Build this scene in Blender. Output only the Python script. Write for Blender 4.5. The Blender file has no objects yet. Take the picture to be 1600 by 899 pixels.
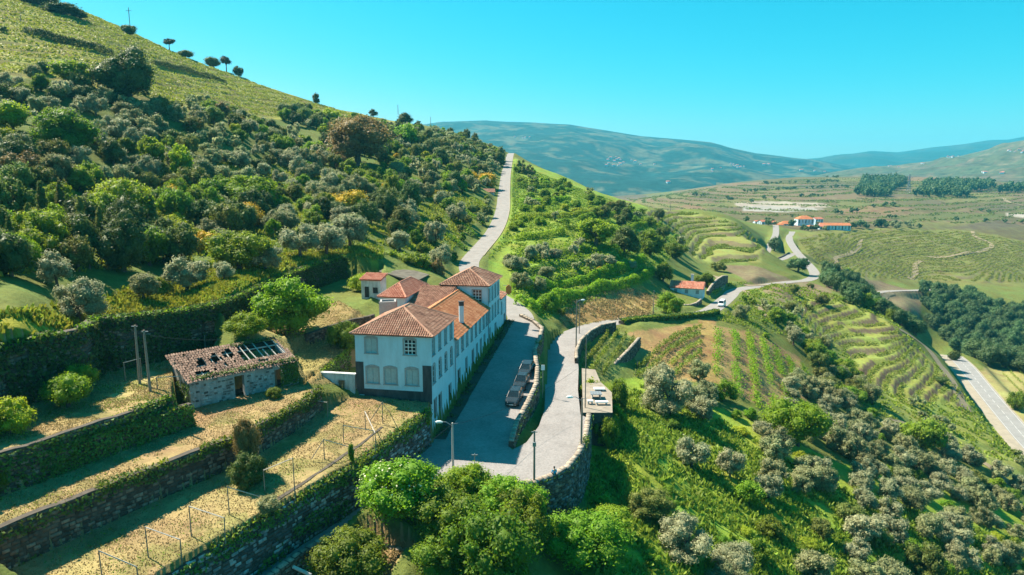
import bpy, math, random
import numpy as np
from mathutils import Vector, Matrix
from mathutils.geometry import delaunay_2d_cdt

random.seed(7)
RNG = np.random.default_rng(7)
SC = bpy.context.scene
COL = SC.collection

# ------------------------------------------------------------------ camera
PITCH = math.atan((449.5 - 268.0) / 1066.7)
CAM_H = 30.0
cam_data = bpy.data.cameras.new('camera')
cam_data.sensor_width = 36.0
cam_data.lens = 24.0
cam_data.clip_start = 0.5
cam_data.clip_end = 30000.0
cam = bpy.data.objects.new('camera', cam_data)
cam.location = (0, 0, CAM_H)
cam.rotation_euler = (math.pi / 2 - PITCH, 0, 0)
COL.objects.link(cam)
SC.camera = cam

# ------------------------------------------------------------------ light
SUN_FROM = Vector((-9.0, 5.9, 12.2)).normalized()          # towards the sun
SUN_EL = math.asin(SUN_FROM.z)
SUN_AZ = math.atan2(SUN_FROM.x, SUN_FROM.y)
world = bpy.data.worlds.new('World')
SC.world = world
world.use_nodes = True
wn = world.node_tree
wn.nodes.clear()
w_out = wn.nodes.new('ShaderNodeOutputWorld')
w_bg = wn.nodes.new('ShaderNodeBackground')
w_sky = wn.nodes.new('ShaderNodeTexSky')
w_sky.sky_type = 'NISHITA'
w_sky.sun_disc = False
w_sky.sun_elevation = SUN_EL
w_sky.sun_rotation = SUN_AZ
w_sky.altitude = 300
w_sky.air_density = 1.0
w_sky.dust_density = 0.6
w_sky.ozone_density = 1.5
# the teal cast of this sky: each channel follows its own power of the physical sky
w_sep = wn.nodes.new('ShaderNodeSeparateColor'); w_cmb = wn.nodes.new('ShaderNodeCombineColor')
wn.links.new(w_sky.outputs[0], w_sep.inputs[0])
for ch, (gain, power, top) in enumerate(((0.0050, 3.6, 4.0), (1.20, 0.76, 9.0), (1.36, 0.73, 9.0))):
    a = wn.nodes.new('ShaderNodeMath'); a.operation = 'POWER'; a.inputs[1].default_value = power
    b = wn.nodes.new('ShaderNodeMath'); b.operation = 'MULTIPLY'; b.inputs[1].default_value = gain
    c = wn.nodes.new('ShaderNodeMath'); c.operation = 'MINIMUM'; c.inputs[1].default_value = top
    wn.links.new(w_sep.outputs[ch], a.inputs[0]); wn.links.new(a.outputs[0], b.inputs[0]); wn.links.new(b.outputs[0], c.inputs[0]); wn.links.new(c.outputs[0], w_cmb.inputs[ch])
wn.links.new(w_cmb.outputs[0], w_bg.inputs['Color'])
w_bg.inputs['Strength'].default_value = 0.070
wn.links.new(w_bg.outputs[0], w_out.inputs['Surface'])

sun_data = bpy.data.lights.new('sun', 'SUN')
sun_data.energy = 5.0
sun_data.angle = math.radians(0.5)
sun_data.color = (1.0, 0.90, 0.74)
sun = bpy.data.objects.new('sun', sun_data)
sun.rotation_euler = (-SUN_FROM).to_track_quat('-Z', 'Y').to_euler()
sun.location = (-200, 100, 300)
COL.objects.link(sun)

SC.view_settings.view_transform = 'Standard'
SC.view_settings.look = 'None'
SC.view_settings.exposure = 1.45
SC.view_settings.gamma = 1.0
SC.render.engine = 'CYCLES'
SC.cycles.max_bounces = 5
SC.cycles.diffuse_bounces = 2
SC.cycles.glossy_bounces = 2
SC.cycles.transmission_bounces = 3
SC.cycles.volume_bounces = 0
SC.cycles.transparent_max_bounces = 6
SC.cycles.caustics_reflective = False
SC.cycles.caustics_refractive = False

# ------------------------------------------------------------------ survey helpers
CP_, SP_ = math.cos(PITCH), math.sin(PITCH)
FPX = 1066.7


def ray_of(px, py):
    u = (px - 800.0) / FPX
    v = (py - 449.5) / FPX
    return Vector((u, CP_ - v * SP_, -SP_ - v * CP_))


def at(px, py, h):
    """surveyed point of the photograph that lies at height h"""
    d = ray_of(px, py)
    k = (h - CAM_H) / d.z
    return Vector((d.x * k, d.y * k, h))


def deep(px, py, z):
    """surveyed point of the photograph that lies z metres out"""
    d = ray_of(px, py)
    return Vector((d.x * z, d.y * z, CAM_H + d.z * z))


def to_px(x, y, h):
    x = np.asarray(x, float); y = np.asarray(y, float); h = np.asarray(h, float) - CAM_H
    zc = y * CP_ - h * SP_
    yc = y * SP_ + h * CP_
    zc = np.where(zc < 1e-3, 1e-3, zc)
    return 800 + FPX * x / zc, 449.5 - FPX * yc / zc


def in_poly(x, y, poly):
    x = np.asarray(x, float); y = np.asarray(y, float)
    inside = np.zeros(x.shape, bool)
    n = len(poly)
    j = n - 1
    for i in range(n):
        xi, yi = poly[i][0], poly[i][1]
        xj, yj = poly[j][0], poly[j][1]
        c = ((yi > y) != (yj > y)) & (x < (xj - xi) * (y - yi) / (yj - yi + 1e-12) + xi)
        inside ^= c
        j = i
    return inside


def vnoise(x, y, seed=0):
    """smooth value noise, vectorised"""
    xi = np.floor(x).astype(np.int64); yi = np.floor(y).astype(np.int64)
    xf = x - xi; yf = y - yi
    xf = xf * xf * (3 - 2 * xf); yf = yf * yf * (3 - 2 * yf)

    def hsh(a, b):
        n = (a * 374761393 + b * 668265263 + seed * 144665) & 0x7fffffff
        n = ((n ^ (n >> 13)) * 1274126177) & 0x7fffffff
        return ((n ^ (n >> 16)) & 0xffff) / 65535.0
    v00 = hsh(xi, yi); v10 = hsh(xi + 1, yi); v01 = hsh(xi, yi + 1); v11 = hsh(xi + 1, yi + 1)
    return (v00 * (1 - xf) + v10 * xf) * (1 - yf) + (v01 * (1 - xf) + v11 * xf) * yf


def fbm(x, y, oct=4, seed=0):
    s = 0; a = 0.5; t = 0
    for k in range(oct):
        s = s + a * vnoise(x, y, seed + k * 17); t += a
        x = x * 2.03 + 5.1; y = y * 2.03 - 3.7; a *= 0.5
    return s / t


# ------------------------------------------------------------------ mesh helpers
def mesh_np(name, verts, faces, mats, cover=None, smooth=False, midx=None):
    """verts (n,3); faces (m,k) with a constant k, or a list of tuples"""
    me = bpy.data.meshes.new(name)
    verts = np.asarray(verts, np.float32)
    if isinstance(faces, np.ndarray):
        m, k = faces.shape
        me.vertices.add(len(verts)); me.vertices.foreach_set('co', verts.ravel())
        me.loops.add(m * k); me.loops.foreach_set('vertex_index', faces.astype(np.int32).ravel())
        me.polygons.add(m)
        me.polygons.foreach_set('loop_start', np.arange(0, m * k, k, dtype=np.int32))
        me.polygons.foreach_set('loop_total', np.full(m, k, np.int32))
        me.update(calc_edges=True)
    else:
        me.from_pydata([tuple(map(float, v)) for v in verts], [], faces)
        me.update()
    if not isinstance(mats, (list, tuple)):
        mats = [mats]
    for m_ in mats:
        me.materials.append(m_)
    if midx is not None:
        me.polygons.foreach_set('material_index', np.asarray(midx, np.int32))
    if cover is not None:
        ca = me.color_attributes.new('cover', 'FLOAT_COLOR', 'POINT')
        c4 = np.ones((len(verts), 4), np.float32); c4[:, :3] = cover
        ca.data.foreach_set('color', c4.ravel())
    if smooth:
        me.polygons.foreach_set('use_smooth', np.ones(len(me.polygons), bool))
    return me


def link(name, me, parent=None, loc=None, rotz=None, scale=None):
    o = bpy.data.objects.new(name, me)
    COL.objects.link(o)
    if parent is not None:
        o.parent = parent
    if loc is not None:
        o.location = loc
    if rotz is not None:
        o.rotation_euler = (0, 0, rotz)
    if scale is not None:
        o.scale = (scale, scale, scale) if not hasattr(scale, '__len__') else scale
    return o


def tag(o, label=None, cat=None, group=None, kind=None):
    if label: o['label'] = label
    if cat: o['category'] = cat
    if group: o['group'] = group
    if kind: o['kind'] = kind
    return o


def thing(name, label, cat, loc=(0, 0, 0), rotz=0.0, group=None):
    o = link(name, None, None, loc, rotz)
    o.empty_display_size = 0.5
    return tag(o, label, cat, group)


def copy_tree(o, parent=None):
    c = o.copy(); COL.objects.link(c)
    if parent is not None:
        c.parent = parent
    for ch in o.children:
        copy_tree(ch, c)
    return c


class MB:
    """collects simple solids into one mesh"""
    def __init__(self):
        self.v = []; self.f = []; self.m = []

    def add(self, vs, fs, mi=0):
        b = len(self.v)
        self.v += [tuple(p) for p in vs]
        self.f += [tuple(i + b for i in f) for f in fs]
        self.m += [mi] * len(fs)
        return self

    def hexa(self, p, mi=0):
        """p: 4 bottom points (ccw from above) then 4 top points"""
        return self.add(p, [(3, 2, 1, 0), (4, 5, 6, 7), (0, 1, 5, 4), (1, 2, 6, 5), (2, 3, 7, 6), (3, 0, 4, 7)], mi)

    def box(self, c, s, rz=0.0, mi=0):
        cx, cy, cz = c; sx, sy, sz = s[0] / 2, s[1] / 2, s[2] / 2
        ca, sa = math.cos(rz), math.sin(rz)
        P = []
        for z in (-sz, sz):
            for (x, y) in ((-sx, -sy), (sx, -sy), (sx, sy), (-sx, sy)):
                P.append((cx + x * ca - y * sa, cy + x * sa + y * ca, cz + z))
        return self.hexa(P, mi)

    def tube(self, pts, radii, n=6, mi=0, cap=True):
        pts = [Vector(p) for p in pts]
        if not hasattr(radii, '__len__'):
            radii = [radii] * len(pts)
        rings = []
        for i, p in enumerate(pts):
            d = (pts[min(i + 1, len(pts) - 1)] - pts[max(i - 1, 0)]).normalized()
            a = d.orthogonal().normalized() if abs(d.z) > 0.999 else d.cross(Vector((0, 0, 1))).normalized()
            b = d.cross(a)
            rings.append([p + (a * math.cos(2 * math.pi * k / n) + b * math.sin(2 * math.pi * k / n)) * radii[i] for k in range(n)])
        vs = [q for r in rings for q in r]
        fs = []
        for i in range(len(pts) - 1):
            for k in range(n):
                k2 = (k + 1) % n
                fs.append((i * n + k, i * n + k2, (i + 1) * n + k2, (i + 1) * n + k))
        if cap:
            fs.append(tuple(range(n - 1, -1, -1)))
            fs.append(tuple((len(pts) - 1) * n + k for k in range(n)))
        return self.add(vs, fs, mi)

    def build(self, name, mats, parent=None, smooth=False, loc=None, rotz=None):
        me = bpy.data.meshes.new(name)
        me.from_pydata(self.v, [], self.f)
        for m_ in (mats if isinstance(mats, (list, tuple)) else [mats]):
            me.materials.append(m_)
        me.polygons.foreach_set('material_index', np.asarray(self.m, np.int32))
        if smooth:
            me.polygons.foreach_set('use_smooth', np.ones(len(me.polygons), bool))
        me.update()
        return link(name, me, parent, loc, rotz)


# ------------------------------------------------------------------ materials
def mat_basic(name, color, rough=0.8, var=0.25, scale=2.0, bump=0.0, bscale=8.0, spec=0.3, metallic=0.0,
              color2=None, detail=6.0, coord='Object', bdist=0.05):
    m = bpy.data.materials.new(name); m.use_nodes = True
    nt = m.node_tree; n = nt.nodes; L = nt.links
    bs = n['Principled BSDF']
    bs.inputs['Roughness'].default_value = rough
    bs.inputs['Specular IOR Level'].default_value = spec
    bs.inputs['Metallic'].default_value = metallic
    tc = n.new('ShaderNodeTexCoord')
    nz = n.new('ShaderNodeTexNoise'); nz.inputs['Scale'].default_value = scale
    nz.inputs['Detail'].default_value = detail; nz.inputs['Roughness'].default_value = 0.65
    L.new(tc.outputs[coord], nz.inputs['Vector'])
    cr = n.new('ShaderNodeValToRGB')
    c = color
    c2 = color2 if color2 else tuple(x * (1 - var) for x in c)
    c1 = tuple(min(1, x * (1 + var * 0.6)) for x in c)
    cr.color_ramp.elements[0].position = 0.32; cr.color_ramp.elements[0].color = (*c2, 1)
    cr.color_ramp.elements[1].position = 0.68; cr.color_ramp.elements[1].color = (*c1, 1)
    L.new(nz.outputs['Fac'], cr.inputs['Fac'])
    L.new(cr.outputs['Color'], bs.inputs['Base Color'])
    if bump > 0:
        nb = n.new('ShaderNodeTexNoise'); nb.inputs['Scale'].default_value = bscale
        nb.inputs['Detail'].default_value = 4
        L.new(tc.outputs[coord], nb.inputs['Vector'])
        bp = n.new('ShaderNodeBump'); bp.inputs['Strength'].default_value = bump
        bp.inputs['Distance'].default_value = bdist
        L.new(nb.outputs['Fac'], bp.inputs['Height'])
        L.new(bp.outputs['Normal'], bs.inputs['Normal'])
    return m


def mat_cover(name, bump=0.5, bscale=3.0, fine=1.1, rough=0.95, amp=0.3):
    """ground whose colour is the mapped cover, broken up by two scales of noise"""
    m = bpy.data.materials.new(name); m.use_nodes = True
    nt = m.node_tree; n = nt.nodes; L = nt.links
    bs = n['Principled BSDF']; bs.inputs['Roughness'].default_value = rough
    bs.inputs['Specular IOR Level'].default_value = 0.1
    at_ = n.new('ShaderNodeAttribute'); at_.attribute_name = 'cover'
    tc = n.new('ShaderNodeTexCoord')
    n1 = n.new('ShaderNodeTexNoise'); n1.inputs['Scale'].default_value = fine; n1.inputs['Detail'].default_value = 9
    n1.inputs['Roughness'].default_value = 0.75
    n2 = n.new('ShaderNodeTexNoise'); n2.inputs['Scale'].default_value = fine * 0.13; n2.inputs['Detail'].default_value = 5
    L.new(tc.outputs['Object'], n1.inputs['Vector']); L.new(tc.outputs['Object'], n2.inputs['Vector'])
    mr = n.new('ShaderNodeMapRange'); mr.inputs['From Min'].default_value = 0.3; mr.inputs['From Max'].default_value = 0.7
    mr.inputs['To Min'].default_value = 1 - amp; mr.inputs['To Max'].default_value = 1 + amp
    L.new(n1.outputs['Fac'], mr.inputs['Value'])
    vm = n.new('ShaderNodeVectorMath'); vm.operation = 'SCALE'
    L.new(at_.outputs['Color'], vm.inputs[0]); L.new(mr.outputs['Result'], vm.inputs['Scale'])
    hs = n.new('ShaderNodeHueSaturation')
    mh = n.new('ShaderNodeMapRange'); mh.inputs['From Min'].default_value = 0.3; mh.inputs['From Max'].default_value = 0.7
    mh.inputs['To Min'].default_value = 0.465; mh.inputs['To Max'].default_value = 0.525
    L.new(n2.outputs['Fac'], mh.inputs['Value']); L.new(mh.outputs['Result'], hs.inputs['Hue'])
    mv = n.new('ShaderNodeMapRange'); mv.inputs['From Min'].default_value = 0.3; mv.inputs['From Max'].default_value = 0.7
    mv.inputs['To Min'].default_value = 0.85; mv.inputs['To Max'].default_value = 1.15
    L.new(n2.outputs['Fac'], mv.inputs['Value']); L.new(mv.outputs['Result'], hs.inputs['Value'])
    L.new(vm.outputs[0], hs.inputs['Color'])
    L.new(hs.outputs[0], bs.inputs['Base Color'])
    nb = n.new('ShaderNodeTexNoise'); nb.inputs['Scale'].default_value = bscale; nb.inputs['Detail'].default_value = 6
    nb.inputs['Roughness'].default_value = 0.7
    L.new(tc.outputs['Object'], nb.inputs['Vector'])
    bp = n.new('ShaderNodeBump'); bp.inputs['Strength'].default_value = bump; bp.inputs['Distance'].default_value = 0.35
    L.new(nb.outputs['Fac'], bp.inputs['Height']); L.new(bp.outputs['Normal'], bs.inputs['Normal'])
    return m


def mat_leaf(name, color, hue=0.03, val=0.25, trans=0.3, tcol=None, rough=0.6):
    """foliage: each leaf has its own tint (attribute), each plant its own shade"""
    m = bpy.data.materials.new(name); m.use_nodes = True
    nt = m.node_tree; n = nt.nodes; L = nt.links
    bs = n['Principled BSDF']; bs.inputs['Roughness'].default_value = rough
    bs.inputs['Specular IOR Level'].default_value = 0.25
    out = n['Material Output']
    oi = n.new('ShaderNodeObjectInfo')
    at_ = n.new('ShaderNodeAttribute'); at_.attribute_name = 'cover'
    sx = n.new('ShaderNodeSeparateColor'); L.new(at_.outputs['Color'], sx.inputs[0])
    rgb = n.new('ShaderNodeRGB'); rgb.outputs[0].default_value = (*color, 1)
    hs = n.new('ShaderNodeHueSaturation')
    a1 = n.new('ShaderNodeMath'); a1.operation = 'MULTIPLY_ADD'      # hue: 0.5 + hue*(r-0.5)*2
    a1.inputs[1].default_value = 2 * hue; a1.inputs[2].default_value = 0.5 - hue
    L.new(oi.outputs['Random'], a1.inputs[0])
    a2 = n.new('ShaderNodeMath'); a2.operation = 'MULTIPLY_ADD'      # leaf hue jitter
    a2.inputs[1].default_value = hue; L.new(sx.outputs[1], a2.inputs[0]); L.new(a1.outputs[0], a2.inputs[2])
    L.new(a2.outputs[0], hs.inputs['Hue'])
    fr = n.new('ShaderNodeMath'); fr.operation = 'FRACT'
    mm = n.new('ShaderNodeMath'); mm.operation = 'MULTIPLY'; mm.inputs[1].default_value = 7.31
    L.new(oi.outputs['Random'], mm.inputs[0]); L.new(mm.outputs[0], fr.inputs[0])
    v1 = n.new('ShaderNodeMath'); v1.operation = 'MULTIPLY_ADD'; v1.inputs[1].default_value = 2 * val; v1.inputs[2].default_value = 1 - val
    L.new(fr.outputs[0], v1.inputs[0])
    v2 = n.new('ShaderNodeMath'); v2.operation = 'MULTIPLY_ADD'; v2.inputs[1].default_value = 0.7; v2.inputs[2].default_value = 0.65
    L.new(sx.outputs[0], v2.inputs[0])
    v3 = n.new('ShaderNodeMath'); v3.operation = 'MULTIPLY'
    L.new(v1.outputs[0], v3.inputs[0]); L.new(v2.outputs[0], v3.inputs[1])
    L.new(v3.outputs[0], hs.inputs['Value'])
    L.new(rgb.outputs[0], hs.inputs['Color'])
    L.new(hs.outputs[0], bs.inputs['Base Color'])
    tr = n.new('ShaderNodeBsdfTranslucent')
    if tcol:
        mx0 = n.new('ShaderNodeMix'); mx0.data_type = 'RGBA'; mx0.blend_type = 'MULTIPLY'; mx0.inputs[0].default_value = 1
        mx0.inputs[7].default_value = (*tcol, 1); L.new(hs.outputs[0], mx0.inputs[6]); L.new(mx0.outputs[2], tr.inputs['Color'])
    else:
        L.new(hs.outputs[0], tr.inputs['Color'])
    mx = n.new('ShaderNodeMixShader'); mx.inputs[0].default_value = trans
    L.new(bs.outputs[0], mx.inputs[1]); L.new(tr.outputs[0], mx.inputs[2]); L.new(mx.outputs[0], out.inputs['Surface'])
    return m
# ================================================================== TERRAIN
# Survey of the hillside: (photo x, photo y, metres out) -> a height.  One smooth surface is
# fitted through these points; terraces and roads are then cut into it.
SURVEY = [
    # meadow above the ivy wall, wood on the left hill
    (-150, 560, 56), (20, 540, 59.5), (60, 500, 66), (60, 440, 80), (300, 450, 98), (350, 475, 86), (450, 410, 118), (560, 400, 130),
    (-150, 420, 84), (640, 410, 140), (-200, 300, 108), (60, 300, 120), (200, 300, 150), (400, 300, 180), (600, 300, 215), (700, 300, 250),
    (750, 300, 275), (690, 370, 185), (560, 350, 160), (60, 190, 165), (200, 155, 205), (350, 200, 220), (500, 240, 260), (620, 240, 300), (720, 250, 350),
    (-200, 160, 150), (100, 70, 240), (-100, 40, 230), (0, -5, 340), (100, 12, 350), (200, 52, 365), (300, 97, 380), (400, 134, 410), (500, 165, 435), (560, 180, 450),
    (620, 192, 465), (690, 203, 480), (750, 225, 490), (-150, -70, 330), (280, 140, 280), (420, 175, 330), (-300, -60, 250),
    # right of the upper road, down to the lower road
    (830, 400, 185), (880, 400, 192), (960, 400, 207), (1000, 405, 226), (830, 330, 255), (900, 330, 280), (960, 340, 292), (1040, 370, 312),
    (1060, 410, 268), (880, 277, 420), (960, 310, 402), (1010, 324, 430), (1100, 332, 450), (1150, 347, 440), (1190, 385, 385), (1110, 370, 400),
    (1100, 415, 300), (1160, 425, 300), (900, 470, 165), (880, 440, 178), (960, 462, 180), (1000, 470, 186), (1070, 455, 214), (1040, 465, 200), (1180, 432, 288),
    (840, 300, 330), (860, 455, 165), (830, 455, 160),
    # slope below the junction
    (960, 780, 79), (950, 860, 66), (985, 700, 89), (965, 645, 107), (1080, 740, 92), (1200, 740, 100), (1350, 740, 118), (1500, 740, 150),
    (1600, 740, 166), (1100, 860, 75), (1300, 860, 87), (1500, 860, 108), (1600, 890, 115), (1000, 960, 60), (1300, 1000, 72), (1700, 900, 125),
    (1100, 600, 128), (1250, 640, 142), (1400, 640, 180), (1480, 640, 196), (1150, 540, 160), (1250, 560, 186), (1200, 490, 215), (1250, 470, 255),
    (1300, 462, 275), (1300, 482, 256), (1335, 480, 266), (1330, 520, 236), (1280, 522, 226), (1400, 514, 244), (1430, 560, 226), (1350, 570, 212), (1480, 600, 214), (1400, 610, 198), (1500, 613, 212), (1330, 545, 224), (1000, 560, 138), (950, 530, 138), (1000, 510, 150),
    (1100, 510, 168), (1060, 640, 114), (1020, 600, 124), (1160, 480, 212), (1215, 450, 262),
    # main road and beyond it
    (1700, 740, 175), (1560, 600, 262), (1590, 570, 300), (1660, 600, 270), (1540, 566, 330), (1500, 556, 372), (1440, 540, 385), (1600, 560, 360), (1460, 470, 440), (1520, 452, 470), (1600, 452, 490),
    (1420, 485, 400), (1375, 462, 415), (1310, 440, 350), (1340, 430, 420),
    # vineyard hill and village
    (1300, 425, 455), (1300, 380, 530), (1450, 438, 505), (1450, 380, 610), (1450, 358, 690), (1300, 362, 625), (1600, 440, 540), (1590, 380, 660), (1590, 358, 740),
    (1250, 355, 640), (1700, 400, 640), (1205, 350, 640), (1180, 350, 660), (1140, 342, 640),
    (1350, 322, 860), (1290, 342, 740), (1500, 318, 960), (1590, 340, 860), (1590, 315, 1060), (1200, 322, 900), (1100, 330, 880), (1060, 305, 1200), (1150, 292, 1350),
    (1280, 276, 1750), (1450, 273, 1750), (1590, 281, 1750), (1350, 300, 1250), (1480, 296, 1250), (1590, 296, 1300), (1000, 318, 1100), (1700, 300, 1300), (1700, 280, 1800), (1000, 310, 1700),
    # ground under the bushes below the junction parapet
    (800, 880, 61.5), (700, 905, 57), (760, 840, 62), (870, 870, 65), (640, 935, 53), (890, 900, 64), (830, 850, 64),
    # terraces (rough levels; exact terraces are cut below)
    (500, 680, 69.6), (150, 720, 58.7), (110, 640, 61), (170, 592, 70), (330, 530, 81), (500, 560, 85), (560, 505, 100.5), (640, 440, 124),
    (480, 880, 58), (-100, 800, 44), (-100, 690, 55), (680, 440, 128), (700, 425, 150),
]
# heights known directly in plan (x, y, h): behind the ridges, under the house, along the frame edges
PLAN = [(-330, 640, 112), (-200, 700, 84), (-110, 760, 58), (-20, 700, 36), (60, 600, 2), (120, 640, -28), (60, 900, -30), (-300, 1200, 60),
        (-60, 1300, 10), (60, 1300, -25), (-12, 85, 3.0), (-8, 105, 4.5), (-8, 122, 6.5), (-22, 88, 6.0), (-19, 38, -2.6), (-40, 24, -3.0), (-5, 40, -9.5),
        (20, 30, -14), (60, 30, -32), (-60, 30, 4), (-70, 50, 12), (-500, 1700, 60), (0, 1800, -10), (190, 480, -30), (215, 560, -20), (240, 520, -24)]

# road centre lines: (x, y, h)
UPPER = [(1.6, 118, 2.75), (1.3, 126, 3.5), (-1.5, 134, 4.3), (-6, 144, 5.3), (-9.3, 156, 6.5), (-10.6, 166, 7.4), (-10.0, 176, 8.4),
         (-5.6, 210, 11.8), (-3.6, 249, 15.9), (-3.6, 302, 21.1), (-3.3, 381, 29.4), (-1.4, 506, 42.2), (0, 560, 44)]
LOWER = [tuple(deep(*p)) for p in [(905, 520, 140), (922, 511.5, 147), (950, 505, 153), (985, 499, 160), (1060, 494, 176), (1100, 489, 186), (1122, 477, 203.6), (1139, 463, 231),
                                   (1150, 453.5, 255), (1183, 447.5, 272), (1230, 441, 299), (1262, 437.5, 316), (1273, 428, 345), (1258, 408, 410), (1244, 393, 450), (1233, 374, 520), (1238, 362, 580)]]
VILLAGE = [tuple(deep(*p)) for p in [(1212, 352, 600), (1212, 366, 535), (1204, 383, 470), (1194, 401, 425), (1200, 409, 408), (1222, 405, 415), (1240, 396, 446)]]
MAIN = [tuple(deep(*p)) for p in [(1490, 556, 300), (1508, 572, 272), (1532, 602, 243), (1572, 650, 214), (1612, 696, 194), (1680, 765, 172)]]
VIADUCT = [tuple(deep(*p)) for p in [(1355, 463, 410), (1372, 457, 418), (1400, 454.5, 428), (1425, 454, 440), (1470, 452, 455)]]

_cp = [tuple(deep(*s)) for s in SURVEY] + PLAN
for road_, step in ((UPPER, 1), (LOWER, 1), (MAIN, 1), (VILLAGE, 2)):
    _cp += list(road_)[::step]
_cp = np.array(_cp)
# junction level and the two road gradients


def road_h(x, y, side_a):
    base = np.where(y > 74, np.where(side_a, 0.085, -0.018) * (y - 74), 0.03 * (y - 74))
    return -1.0 + base


def tps_fit(pts, lam=2e-4):
    r = np.hypot(pts[:, 0], pts[:, 1])
    a = np.stack([np.arctan2(pts[:, 0], pts[:, 1]) * 3.0, np.log(r)], 1)
    n = len(a)
    d2 = ((a[:, None, :] - a[None, :, :]) ** 2).sum(-1)
    K = 0.5 * d2 * np.log(d2 + 1e-12) + lam * np.eye(n)
    Pm = np.concatenate([np.ones((n, 1)), a], 1)
    A = np.zeros((n + 3, n + 3)); A[:n, :n] = K; A[:n, n:] = Pm; A[n:, :n] = Pm.T
    sol = np.linalg.solve(A, np.concatenate([pts[:, 2], np.zeros(3)]))
    return a, sol


_ta, _ts = tps_fit(_cp)


def h_base(x, y):
    x = np.asarray(x, float); y = np.asarray(y, float)
    shp = x.shape
    q = np.stack([np.arctan2(x, y).ravel() * 3.0, np.log(np.hypot(x, y).ravel() + 1e-6)], 1)
    out = np.empty(len(q))
    for s in range(0, len(q), 20000):
        b = q[s:s + 20000]
        d2 = ((b[:, None, :] - _ta[None, :, :]) ** 2).sum(-1)
        out[s:s + 20000] = (0.5 * d2 * np.log(d2 + 1e-12)) @ _ts[:-3] + _ts[-3] + b @ _ts[-2:]
    return out.reshape(shp)


# ---- near street: one cobbled sheet (junction, upper street, lower street, lane)
HOUSE_O = Vector((-9.3, 76.0, 0)); HF = Vector((0.1737, 0.9848, 0)); HG = Vector((-0.9848, 0.1737, 0))


def house(t, s, h=0.0):
    p = HOUSE_O + HF * t + HG * s
    return Vector((p.x, p.y, h))


def at_road(px, py, a, dh=0.0):
    h = 0.0
    for _ in range(8):
        p = at(px, py, h + dh)
        h = float(road_h(p.x, p.y, a))
    return Vector((p.x, p.y, h))


W1_TOP = [at(670, 641, 3.2), at(640, 662, 3.1), at(560, 724, 2.8), at(420, 803, 2.35), at(270, 892, 1.95), at(120, 985, 1.7)]
WEDGE_A = [at_road(797, 690, True, .7), at_road(805, 660, True, .8), at_road(825, 622, True, .9), at_road(836, 598, True, .9), at_road(838, 575, True, .9), at_road(834, 545, True, .9),
           at_road(842, 524, True, .9), at_road(846, 508, True, .9), at_road(832, 496, True, .9), at_road(812, 487, True, .9)]
WEDGE_B = [at_road(800, 703, False), at_road(822, 692, False), at_road(842, 666, False), at_road(851, 640, False), at_road(852, 600, False), at_road(853, 565, False), at_road(857, 540, False),
           at_road(866, 528, False), at_road(882, 518, False), at_road(898, 512, False)]
OUTER = [at_road(565, 818, False), at_road(620, 787, False), at_road(650, 770, False), at_road(700, 768, False), at_road(760, 769, False), at_road(835, 762, False), at_road(862, 753, False), at_road(888, 739, False),
         at_road(906, 717, False), at_road(917, 690, False), at_road(922, 655, False)]
B_RIGHT = [at_road(907, 648, False), at_road(903, 610, False), at_road(904, 575, False), at_road(901, 552, False), at_road(906, 534, False), at_road(922, 519, False), at_road(937, 512, False)]
LANE_R = [at(425, 905, -1.9), at(465, 874, -1.7), at(525, 836, -1.5)]
STREET = ([WEDGE_A[k] for k in range(len(WEDGE_A))] + [house(47.5, -0.1), house(0, -0.05)] + [Vector((p.x, p.y, 0)) for p in W1_TOP]
          + [at(330, 965, -2.1)] + LANE_R + OUTER + B_RIGHT + WEDGE_B[::-1])
STREET2 = [(p.x, p.y) for p in STREET]


def side_a(x, y):
    """left (upper street) side of the wedge wall"""
    mid = [((a.x + b.x) / 2, (a.y + b.y) / 2) for a, b in zip(WEDGE_A, WEDGE_B)][:7]
    mx = np.interp(y, [m[1] for m in mid], [m[0] for m in mid])
    return x < mx


def lane_drop(x, y):
    return -0.035 * np.clip(62 - y, 0, 60)


def street_h(x, y):
    x = np.asarray(x, float); y = np.asarray(y, float)
    return road_h(x, y, side_a(x, y)) + lane_drop(x, y) * (x < -9)


# ---- stone-walled terraces left of the house
W2_TOP = [at(500, 606, 6.3), at(467, 632, 6.0), at(407, 662, 6.0), at(370, 681, 5.9), at(262, 721, 5.8), at(95, 786, 5.7), at(0, 824, 5.7), at(-120, 872, 5.7)]
W3_TOP = [at(299, 631, 8.0), at(230, 652, 8.0), at(150, 676, 8.1), at(70, 700, 8.1), at(0, 719, 8.1), at(-120, 756, 8.1)]
STEP_TOP = [at(268, 619, 8.9), at(215, 640, 8.9), at(102, 675, 8.9), at(40, 696, 8.9), at(0, 708, 8.9), at(-120, 744, 8.9)]
W4_TOP = [at(-120, 590, 14.8), at(0, 541, 14.8), at(60, 528, 14.8), at(128, 513, 14.8), at(150, 498, 14.8), at(187, 497, 14.6), at(275, 487, 14.2), at(330, 478, 13.8), at(375, 462, 13.6), at(430, 436, 13.6),
          at(480, 418, 13.8), at(540, 402, 14.0)]


def xy(L):
    return [(p.x, p.y) for p in L]


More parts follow.
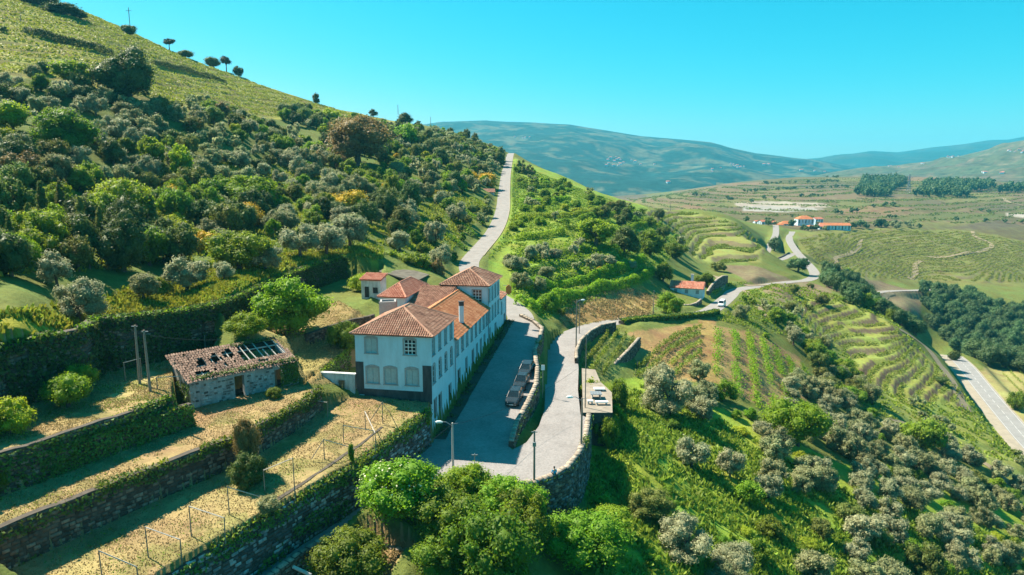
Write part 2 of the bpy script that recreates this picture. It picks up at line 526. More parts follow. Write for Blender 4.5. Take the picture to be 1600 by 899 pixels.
T1 = xy(W1_TOP) + xy([W2_TOP[-1]])[:1] + xy(W2_TOP[::-1]) + [tuple(house(1.0, 9.2)[:2]), tuple(house(0.2, 9.2)[:2]), tuple(house(0, 0)[:2])]
T2 = xy(W2_TOP) + xy(W3_TOP[::-1]) + [(-34.4, 68.3), (-26.1, 76.9)]
T3 = xy(W3_TOP) + xy(STEP_TOP[::-1])
T4B = [(-36.9, 84.0), (-36.9, 89.0), (-37.0, 105.0), (-35.9, 118.5), (-31.8, 129.5), (-24.5, 130), (-23.0, 112), (-23.5, 97), (-26, 88), (-28.5, 82), (-33.5, 80.0)]
T5 = [tuple(q[:2]) for q in (at(470, 597, 6.3), at(492, 588, 6.6), at(543, 548, 6.9), house(12, 9.3), house(22, 10.5), at(585, 492, 8.9), at(545, 500, 8.9), at(515, 510, 8.7), at(478, 522, 8.6))] + [(-29, 84), (-24.3, 76.5)]
Y5 = [tuple(q[:2]) for q in (at(470, 600, 6.3), at(492, 588, 6.4), at(543, 548, 6.7), house(12, 9.1), house(-.2, 9.1), house(-.2, 14))]
PLOT = [tuple(q[:2]) for q in (at(568, 842, -2.5), at(600, 850, -2.7), at(640, 858, -2.7), at(660, 867, -2.7), at(632, 884, -2.6), at(612, 905, -2.6), at(560, 980, -2.8), at(450, 985, -2.8), at(478, 900, -2.4), at(530, 862, -2.3))]
T4 = xy(STEP_TOP) + xy(W4_TOP[:8]) + [(-34.5, 82.0), (-36.2, 70.6)]


def seg_dist(x, y, line):
    """distance to a polyline and the height of its nearest point"""
    best = np.full(x.shape, 1e9); hb = np.zeros(x.shape)
    for (ax, ay, ah), (bx, by, bh) in zip(line[:-1], line[1:]):
        dx, dy = bx - ax, by - ay
        t = np.clip(((x - ax) * dx + (y - ay) * dy) / (dx * dx + dy * dy), 0, 1)
        d = np.hypot(x - ax - t * dx, y - ay - t * dy)
        k = d < best
        best = np.where(k, d, best); hb = np.where(k, ah + t * (bh - ah), hb)
    return best, hb


def smooth_line(pts, n=6):
    """Catmull-Rom through the points"""
    P = [np.array(p, float) for p in pts]
    out = []
    for i in range(len(P) - 1):
        p0 = P[max(i - 1, 0)]; p1 = P[i]; p2 = P[i + 1]; p3 = P[min(i + 2, len(P) - 1)]
        for k in range(n):
            t = k / n
            out.append(tuple(0.5 * ((2 * p1) + (-p0 + p2) * t + (2 * p0 - 5 * p1 + 4 * p2 - p3) * t * t + (-p0 + 3 * p1 - 3 * p2 + p3) * t ** 3)))
    out.append(tuple(P[-1]))
    return out


UPPER_S = smooth_line(UPPER); LOWER_S = smooth_line(LOWER); MAIN_S = smooth_line(MAIN); VILLAGE_S = smooth_line(VILLAGE); VIADUCT_S = smooth_line(VIADUCT)
ROADS = [(UPPER_S, 2.6, 3.5), (LOWER_S, 2.7, 2.5), (MAIN_S, 5.6, 7.0), (VILLAGE_S, 2.6, 3.0), (VIADUCT_S, 2.8, 3.5)]

# vineyards whose ground is stepped in contour terraces: (photo outline, step height, how far up the face stands)
VINE_TERR = {
    'spur': ([(1225, 480), (1262, 470), (1335, 478), (1378, 498), (1410, 522), (1450, 560), (1500, 612), (1520, 640), (1455, 628), (1380, 612), (1345, 585), (1320, 545), (1270, 525)], 1.45),
    'crest': ([(1000, 330), (1040, 326), (1100, 336), (1150, 350), (1192, 374), (1196, 392), (1180, 408), (1120, 412), (1082, 400), (1060, 372), (1030, 350)], 2.2),
    'hill': ([(1245, 372), (1290, 366), (1360, 360), (1480, 362), (1610, 362), (1610, 442), (1440, 438), (1330, 432), (1290, 425), (1262, 395)], 1.5),
    'olive': ([(800, 392), (880, 380), (960, 388), (1003, 405), (1012, 425), (975, 445), (900, 470), (850, 490), (800, 470)], 2.6),
}
_vt = {}


def terr_q(h, x, y):
    return h + (fbm(x / 22, y / 22, 3, 77) - 0.5) * 1.6


def terr_step(h, step):
    q = h / step
    f = q - np.floor(q)
    return (np.floor(q) + np.clip((f - 0.62) / 0.38, 0, 1)) * step + 0.25 * step


def h_final(x, y, with_noise=True):
    x = np.asarray(x, float); y = np.asarray(y, float)
    h = h_base(x, y)
    r = np.hypot(x, y)
    px, py = to_px(x, y, h)
    for key, (poly, step) in VINE_TERR.items():
        lo, hi = {'spur': (195, 300), 'crest': (290, 470), 'hill': (440, 830), 'olive': (140, 240)}[key]
        k = in_poly(px, py, poly) & (r > lo) & (r < hi)
        h = np.where(k, terr_step(terr_q(h, x, y), step), h)
    if with_noise:
        amp = np.clip(r * 0.004, 0.25, 3.0)
        h = h + (fbm(np.arctan2(x, y) * 16, np.log(r + 1e-6) * 16, 5, 3) - 0.5) * amp * 2.2
    # terraces
    n1 = (fbm(x / 1.7, y / 1.7, 3, 9) - 0.5) * 0.22
    for poly, lvl in ((T1, lambda X, Y: 2.25 + 0.042 * (Y - 48) + 0.05 * np.clip(-8 - X, 0, 8)), (T2, lambda X, Y: 5.75 + 0.018 * (Y - 55)), (T3, lambda X, Y: 7.9 + 0 * X), (T4, lambda X, Y: 8.85 + 0.01 * (Y - 60)), (T4B, lambda X, Y: 8.6 + 0.035 * (Y - 84) - .12 * np.clip(X + 33, 0, 8) * np.clip((100 - Y) / 14, 0, 1)), (T5, lambda X, Y: 6.7 + 0.02 * (Y - 76)), (Y5, lambda X, Y: 4.5 + 0 * X), (PLOT, lambda X, Y: -2.75 + 0 * X)):
        k = in_poly(x, y, poly)
        h = np.where(k, lvl(x, y) + n1, h)
    # cuttings for the road ribbons
    for line, hw, sh in ROADS:
        near = (r > 90)
        d, hr = seg_dist(x, y, line)
        w = np.clip(1 - (d - hw) / sh, 0, 1); w = w * w * (3 - 2 * w)
        w = np.where(near, w, 0)
        h = h * (1 - w) + (hr - 0.06) * w
    k = in_poly(x, y, STREET2)
    h = np.where(k, street_h(x, y) - 0.06, h)
    return h


NPHI, PHI0, PHI1 = 436, math.radians(-43.5), math.radians(43.5)
LR = np.concatenate([np.arange(math.log(30), math.log(740), 0.0053), np.arange(math.log(740), math.log(1950), 0.0095)])
PHI = np.linspace(PHI0, PHI1, NPHI)
GX = np.exp(LR)[:, None] * np.sin(PHI)[None, :]
GY = np.exp(LR)[:, None] * np.cos(PHI)[None, :]
GH = h_final(GX, GY)
NR = len(LR)


def ground(x, y):
    """height of the built ground (bilinear on its own mesh)"""
    x = np.asarray(x, float); y = np.asarray(y, float)
    f = (np.arctan2(x, y) - PHI0) / (PHI1 - PHI0) * (NPHI - 1)
    g = np.interp(np.log(np.hypot(x, y) + 1e-9), LR, np.arange(NR))
    i = np.clip(np.floor(g).astype(int), 0, NR - 2); j = np.clip(np.floor(f).astype(int), 0, NPHI - 2)
    a = np.clip(g - i, 0, 1); b = np.clip(f - j, 0, 1)
    return (GH[i, j] * (1 - a) + GH[i + 1, j] * a) * (1 - b) + (GH[i, j + 1] * (1 - a) + GH[i + 1, j + 1] * a) * b


_rr = np.exp(np.arange(math.log(32), math.log(1900), 0.004))


def seen(px, py, rmin=0):
    """ground point seen at a place of the photograph"""
    d = ray_of(px, py)
    hz = math.hypot(d.x, d.y)
    k = _rr / hz
    X = d.x * k; Y = d.y * k; Z = CAM_H + d.z * k
    G = ground(X, Y)
    hit = np.nonzero((Z < G) & (_rr > rmin))[0]
    if len(hit) == 0:
        i = int(np.argmin(Z - G)); return Vector((X[i], Y[i], G[i]))
    i = hit[0]
    if i > 0:
        z0 = Z[i - 1] - G[i - 1]; z1 = Z[i] - G[i]
        w = z0 / (z0 - z1 + 1e-9)
        if z0 < 0: w = 1
        x_ = X[i - 1] + (X[i] - X[i - 1]) * w; y_ = Y[i - 1] + (Y[i] - Y[i - 1]) * w
    else:
        x_, y_ = X[0], Y[0]
    return Vector((x_, y_, float(ground(x_, y_))))


def seen_poly(pts, rmin=0):
    return [tuple(seen(px, py, rmin)[:2]) for px, py in pts]


# ---- what covers the ground (albedo), mapped in plan
C_GRASS = (0.125, 0.185, 0.028); C_SCRUB = (0.125, 0.15, 0.036); C_DRY = (0.30, 0.222, 0.10); C_YEL = (0.25, 0.27, 0.030)
C_VINE = (0.165, 0.180, 0.06); C_SOIL = (0.25, 0.185, 0.115); C_BARE = (0.36, 0.285, 0.175); C_FOREST = (0.105, 0.135, 0.03); C_ORANGE = (0.27, 0.18, 0.065)
COVER = np.empty(GX.shape + (3,)); COVER[:] = C_SCRUB
_gr = np.hypot(GX, GY)
COVER[_gr > 650] = (0.105, 0.092, 0.04)


def paint(poly, col, soft=0.0, rng=(0, 1e9), mix=1.0):
    k = in_poly(GX + (fbm(GX / 3, GY / 3, 3, 5) - .5) * soft, GY + (fbm(GX / 3, GY / 3, 3, 6) - .5) * soft, poly) & (_gr > rng[0]) & (_gr < rng[1])
    COVER[k] = COVER[k] * (1 - mix) + np.array(col) * mix


_pp = to_px(GX, GY, GH)


def paint_seen(pts, col, rng, soft=2.0, mix=1.0):
    j = np.clip(_gr * 0.004, 0.3, 3.0) * soft
    jx = (fbm(GX / j, GY / j, 3, 5) - .5) * j; jy = (fbm(GX / j, GY / j, 3, 6) - .5) * j
    q = to_px(GX + jx, GY + jy, GH)
    k = in_poly(q[0], q[1], pts) & (_gr > rng[0]) & (_gr < rng[1])
    COVER[k] = COVER[k] * (1 - mix) + np.array(col) * mix


# left hill: wood floor, vine slope above
paint_seen([(-400, 470), (0, 440), (240, 440), (420, 410), (560, 395), (700, 395), (780, 300), (800, 240), (700, 195), (620, 180), (500, 165), (400, 160), (250, 130), (120, 110), (-400, 60)], C_FOREST, (75, 470), 3)
paint_seen([(-500, 130), (0, 118), (120, 130), (250, 170), (330, 178), (450, 188), (560, 196), (640, 190), (400, 100), (0, -60), (-500, -200)], (0.26, 0.245, 0.050), (180, 520), 4)
# meadow over the ivy wall
paint_seen([(-200, 560), (0, 545), (135, 515), (190, 500), (350, 480), (480, 425), (590, 410), (590, 385), (420, 400), (330, 415), (240, 440), (150, 470), (-200, 520)], C_YEL, (55, 140), 2)
paint_seen([(240, 440), (330, 415), (420, 400), (560, 388), (600, 400), (440, 425), (350, 455), (300, 470)], (0.15, 0.20, 0.04), (75, 140), 3)
# terraces
for P_ in (T1, T2, T3, T4, T5, PLOT):
    paint(P_, C_DRY, 0.6)
_gn = fbm(GX / 2.2, GY / 2.2, 4, 31)
_kt = (in_poly(GX, GY, T1) | in_poly(GX, GY, T2) | in_poly(GX, GY, T4)) & (_gn > 0.56)
COVER[_kt] = np.array(C_DRY) * 0.5 + np.array((0.13, 0.14, 0.04)) * 0.5
paint_seen([(430, 600), (545, 600), (545, 545), (580, 500), (530, 470), (440, 500), (380, 525)], (0.235, 0.175, 0.07), (75, 115), 1)
# right of the upper road
paint_seen([(760, 420), (800, 240), (1010, 325), (1070, 380), (1015, 440), (850, 500), (800, 480)], (0.18, 0.245, 0.036), (130, 460), 3)
paint_seen([(875, 490), (900, 470), (985, 450), (1030, 470), (1010, 495), (950, 500), (880, 512)], C_ORANGE, (140, 215), 2)
paint_seen([(1000, 332), (1050, 325), (1150, 346), (1196, 380), (1190, 410), (1080, 412), (1050, 365)], (0.19, 0.205, 0.055), (290, 470), 2)
paint_seen([(1120, 415), (1200, 415), (1235, 425), (1300, 455), (1310, 475), (1230, 480), (1170, 440)], (0.17, 0.135, 0.075), (250, 330), 2)
# vine plots between the roads
paint_seen([(980, 520), (1090, 505), (1180, 520), (1250, 560), (1270, 620), (1200, 640), (1120, 600), (1020, 590), (990, 560)], (0.27, 0.185, 0.075), (120, 210), 2)
paint_seen([(1092, 500), (1118, 500), (1125, 600), (1095, 600)], C_ORANGE, (120, 210), 1)
paint_seen([(905, 545), (945, 512), (1000, 530), (960, 600), (915, 600)], (0.17, 0.19, 0.05), (110, 165), 1)
# grassy slope below the junction
paint_seen([(925, 600), (1000, 590), (1180, 660), (1300, 720), (1700, 820), (1700, 1100), (900, 1100), (915, 760)], (0.21, 0.275, 0.034), (50, 240), 3)
paint_seen([(1040, 640), (1180, 660), (1280, 760), (1180, 800), (1040, 720)], (0.26, 0.29, 0.04), (60, 200), 4, .6)
# spur vineyards and the far vineyard hill
paint_seen([(1200, 480), (1262, 462), (1335, 474), (1378, 494), (1450, 555), (1530, 640), (1600, 700), (1500, 690), (1380, 612), (1320, 545), (1250, 520)], (0.20, 0.225, 0.05), (190, 320), 1)
paint_seen([(1380, 610), (1500, 690), (1600, 720), (1590, 770), (1450, 690)], (0.20, 0.22, 0.055), (150, 260), 1)
paint_seen([(1540, 560), (1700, 580), (1700, 720), (1600, 680), (1530, 590)], (0.25, 0.23, 0.085), (190, 380), 1)
paint_seen([(1280, 430), (1440, 440), (1440, 520), (1400, 500), (1330, 470), (1290, 450)], (0.17, 0.135, 0.075), (320, 520), 2)
paint_seen([(1245, 365), (1300, 358), (1700, 352), (1700, 450), (1440, 445), (1300, 432), (1250, 400)], (0.14, 0.145, 0.04), (430, 840), 2)
paint_seen([(1440, 440), (1700, 445), (1700, 590), (1540, 575), (1480, 560), (1440, 500)], C_FOREST, (330, 540), 2)
# plateau fields
for _ in range(70):
    cx, cy = random.uniform(980, 1640), random.uniform(276, 352)
    w, hh = random.uniform(25, 120), random.uniform(2.5, 9)
    sk = random.uniform(-10, 10)
    colr = random.choice([(0.12, 0.125, 0.04), (0.15, 0.11, 0.06), (0.18, 0.115, 0.065), (0.09, 0.11, 0.034), (0.15, 0.14, 0.05), (0.10, 0.085, 0.05)])
    paint_seen([(cx - w, cy + sk * .3), (cx, cy - hh), (cx + w, cy - sk * .3), (cx + w * .4, cy + hh), (cx - w * .6, cy + hh)], colr, (640, 2000), 1, .75)
paint_seen([(1148, 317), (1200, 314), (1288, 318), (1300, 324), (1210, 324), (1150, 322)], (0.28, 0.24, 0.19), (640, 2000), .5)
paint_seen([(1160, 322), (1240, 323), (1290, 327), (1230, 332), (1160, 330)], (0.27, 0.25, 0.22), (640, 2000), .5)
paint_seen([(1575, 333), (1700, 340), (1700, 346), (1570, 338)], (0.34, 0.30, 0.25), (640, 2000), .5)

# darker bands between the vine rows of the upper slope
hv_ = h_base(GX, GY) + (fbm(GX / 30, GY / 30, 2, 4) - .5) * 1.5; fv_ = hv_ / 3.0 - np.floor(hv_ / 3.0)
pv_ = to_px(GX, GY, GH)
k = in_poly(pv_[0], pv_[1], [(-500, 130), (0, 118), (120, 128), (250, 165), (330, 175), (450, 186), (560, 194), (640, 190), (400, 100), (0, -60), (-500, -200)]) & (_gr > 150) & (_gr < 520) & (fv_ > .55)
COVER[k] = COVER[k] * .25 + np.array((0.09, 0.082, 0.025)) * .75
# the risers of the stepped vineyards are dry stone and scrub, the treads green
for key, (poly, step) in VINE_TERR.items():
    lo, hi = {'spur': (195, 300), 'crest': (290, 470), 'hill': (440, 830), 'olive': (140, 240)}[key]
    hb_ = h_base(GX, GY); q_ = terr_q(hb_, GX, GY) / step; f_ = q_ - np.floor(q_)
    pq = to_px(GX, GY, hb_)
    k = in_poly(pq[0], pq[1], poly) & (_gr > lo) & (_gr < hi) & (f_ > {'spur': .64, 'crest': .66, 'hill': .8, 'olive': .58}[key]) & (fbm(GX / 6, GY / 6, 3, 91) > .33)
    COVER[k] = {'spur': (0.13, 0.10, 0.06), 'crest': (0.14, 0.12, 0.06), 'hill': (0.14, 0.125, 0.06), 'olive': (0.09, 0.15, 0.03)}[key]

M_GROUND = mat_cover('ground_cover', bump=0.55, bscale=2.3, fine=0.9)
_ii = (np.arange(NR - 1)[:, None] * NPHI + np.arange(NPHI - 1)[None, :])
_faces = np.stack([_ii, _ii + NPHI, _ii + NPHI + 1, _ii + 1], -1).reshape(-1, 4)[:, ::-1]
_me = mesh_np('hillside', np.stack([GX, GY, GH], -1).reshape(-1, 3), _faces, M_GROUND, cover=COVER.reshape(-1, 3), smooth=True)
tag(link('hillside', _me), kind='structure')
del _pp

# ---- far relief
M_FAR = mat_cover('far_cover', bump=0.4, bscale=0.03, fine=0.03, amp=0.6)


def far_range(name, sky, z, foot_y, zfoot, col_a, col_b, seed, px0, px1, rough, nu=150, nv=60, nscale=600.0):
    """a mountain side rising from a foot to the skyline measured at z metres"""
    us = np.linspace(px0, px1, nu)
    top_y = np.interp(us, [s[0] for s in sky], [s[1] for s in sky])
    V = np.empty((nv, nu, 3))
    for j in range(nv):
        t = j / (nv - 1) * 1.25                                  # past the crest it falls away
        zz = zfoot + (z - zfoot) * t
        for i in range(nu):
            pt = deep(us[i], top_y[i], z); pf = deep(us[i], foot_y, zfoot)
            d = ray_of(us[i], 268)
            x = d.x * zz; y = d.y * zz
            e = min(t, 1.0)
            hgt = pf.z + (pt.z - pf.z) * (e ** 0.85) - max(0, t - 1) * 2.0 * (pt.z - pf.z + 60)
            V[j, i] = (x, y, hgt)
    env = np.clip(np.minimum(np.linspace(0, 1.25, nv) * 3, 1), 0, 1)[:, None] * np.where(np.abs(np.linspace(0, 1.25, nv)[:, None] - 1) < 0.1, 0.12, 1)
    ns = fbm(V[..., 0] / nscale, V[..., 1] / nscale, 5, seed)
    rid = 1 - np.abs(2 * fbm(V[..., 0] / (nscale * 1.3), V[..., 1] / (nscale * 2.2), 4, seed + 5) - 1)
    V[..., 2] += ((ns - 0.5) * 0.9 + (rid - 0.75) * 1.2) * rough * env
    c = (.5 * fbm(V[..., 0] / (nscale * .35), V[..., 1] / (nscale * .35), 5, seed + 9) + .5 * fbm(V[..., 0] / (nscale * .11), V[..., 1] / (nscale * .13), 4, seed + 19))[..., None]
    c = np.clip((c - 0.49) * 10, 0, 1) * (.45 + .55 * fbm(V[..., 0] / 90, V[..., 1] / 90, 3, seed + 3)[..., None] * 1.6)
    cov = np.array(col_a) * (1 - c) + np.array(col_b) * c
    ii = (np.arange(nv - 1)[:, None] * nu + np.arange(nu - 1)[None, :])
    fc = np.stack([ii, ii + 1, ii + nu + 1, ii + nu], -1).reshape(-1, 4)
    return tag(link(name, mesh_np(name, V.reshape(-1, 3), fc, M_FAR, cover=cov.reshape(-1, 3), smooth=True)), kind='structure'), V


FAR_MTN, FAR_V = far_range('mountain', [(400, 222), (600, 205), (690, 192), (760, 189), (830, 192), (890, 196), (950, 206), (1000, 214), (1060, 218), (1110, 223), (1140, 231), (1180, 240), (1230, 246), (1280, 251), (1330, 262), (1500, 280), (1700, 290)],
          5000, 330, 2300, (0.010, 0.040, 0.033), (0.085, 0.092, 0.055), 3, 380, 1560, 75, 380, 150, 520)  # blue-green wood tone carries part of the haze tint in its colour
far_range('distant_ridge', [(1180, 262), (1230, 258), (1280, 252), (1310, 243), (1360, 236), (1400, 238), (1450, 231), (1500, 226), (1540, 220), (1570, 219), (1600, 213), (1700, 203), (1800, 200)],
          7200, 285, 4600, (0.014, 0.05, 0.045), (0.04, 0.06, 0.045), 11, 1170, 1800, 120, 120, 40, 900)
far_range('brown_hill', [(1150, 292), (1260, 277), (1300, 269), (1350, 262), (1400, 258), (1450, 252), (1500, 244), (1540, 233), (1560, 225), (1600, 218), (1700, 203), (1800, 195)],
          3300, 296, 1900, (0.065, 0.075, 0.035), (0.12, 0.095, 0.055), 21, 1120, 1800, 45, 150, 60, 260)
# valley floor closing the view between the ranges
_vf = mesh_np('valley_floor', [(-9000, 1500, -190), (9000, 1500, -190), (9000, 9000, -190), (-9000, 9000, -190)], np.array([[0, 1, 2, 3]]), M_FAR, cover=np.tile((0.09, 0.10, 0.05), (4, 1)))
tag(link('valley_floor', _vf), kind='structure')
# ================================================================== ROADS


def mat_cobble():
    m = bpy.data.materials.new('cobbles'); m.use_nodes = True
    nt = m.node_tree; n = nt.nodes; L = nt.links
    bs = n['Principled BSDF']; bs.inputs['Roughness'].default_value = 0.8; bs.inputs['Specular IOR Level'].default_value = 0.25
    tc = n.new('ShaderNodeTexCoord')
    vo = n.new('ShaderNodeTexVoronoi'); vo.inputs['Scale'].default_value = 5.5; vo.feature = 'F1'
    L.new(tc.outputs['Object'], vo.inputs['Vector'])
    n2 = n.new('ShaderNodeTexNoise'); n2.inputs['Scale'].default_value = 0.22; n2.inputs['Detail'].default_value = 8; n2.inputs['Roughness'].default_value = 0.7
    L.new(tc.outputs['Object'], n2.inputs['Vector'])
    cr = n.new('ShaderNodeValToRGB')
    cr.color_ramp.elements[0].position = 0.3; cr.color_ramp.elements[0].color = (0.19, 0.172, 0.163, 1)
    cr.color_ramp.elements[1].position = 0.7; cr.color_ramp.elements[1].color = (0.285, 0.262, 0.25, 1)
    L.new(n2.outputs['Fac'], cr.inputs['Fac'])
    sc = n.new('ShaderNodeSeparateColor'); L.new(vo.outputs['Color'], sc.inputs[0])
    mr = n.new('ShaderNodeMapRange'); mr.inputs['To Min'].default_value = 0.86; mr.inputs['To Max'].default_value = 1.10
    L.new(sc.outputs[0], mr.inputs['Value'])
    vm = n.new('ShaderNodeVectorMath'); vm.operation = 'SCALE'
    L.new(cr.outputs['Color'], vm.inputs[0]); L.new(mr.outputs['Result'], vm.inputs['Scale'])
    L.new(vm.outputs[0], bs.inputs['Base Color'])
    bp = n.new('ShaderNodeBump'); bp.inputs['Strength'].default_value = 0.5; bp.inputs['Distance'].default_value = 0.03; bp.invert = True
    L.new(vo.outputs['Distance'], bp.inputs['Height']); L.new(bp.outputs['Normal'], bs.inputs['Normal'])
    return m


M_COBBLE = mat_cobble()
M_CONCRETE_ROAD = mat_basic('pale_road', (0.245, 0.222, 0.205), 0.85, 0.18, 0.6, 0.2, 20)
M_ASPHALT = mat_basic('asphalt', (0.235, 0.228, 0.22), 0.85, 0.15, 0.4, 0.2, 30)
M_PAINT = mat_basic('road_paint', (0.42, 0.41, 0.39), 0.6, 0.1, 3)
M_DIRT = mat_basic('track_dirt', (0.26, 0.20, 0.12), 0.95, 0.25, 0.7, 0.3, 6)
M_SHOULDER = mat_basic('pale_shoulder', (0.29, 0.25, 0.19), 0.95, 0.15, 0.5, 0.3, 6)


def sheet_from_poly(name, poly, hfun, step, mat, lift=0.004):
    """fills a plan outline with a triangulated sheet"""
    P = [Vector((p[0], p[1])) for p in poly]
    B = []
    n = len(P)
    for i in range(n):
        a, b = P[i], P[(i + 1) % n]
        m = max(1, int((b - a).length / step))
        for k in range(m):
            B.append(a.lerp(b, k / m))
    nb = len(B)
    xs = [p.x for p in B]; ys = [p.y for p in B]
    gx, gy = np.meshgrid(np.arange(min(xs), max(xs), step), np.arange(min(ys), max(ys), step))
    gx = gx.ravel(); gy = gy.ravel()
    k = in_poly(gx, gy, [(p.x, p.y) for p in B])
    pts = B + [Vector((a, b)) for a, b in zip(gx[k], gy[k])]
    res = delaunay_2d_cdt(pts, [], [list(range(nb))], 1, 1e-4)
    v2 = np.array([(p.x, p.y) for p in res[0]])
    z = hfun(v2[:, 0], v2[:, 1]) + lift
    faces = [tuple(f) for f in res[2]]
    cen = np.array([v2[list(f)].mean(0) for f in faces])
    keep = in_poly(cen[:, 0], cen[:, 1], [(p.x, p.y) for p in B])
    faces = [f for f, kk in zip(faces, keep) if kk]
    return mesh_np(name, np.column_stack([v2, z]), faces, mat, smooth=True)


_st = tag(link('cobbled_street', sheet_from_poly('cobbled_street', STREET2, street_h, 1.6, M_COBBLE)), kind='structure')


def ribbon(name, line, hw_l, hw_r, mat, lift=0.0, snap=False, every=2.0, wob=0.0, kind='structure', seed=1):
    L3 = [Vector(p) for p in line]
    # resample
    out = [L3[0]]
    for a, b in zip(L3[:-1], L3[1:]):
        d = (b - a).length; m = max(1, int(d / every))
        for k in range(1, m + 1):
            out.append(a.lerp(b, k / m))
    vs = []
    for i, p in enumerate(out):
        t = (out[min(i + 1, len(out) - 1)] - out[max(i - 1, 0)]); t.z = 0; t.normalize()
        nrm = Vector((-t.y, t.x, 0))
        w1 = hw_l * (1 + wob * (vnoise(np.array([i * .31]), np.array([0.5]), seed)[0] - .5)); w2 = hw_r * (1 + wob * (vnoise(np.array([i * .31]), np.array([9.5]), seed)[0] - .5))
        for s in (w1, w1 * 0.33 - w2 * 0.33 * 0.5, -w2):
            q = p + nrm * s
            z = float(ground(q.x, q.y)) if snap else p.z
            vs.append((q.x, q.y, z + lift))
    fs = [(i * 3 + k, i * 3 + k + 1, i * 3 + k + 4, i * 3 + k + 3) for i in range(len(out) - 1) for k in range(2)]
    fs = [f[::-1] for f in fs]
    me = mesh_np(name, vs, fs, mat, smooth=True)
    # faces upward
    if me.polygons[0].normal.z < 0:
        me.flip_normals()
    return tag(link(name, me), kind=kind)


ribbon('upper_road', UPPER_S, 2.4, 2.5, M_CONCRETE_ROAD, -0.01)
ribbon('road_edge', [(p[0] + 2.62, p[1], p[2] + 0.10) for p in UPPER_S[36:]], 0.14, 0.14, M_SHOULDER, 0.0)
ribbon('lower_road', LOWER_S, 2.5, 2.6, M_CONCRETE_ROAD, -0.005)
ribbon('village_road', VILLAGE_S, 2.4, 2.4, M_CONCRETE_ROAD, 0.0)
ribbon('viaduct_road', VIADUCT_S, 2.6, 2.6, M_CONCRETE_ROAD, 0.0)
_mn = [Vector(p) for p in MAIN_S]
ribbon('road_shoulder', MAIN_S, 3.6, 7.2, M_SHOULDER, 0.0)
ribbon('main_road', MAIN_S, 3.0, 3.0, M_ASPHALT, 0.02)


def offset_line(line, s):
    L3 = [Vector(p) for p in line]; out = []
    for i, p in enumerate(L3):
        t = (L3[min(i + 1, len(L3) - 1)] - L3[max(i - 1, 0)]); t.z = 0; t.normalize()
        out.append(p + Vector((-t.y, t.x, 0)) * s)
    return out


for s in (-2.7, 2.7):
    ribbon('edge_line', offset_line(MAIN_S, s), 0.07, 0.07, M_PAINT, 0.026)
_cl = offset_line(MAIN_S, 0.0)
_acc = 0.0; _mk = MB()
for a, b in zip(_cl[:-1], _cl[1:]):
    d = b - a; n_ = Vector((-d.y, d.x, 0)).normalized() * 0.08; L_ = d.length; s = 0
    while s < L_ - 3:
        p = a + d * (s / L_); q = a + d * ((s + 3.0) / L_)
        _mk.add([p + n_ + Vector((0, 0, .026)), p - n_ + Vector((0, 0, .026)), q - n_ + Vector((0, 0, .026)), q + n_ + Vector((0, 0, .026))], [(0, 1, 2, 3)])
        s += 7.0
tag(_mk.build('centre_line', M_PAINT), kind='structure')

# dirt tracks, draped on the ground
TRACKS = [([(1402, 513), (1430, 530), (1452, 548), (1472, 575), (1492, 605), (1508, 640)], 1.5, 150),
          ([(1306, 404), (1308, 414), (1313, 424), (1318, 434)], 1.8, 400), ([(1346, 374), (1343, 383), (1340, 391), (1322, 399), (1306, 404)], 1.6, 400),
          ([(1520, 362), (1524, 370), (1545, 379), (1548, 387), (1530, 394), (1500, 398), (1450, 402)], 1.8, 400), ([(1440, 408), (1430, 415), (1431, 427), (1422, 437)], 2.0, 400),
          ([(1395, 458), (1378, 470), (1360, 488)], 1.6, 330), ([(1165, 447), (1200, 446), (1215, 444)], 1.3, 250), ([(1165, 455), (1180, 475), (1200, 500)], 1.2, 150),
          ([(1118, 432), (1128, 441), (1124, 450)], 1.4, 200), ([(1560, 309), (1570, 311), (1575, 316), (1600, 322)], 3.0, 700),
          ([(1465, 690), (1500, 705), (1540, 725), (1580, 760)], 1.0, 120), ([(1390, 655), (1440, 670), (1480, 690)], 1.0, 120)]
for pts, hw, rmin in TRACKS:
    L3 = smooth_line([tuple(seen(px, py, rmin)) for px, py in pts], 5)
    ribbon('dirt_track', L3, hw, hw, M_DIRT, 0.10 + 0.0004 * L3[0][1], snap=True, every=3.0, wob=0.7)
# ================================================================== BUILDERS: leaves, plants, stone walls


def leaf_quads(P, N, size, rng, aspect=1.0, jitter=0.6, up=0.0):
    """one little four-cornered leaf (or leaf spray) per point; returns verts, faces, tint"""
    n = len(P)
    Nn = N + rng.normal(0, jitter, (n, 3)); Nn[:, 2] += up
    Nn /= np.linalg.norm(Nn, axis=1, keepdims=True) + 1e-9
    a = np.cross(Nn, rng.normal(0, 1, (n, 3))); a /= np.linalg.norm(a, axis=1, keepdims=True) + 1e-9
    b = np.cross(Nn, a)
    s = (np.asarray(size) * rng.uniform(0.65, 1.35, n))[:, None] * 0.5
    V = np.empty((n, 4, 3))
    bend = Nn * s * rng.uniform(-0.5, 0.1, n)[:, None]
    V[:, 0] = P - a * s * aspect + bend; V[:, 1] = P - b * s * 0.62; V[:, 2] = P + a * s * aspect + bend; V[:, 3] = P + b * s * 0.62
    F = np.arange(n * 4).reshape(n, 4)
    c = np.empty((n, 3)); c[:, 0] = rng.uniform(0, 1, n); c[:, 1] = rng.uniform(-.5, .5, n) * .6 + .0; c[:, 2] = 0
    return V.reshape(-1, 3), F, np.repeat(c, 4, 0)


_ico_cache = {}


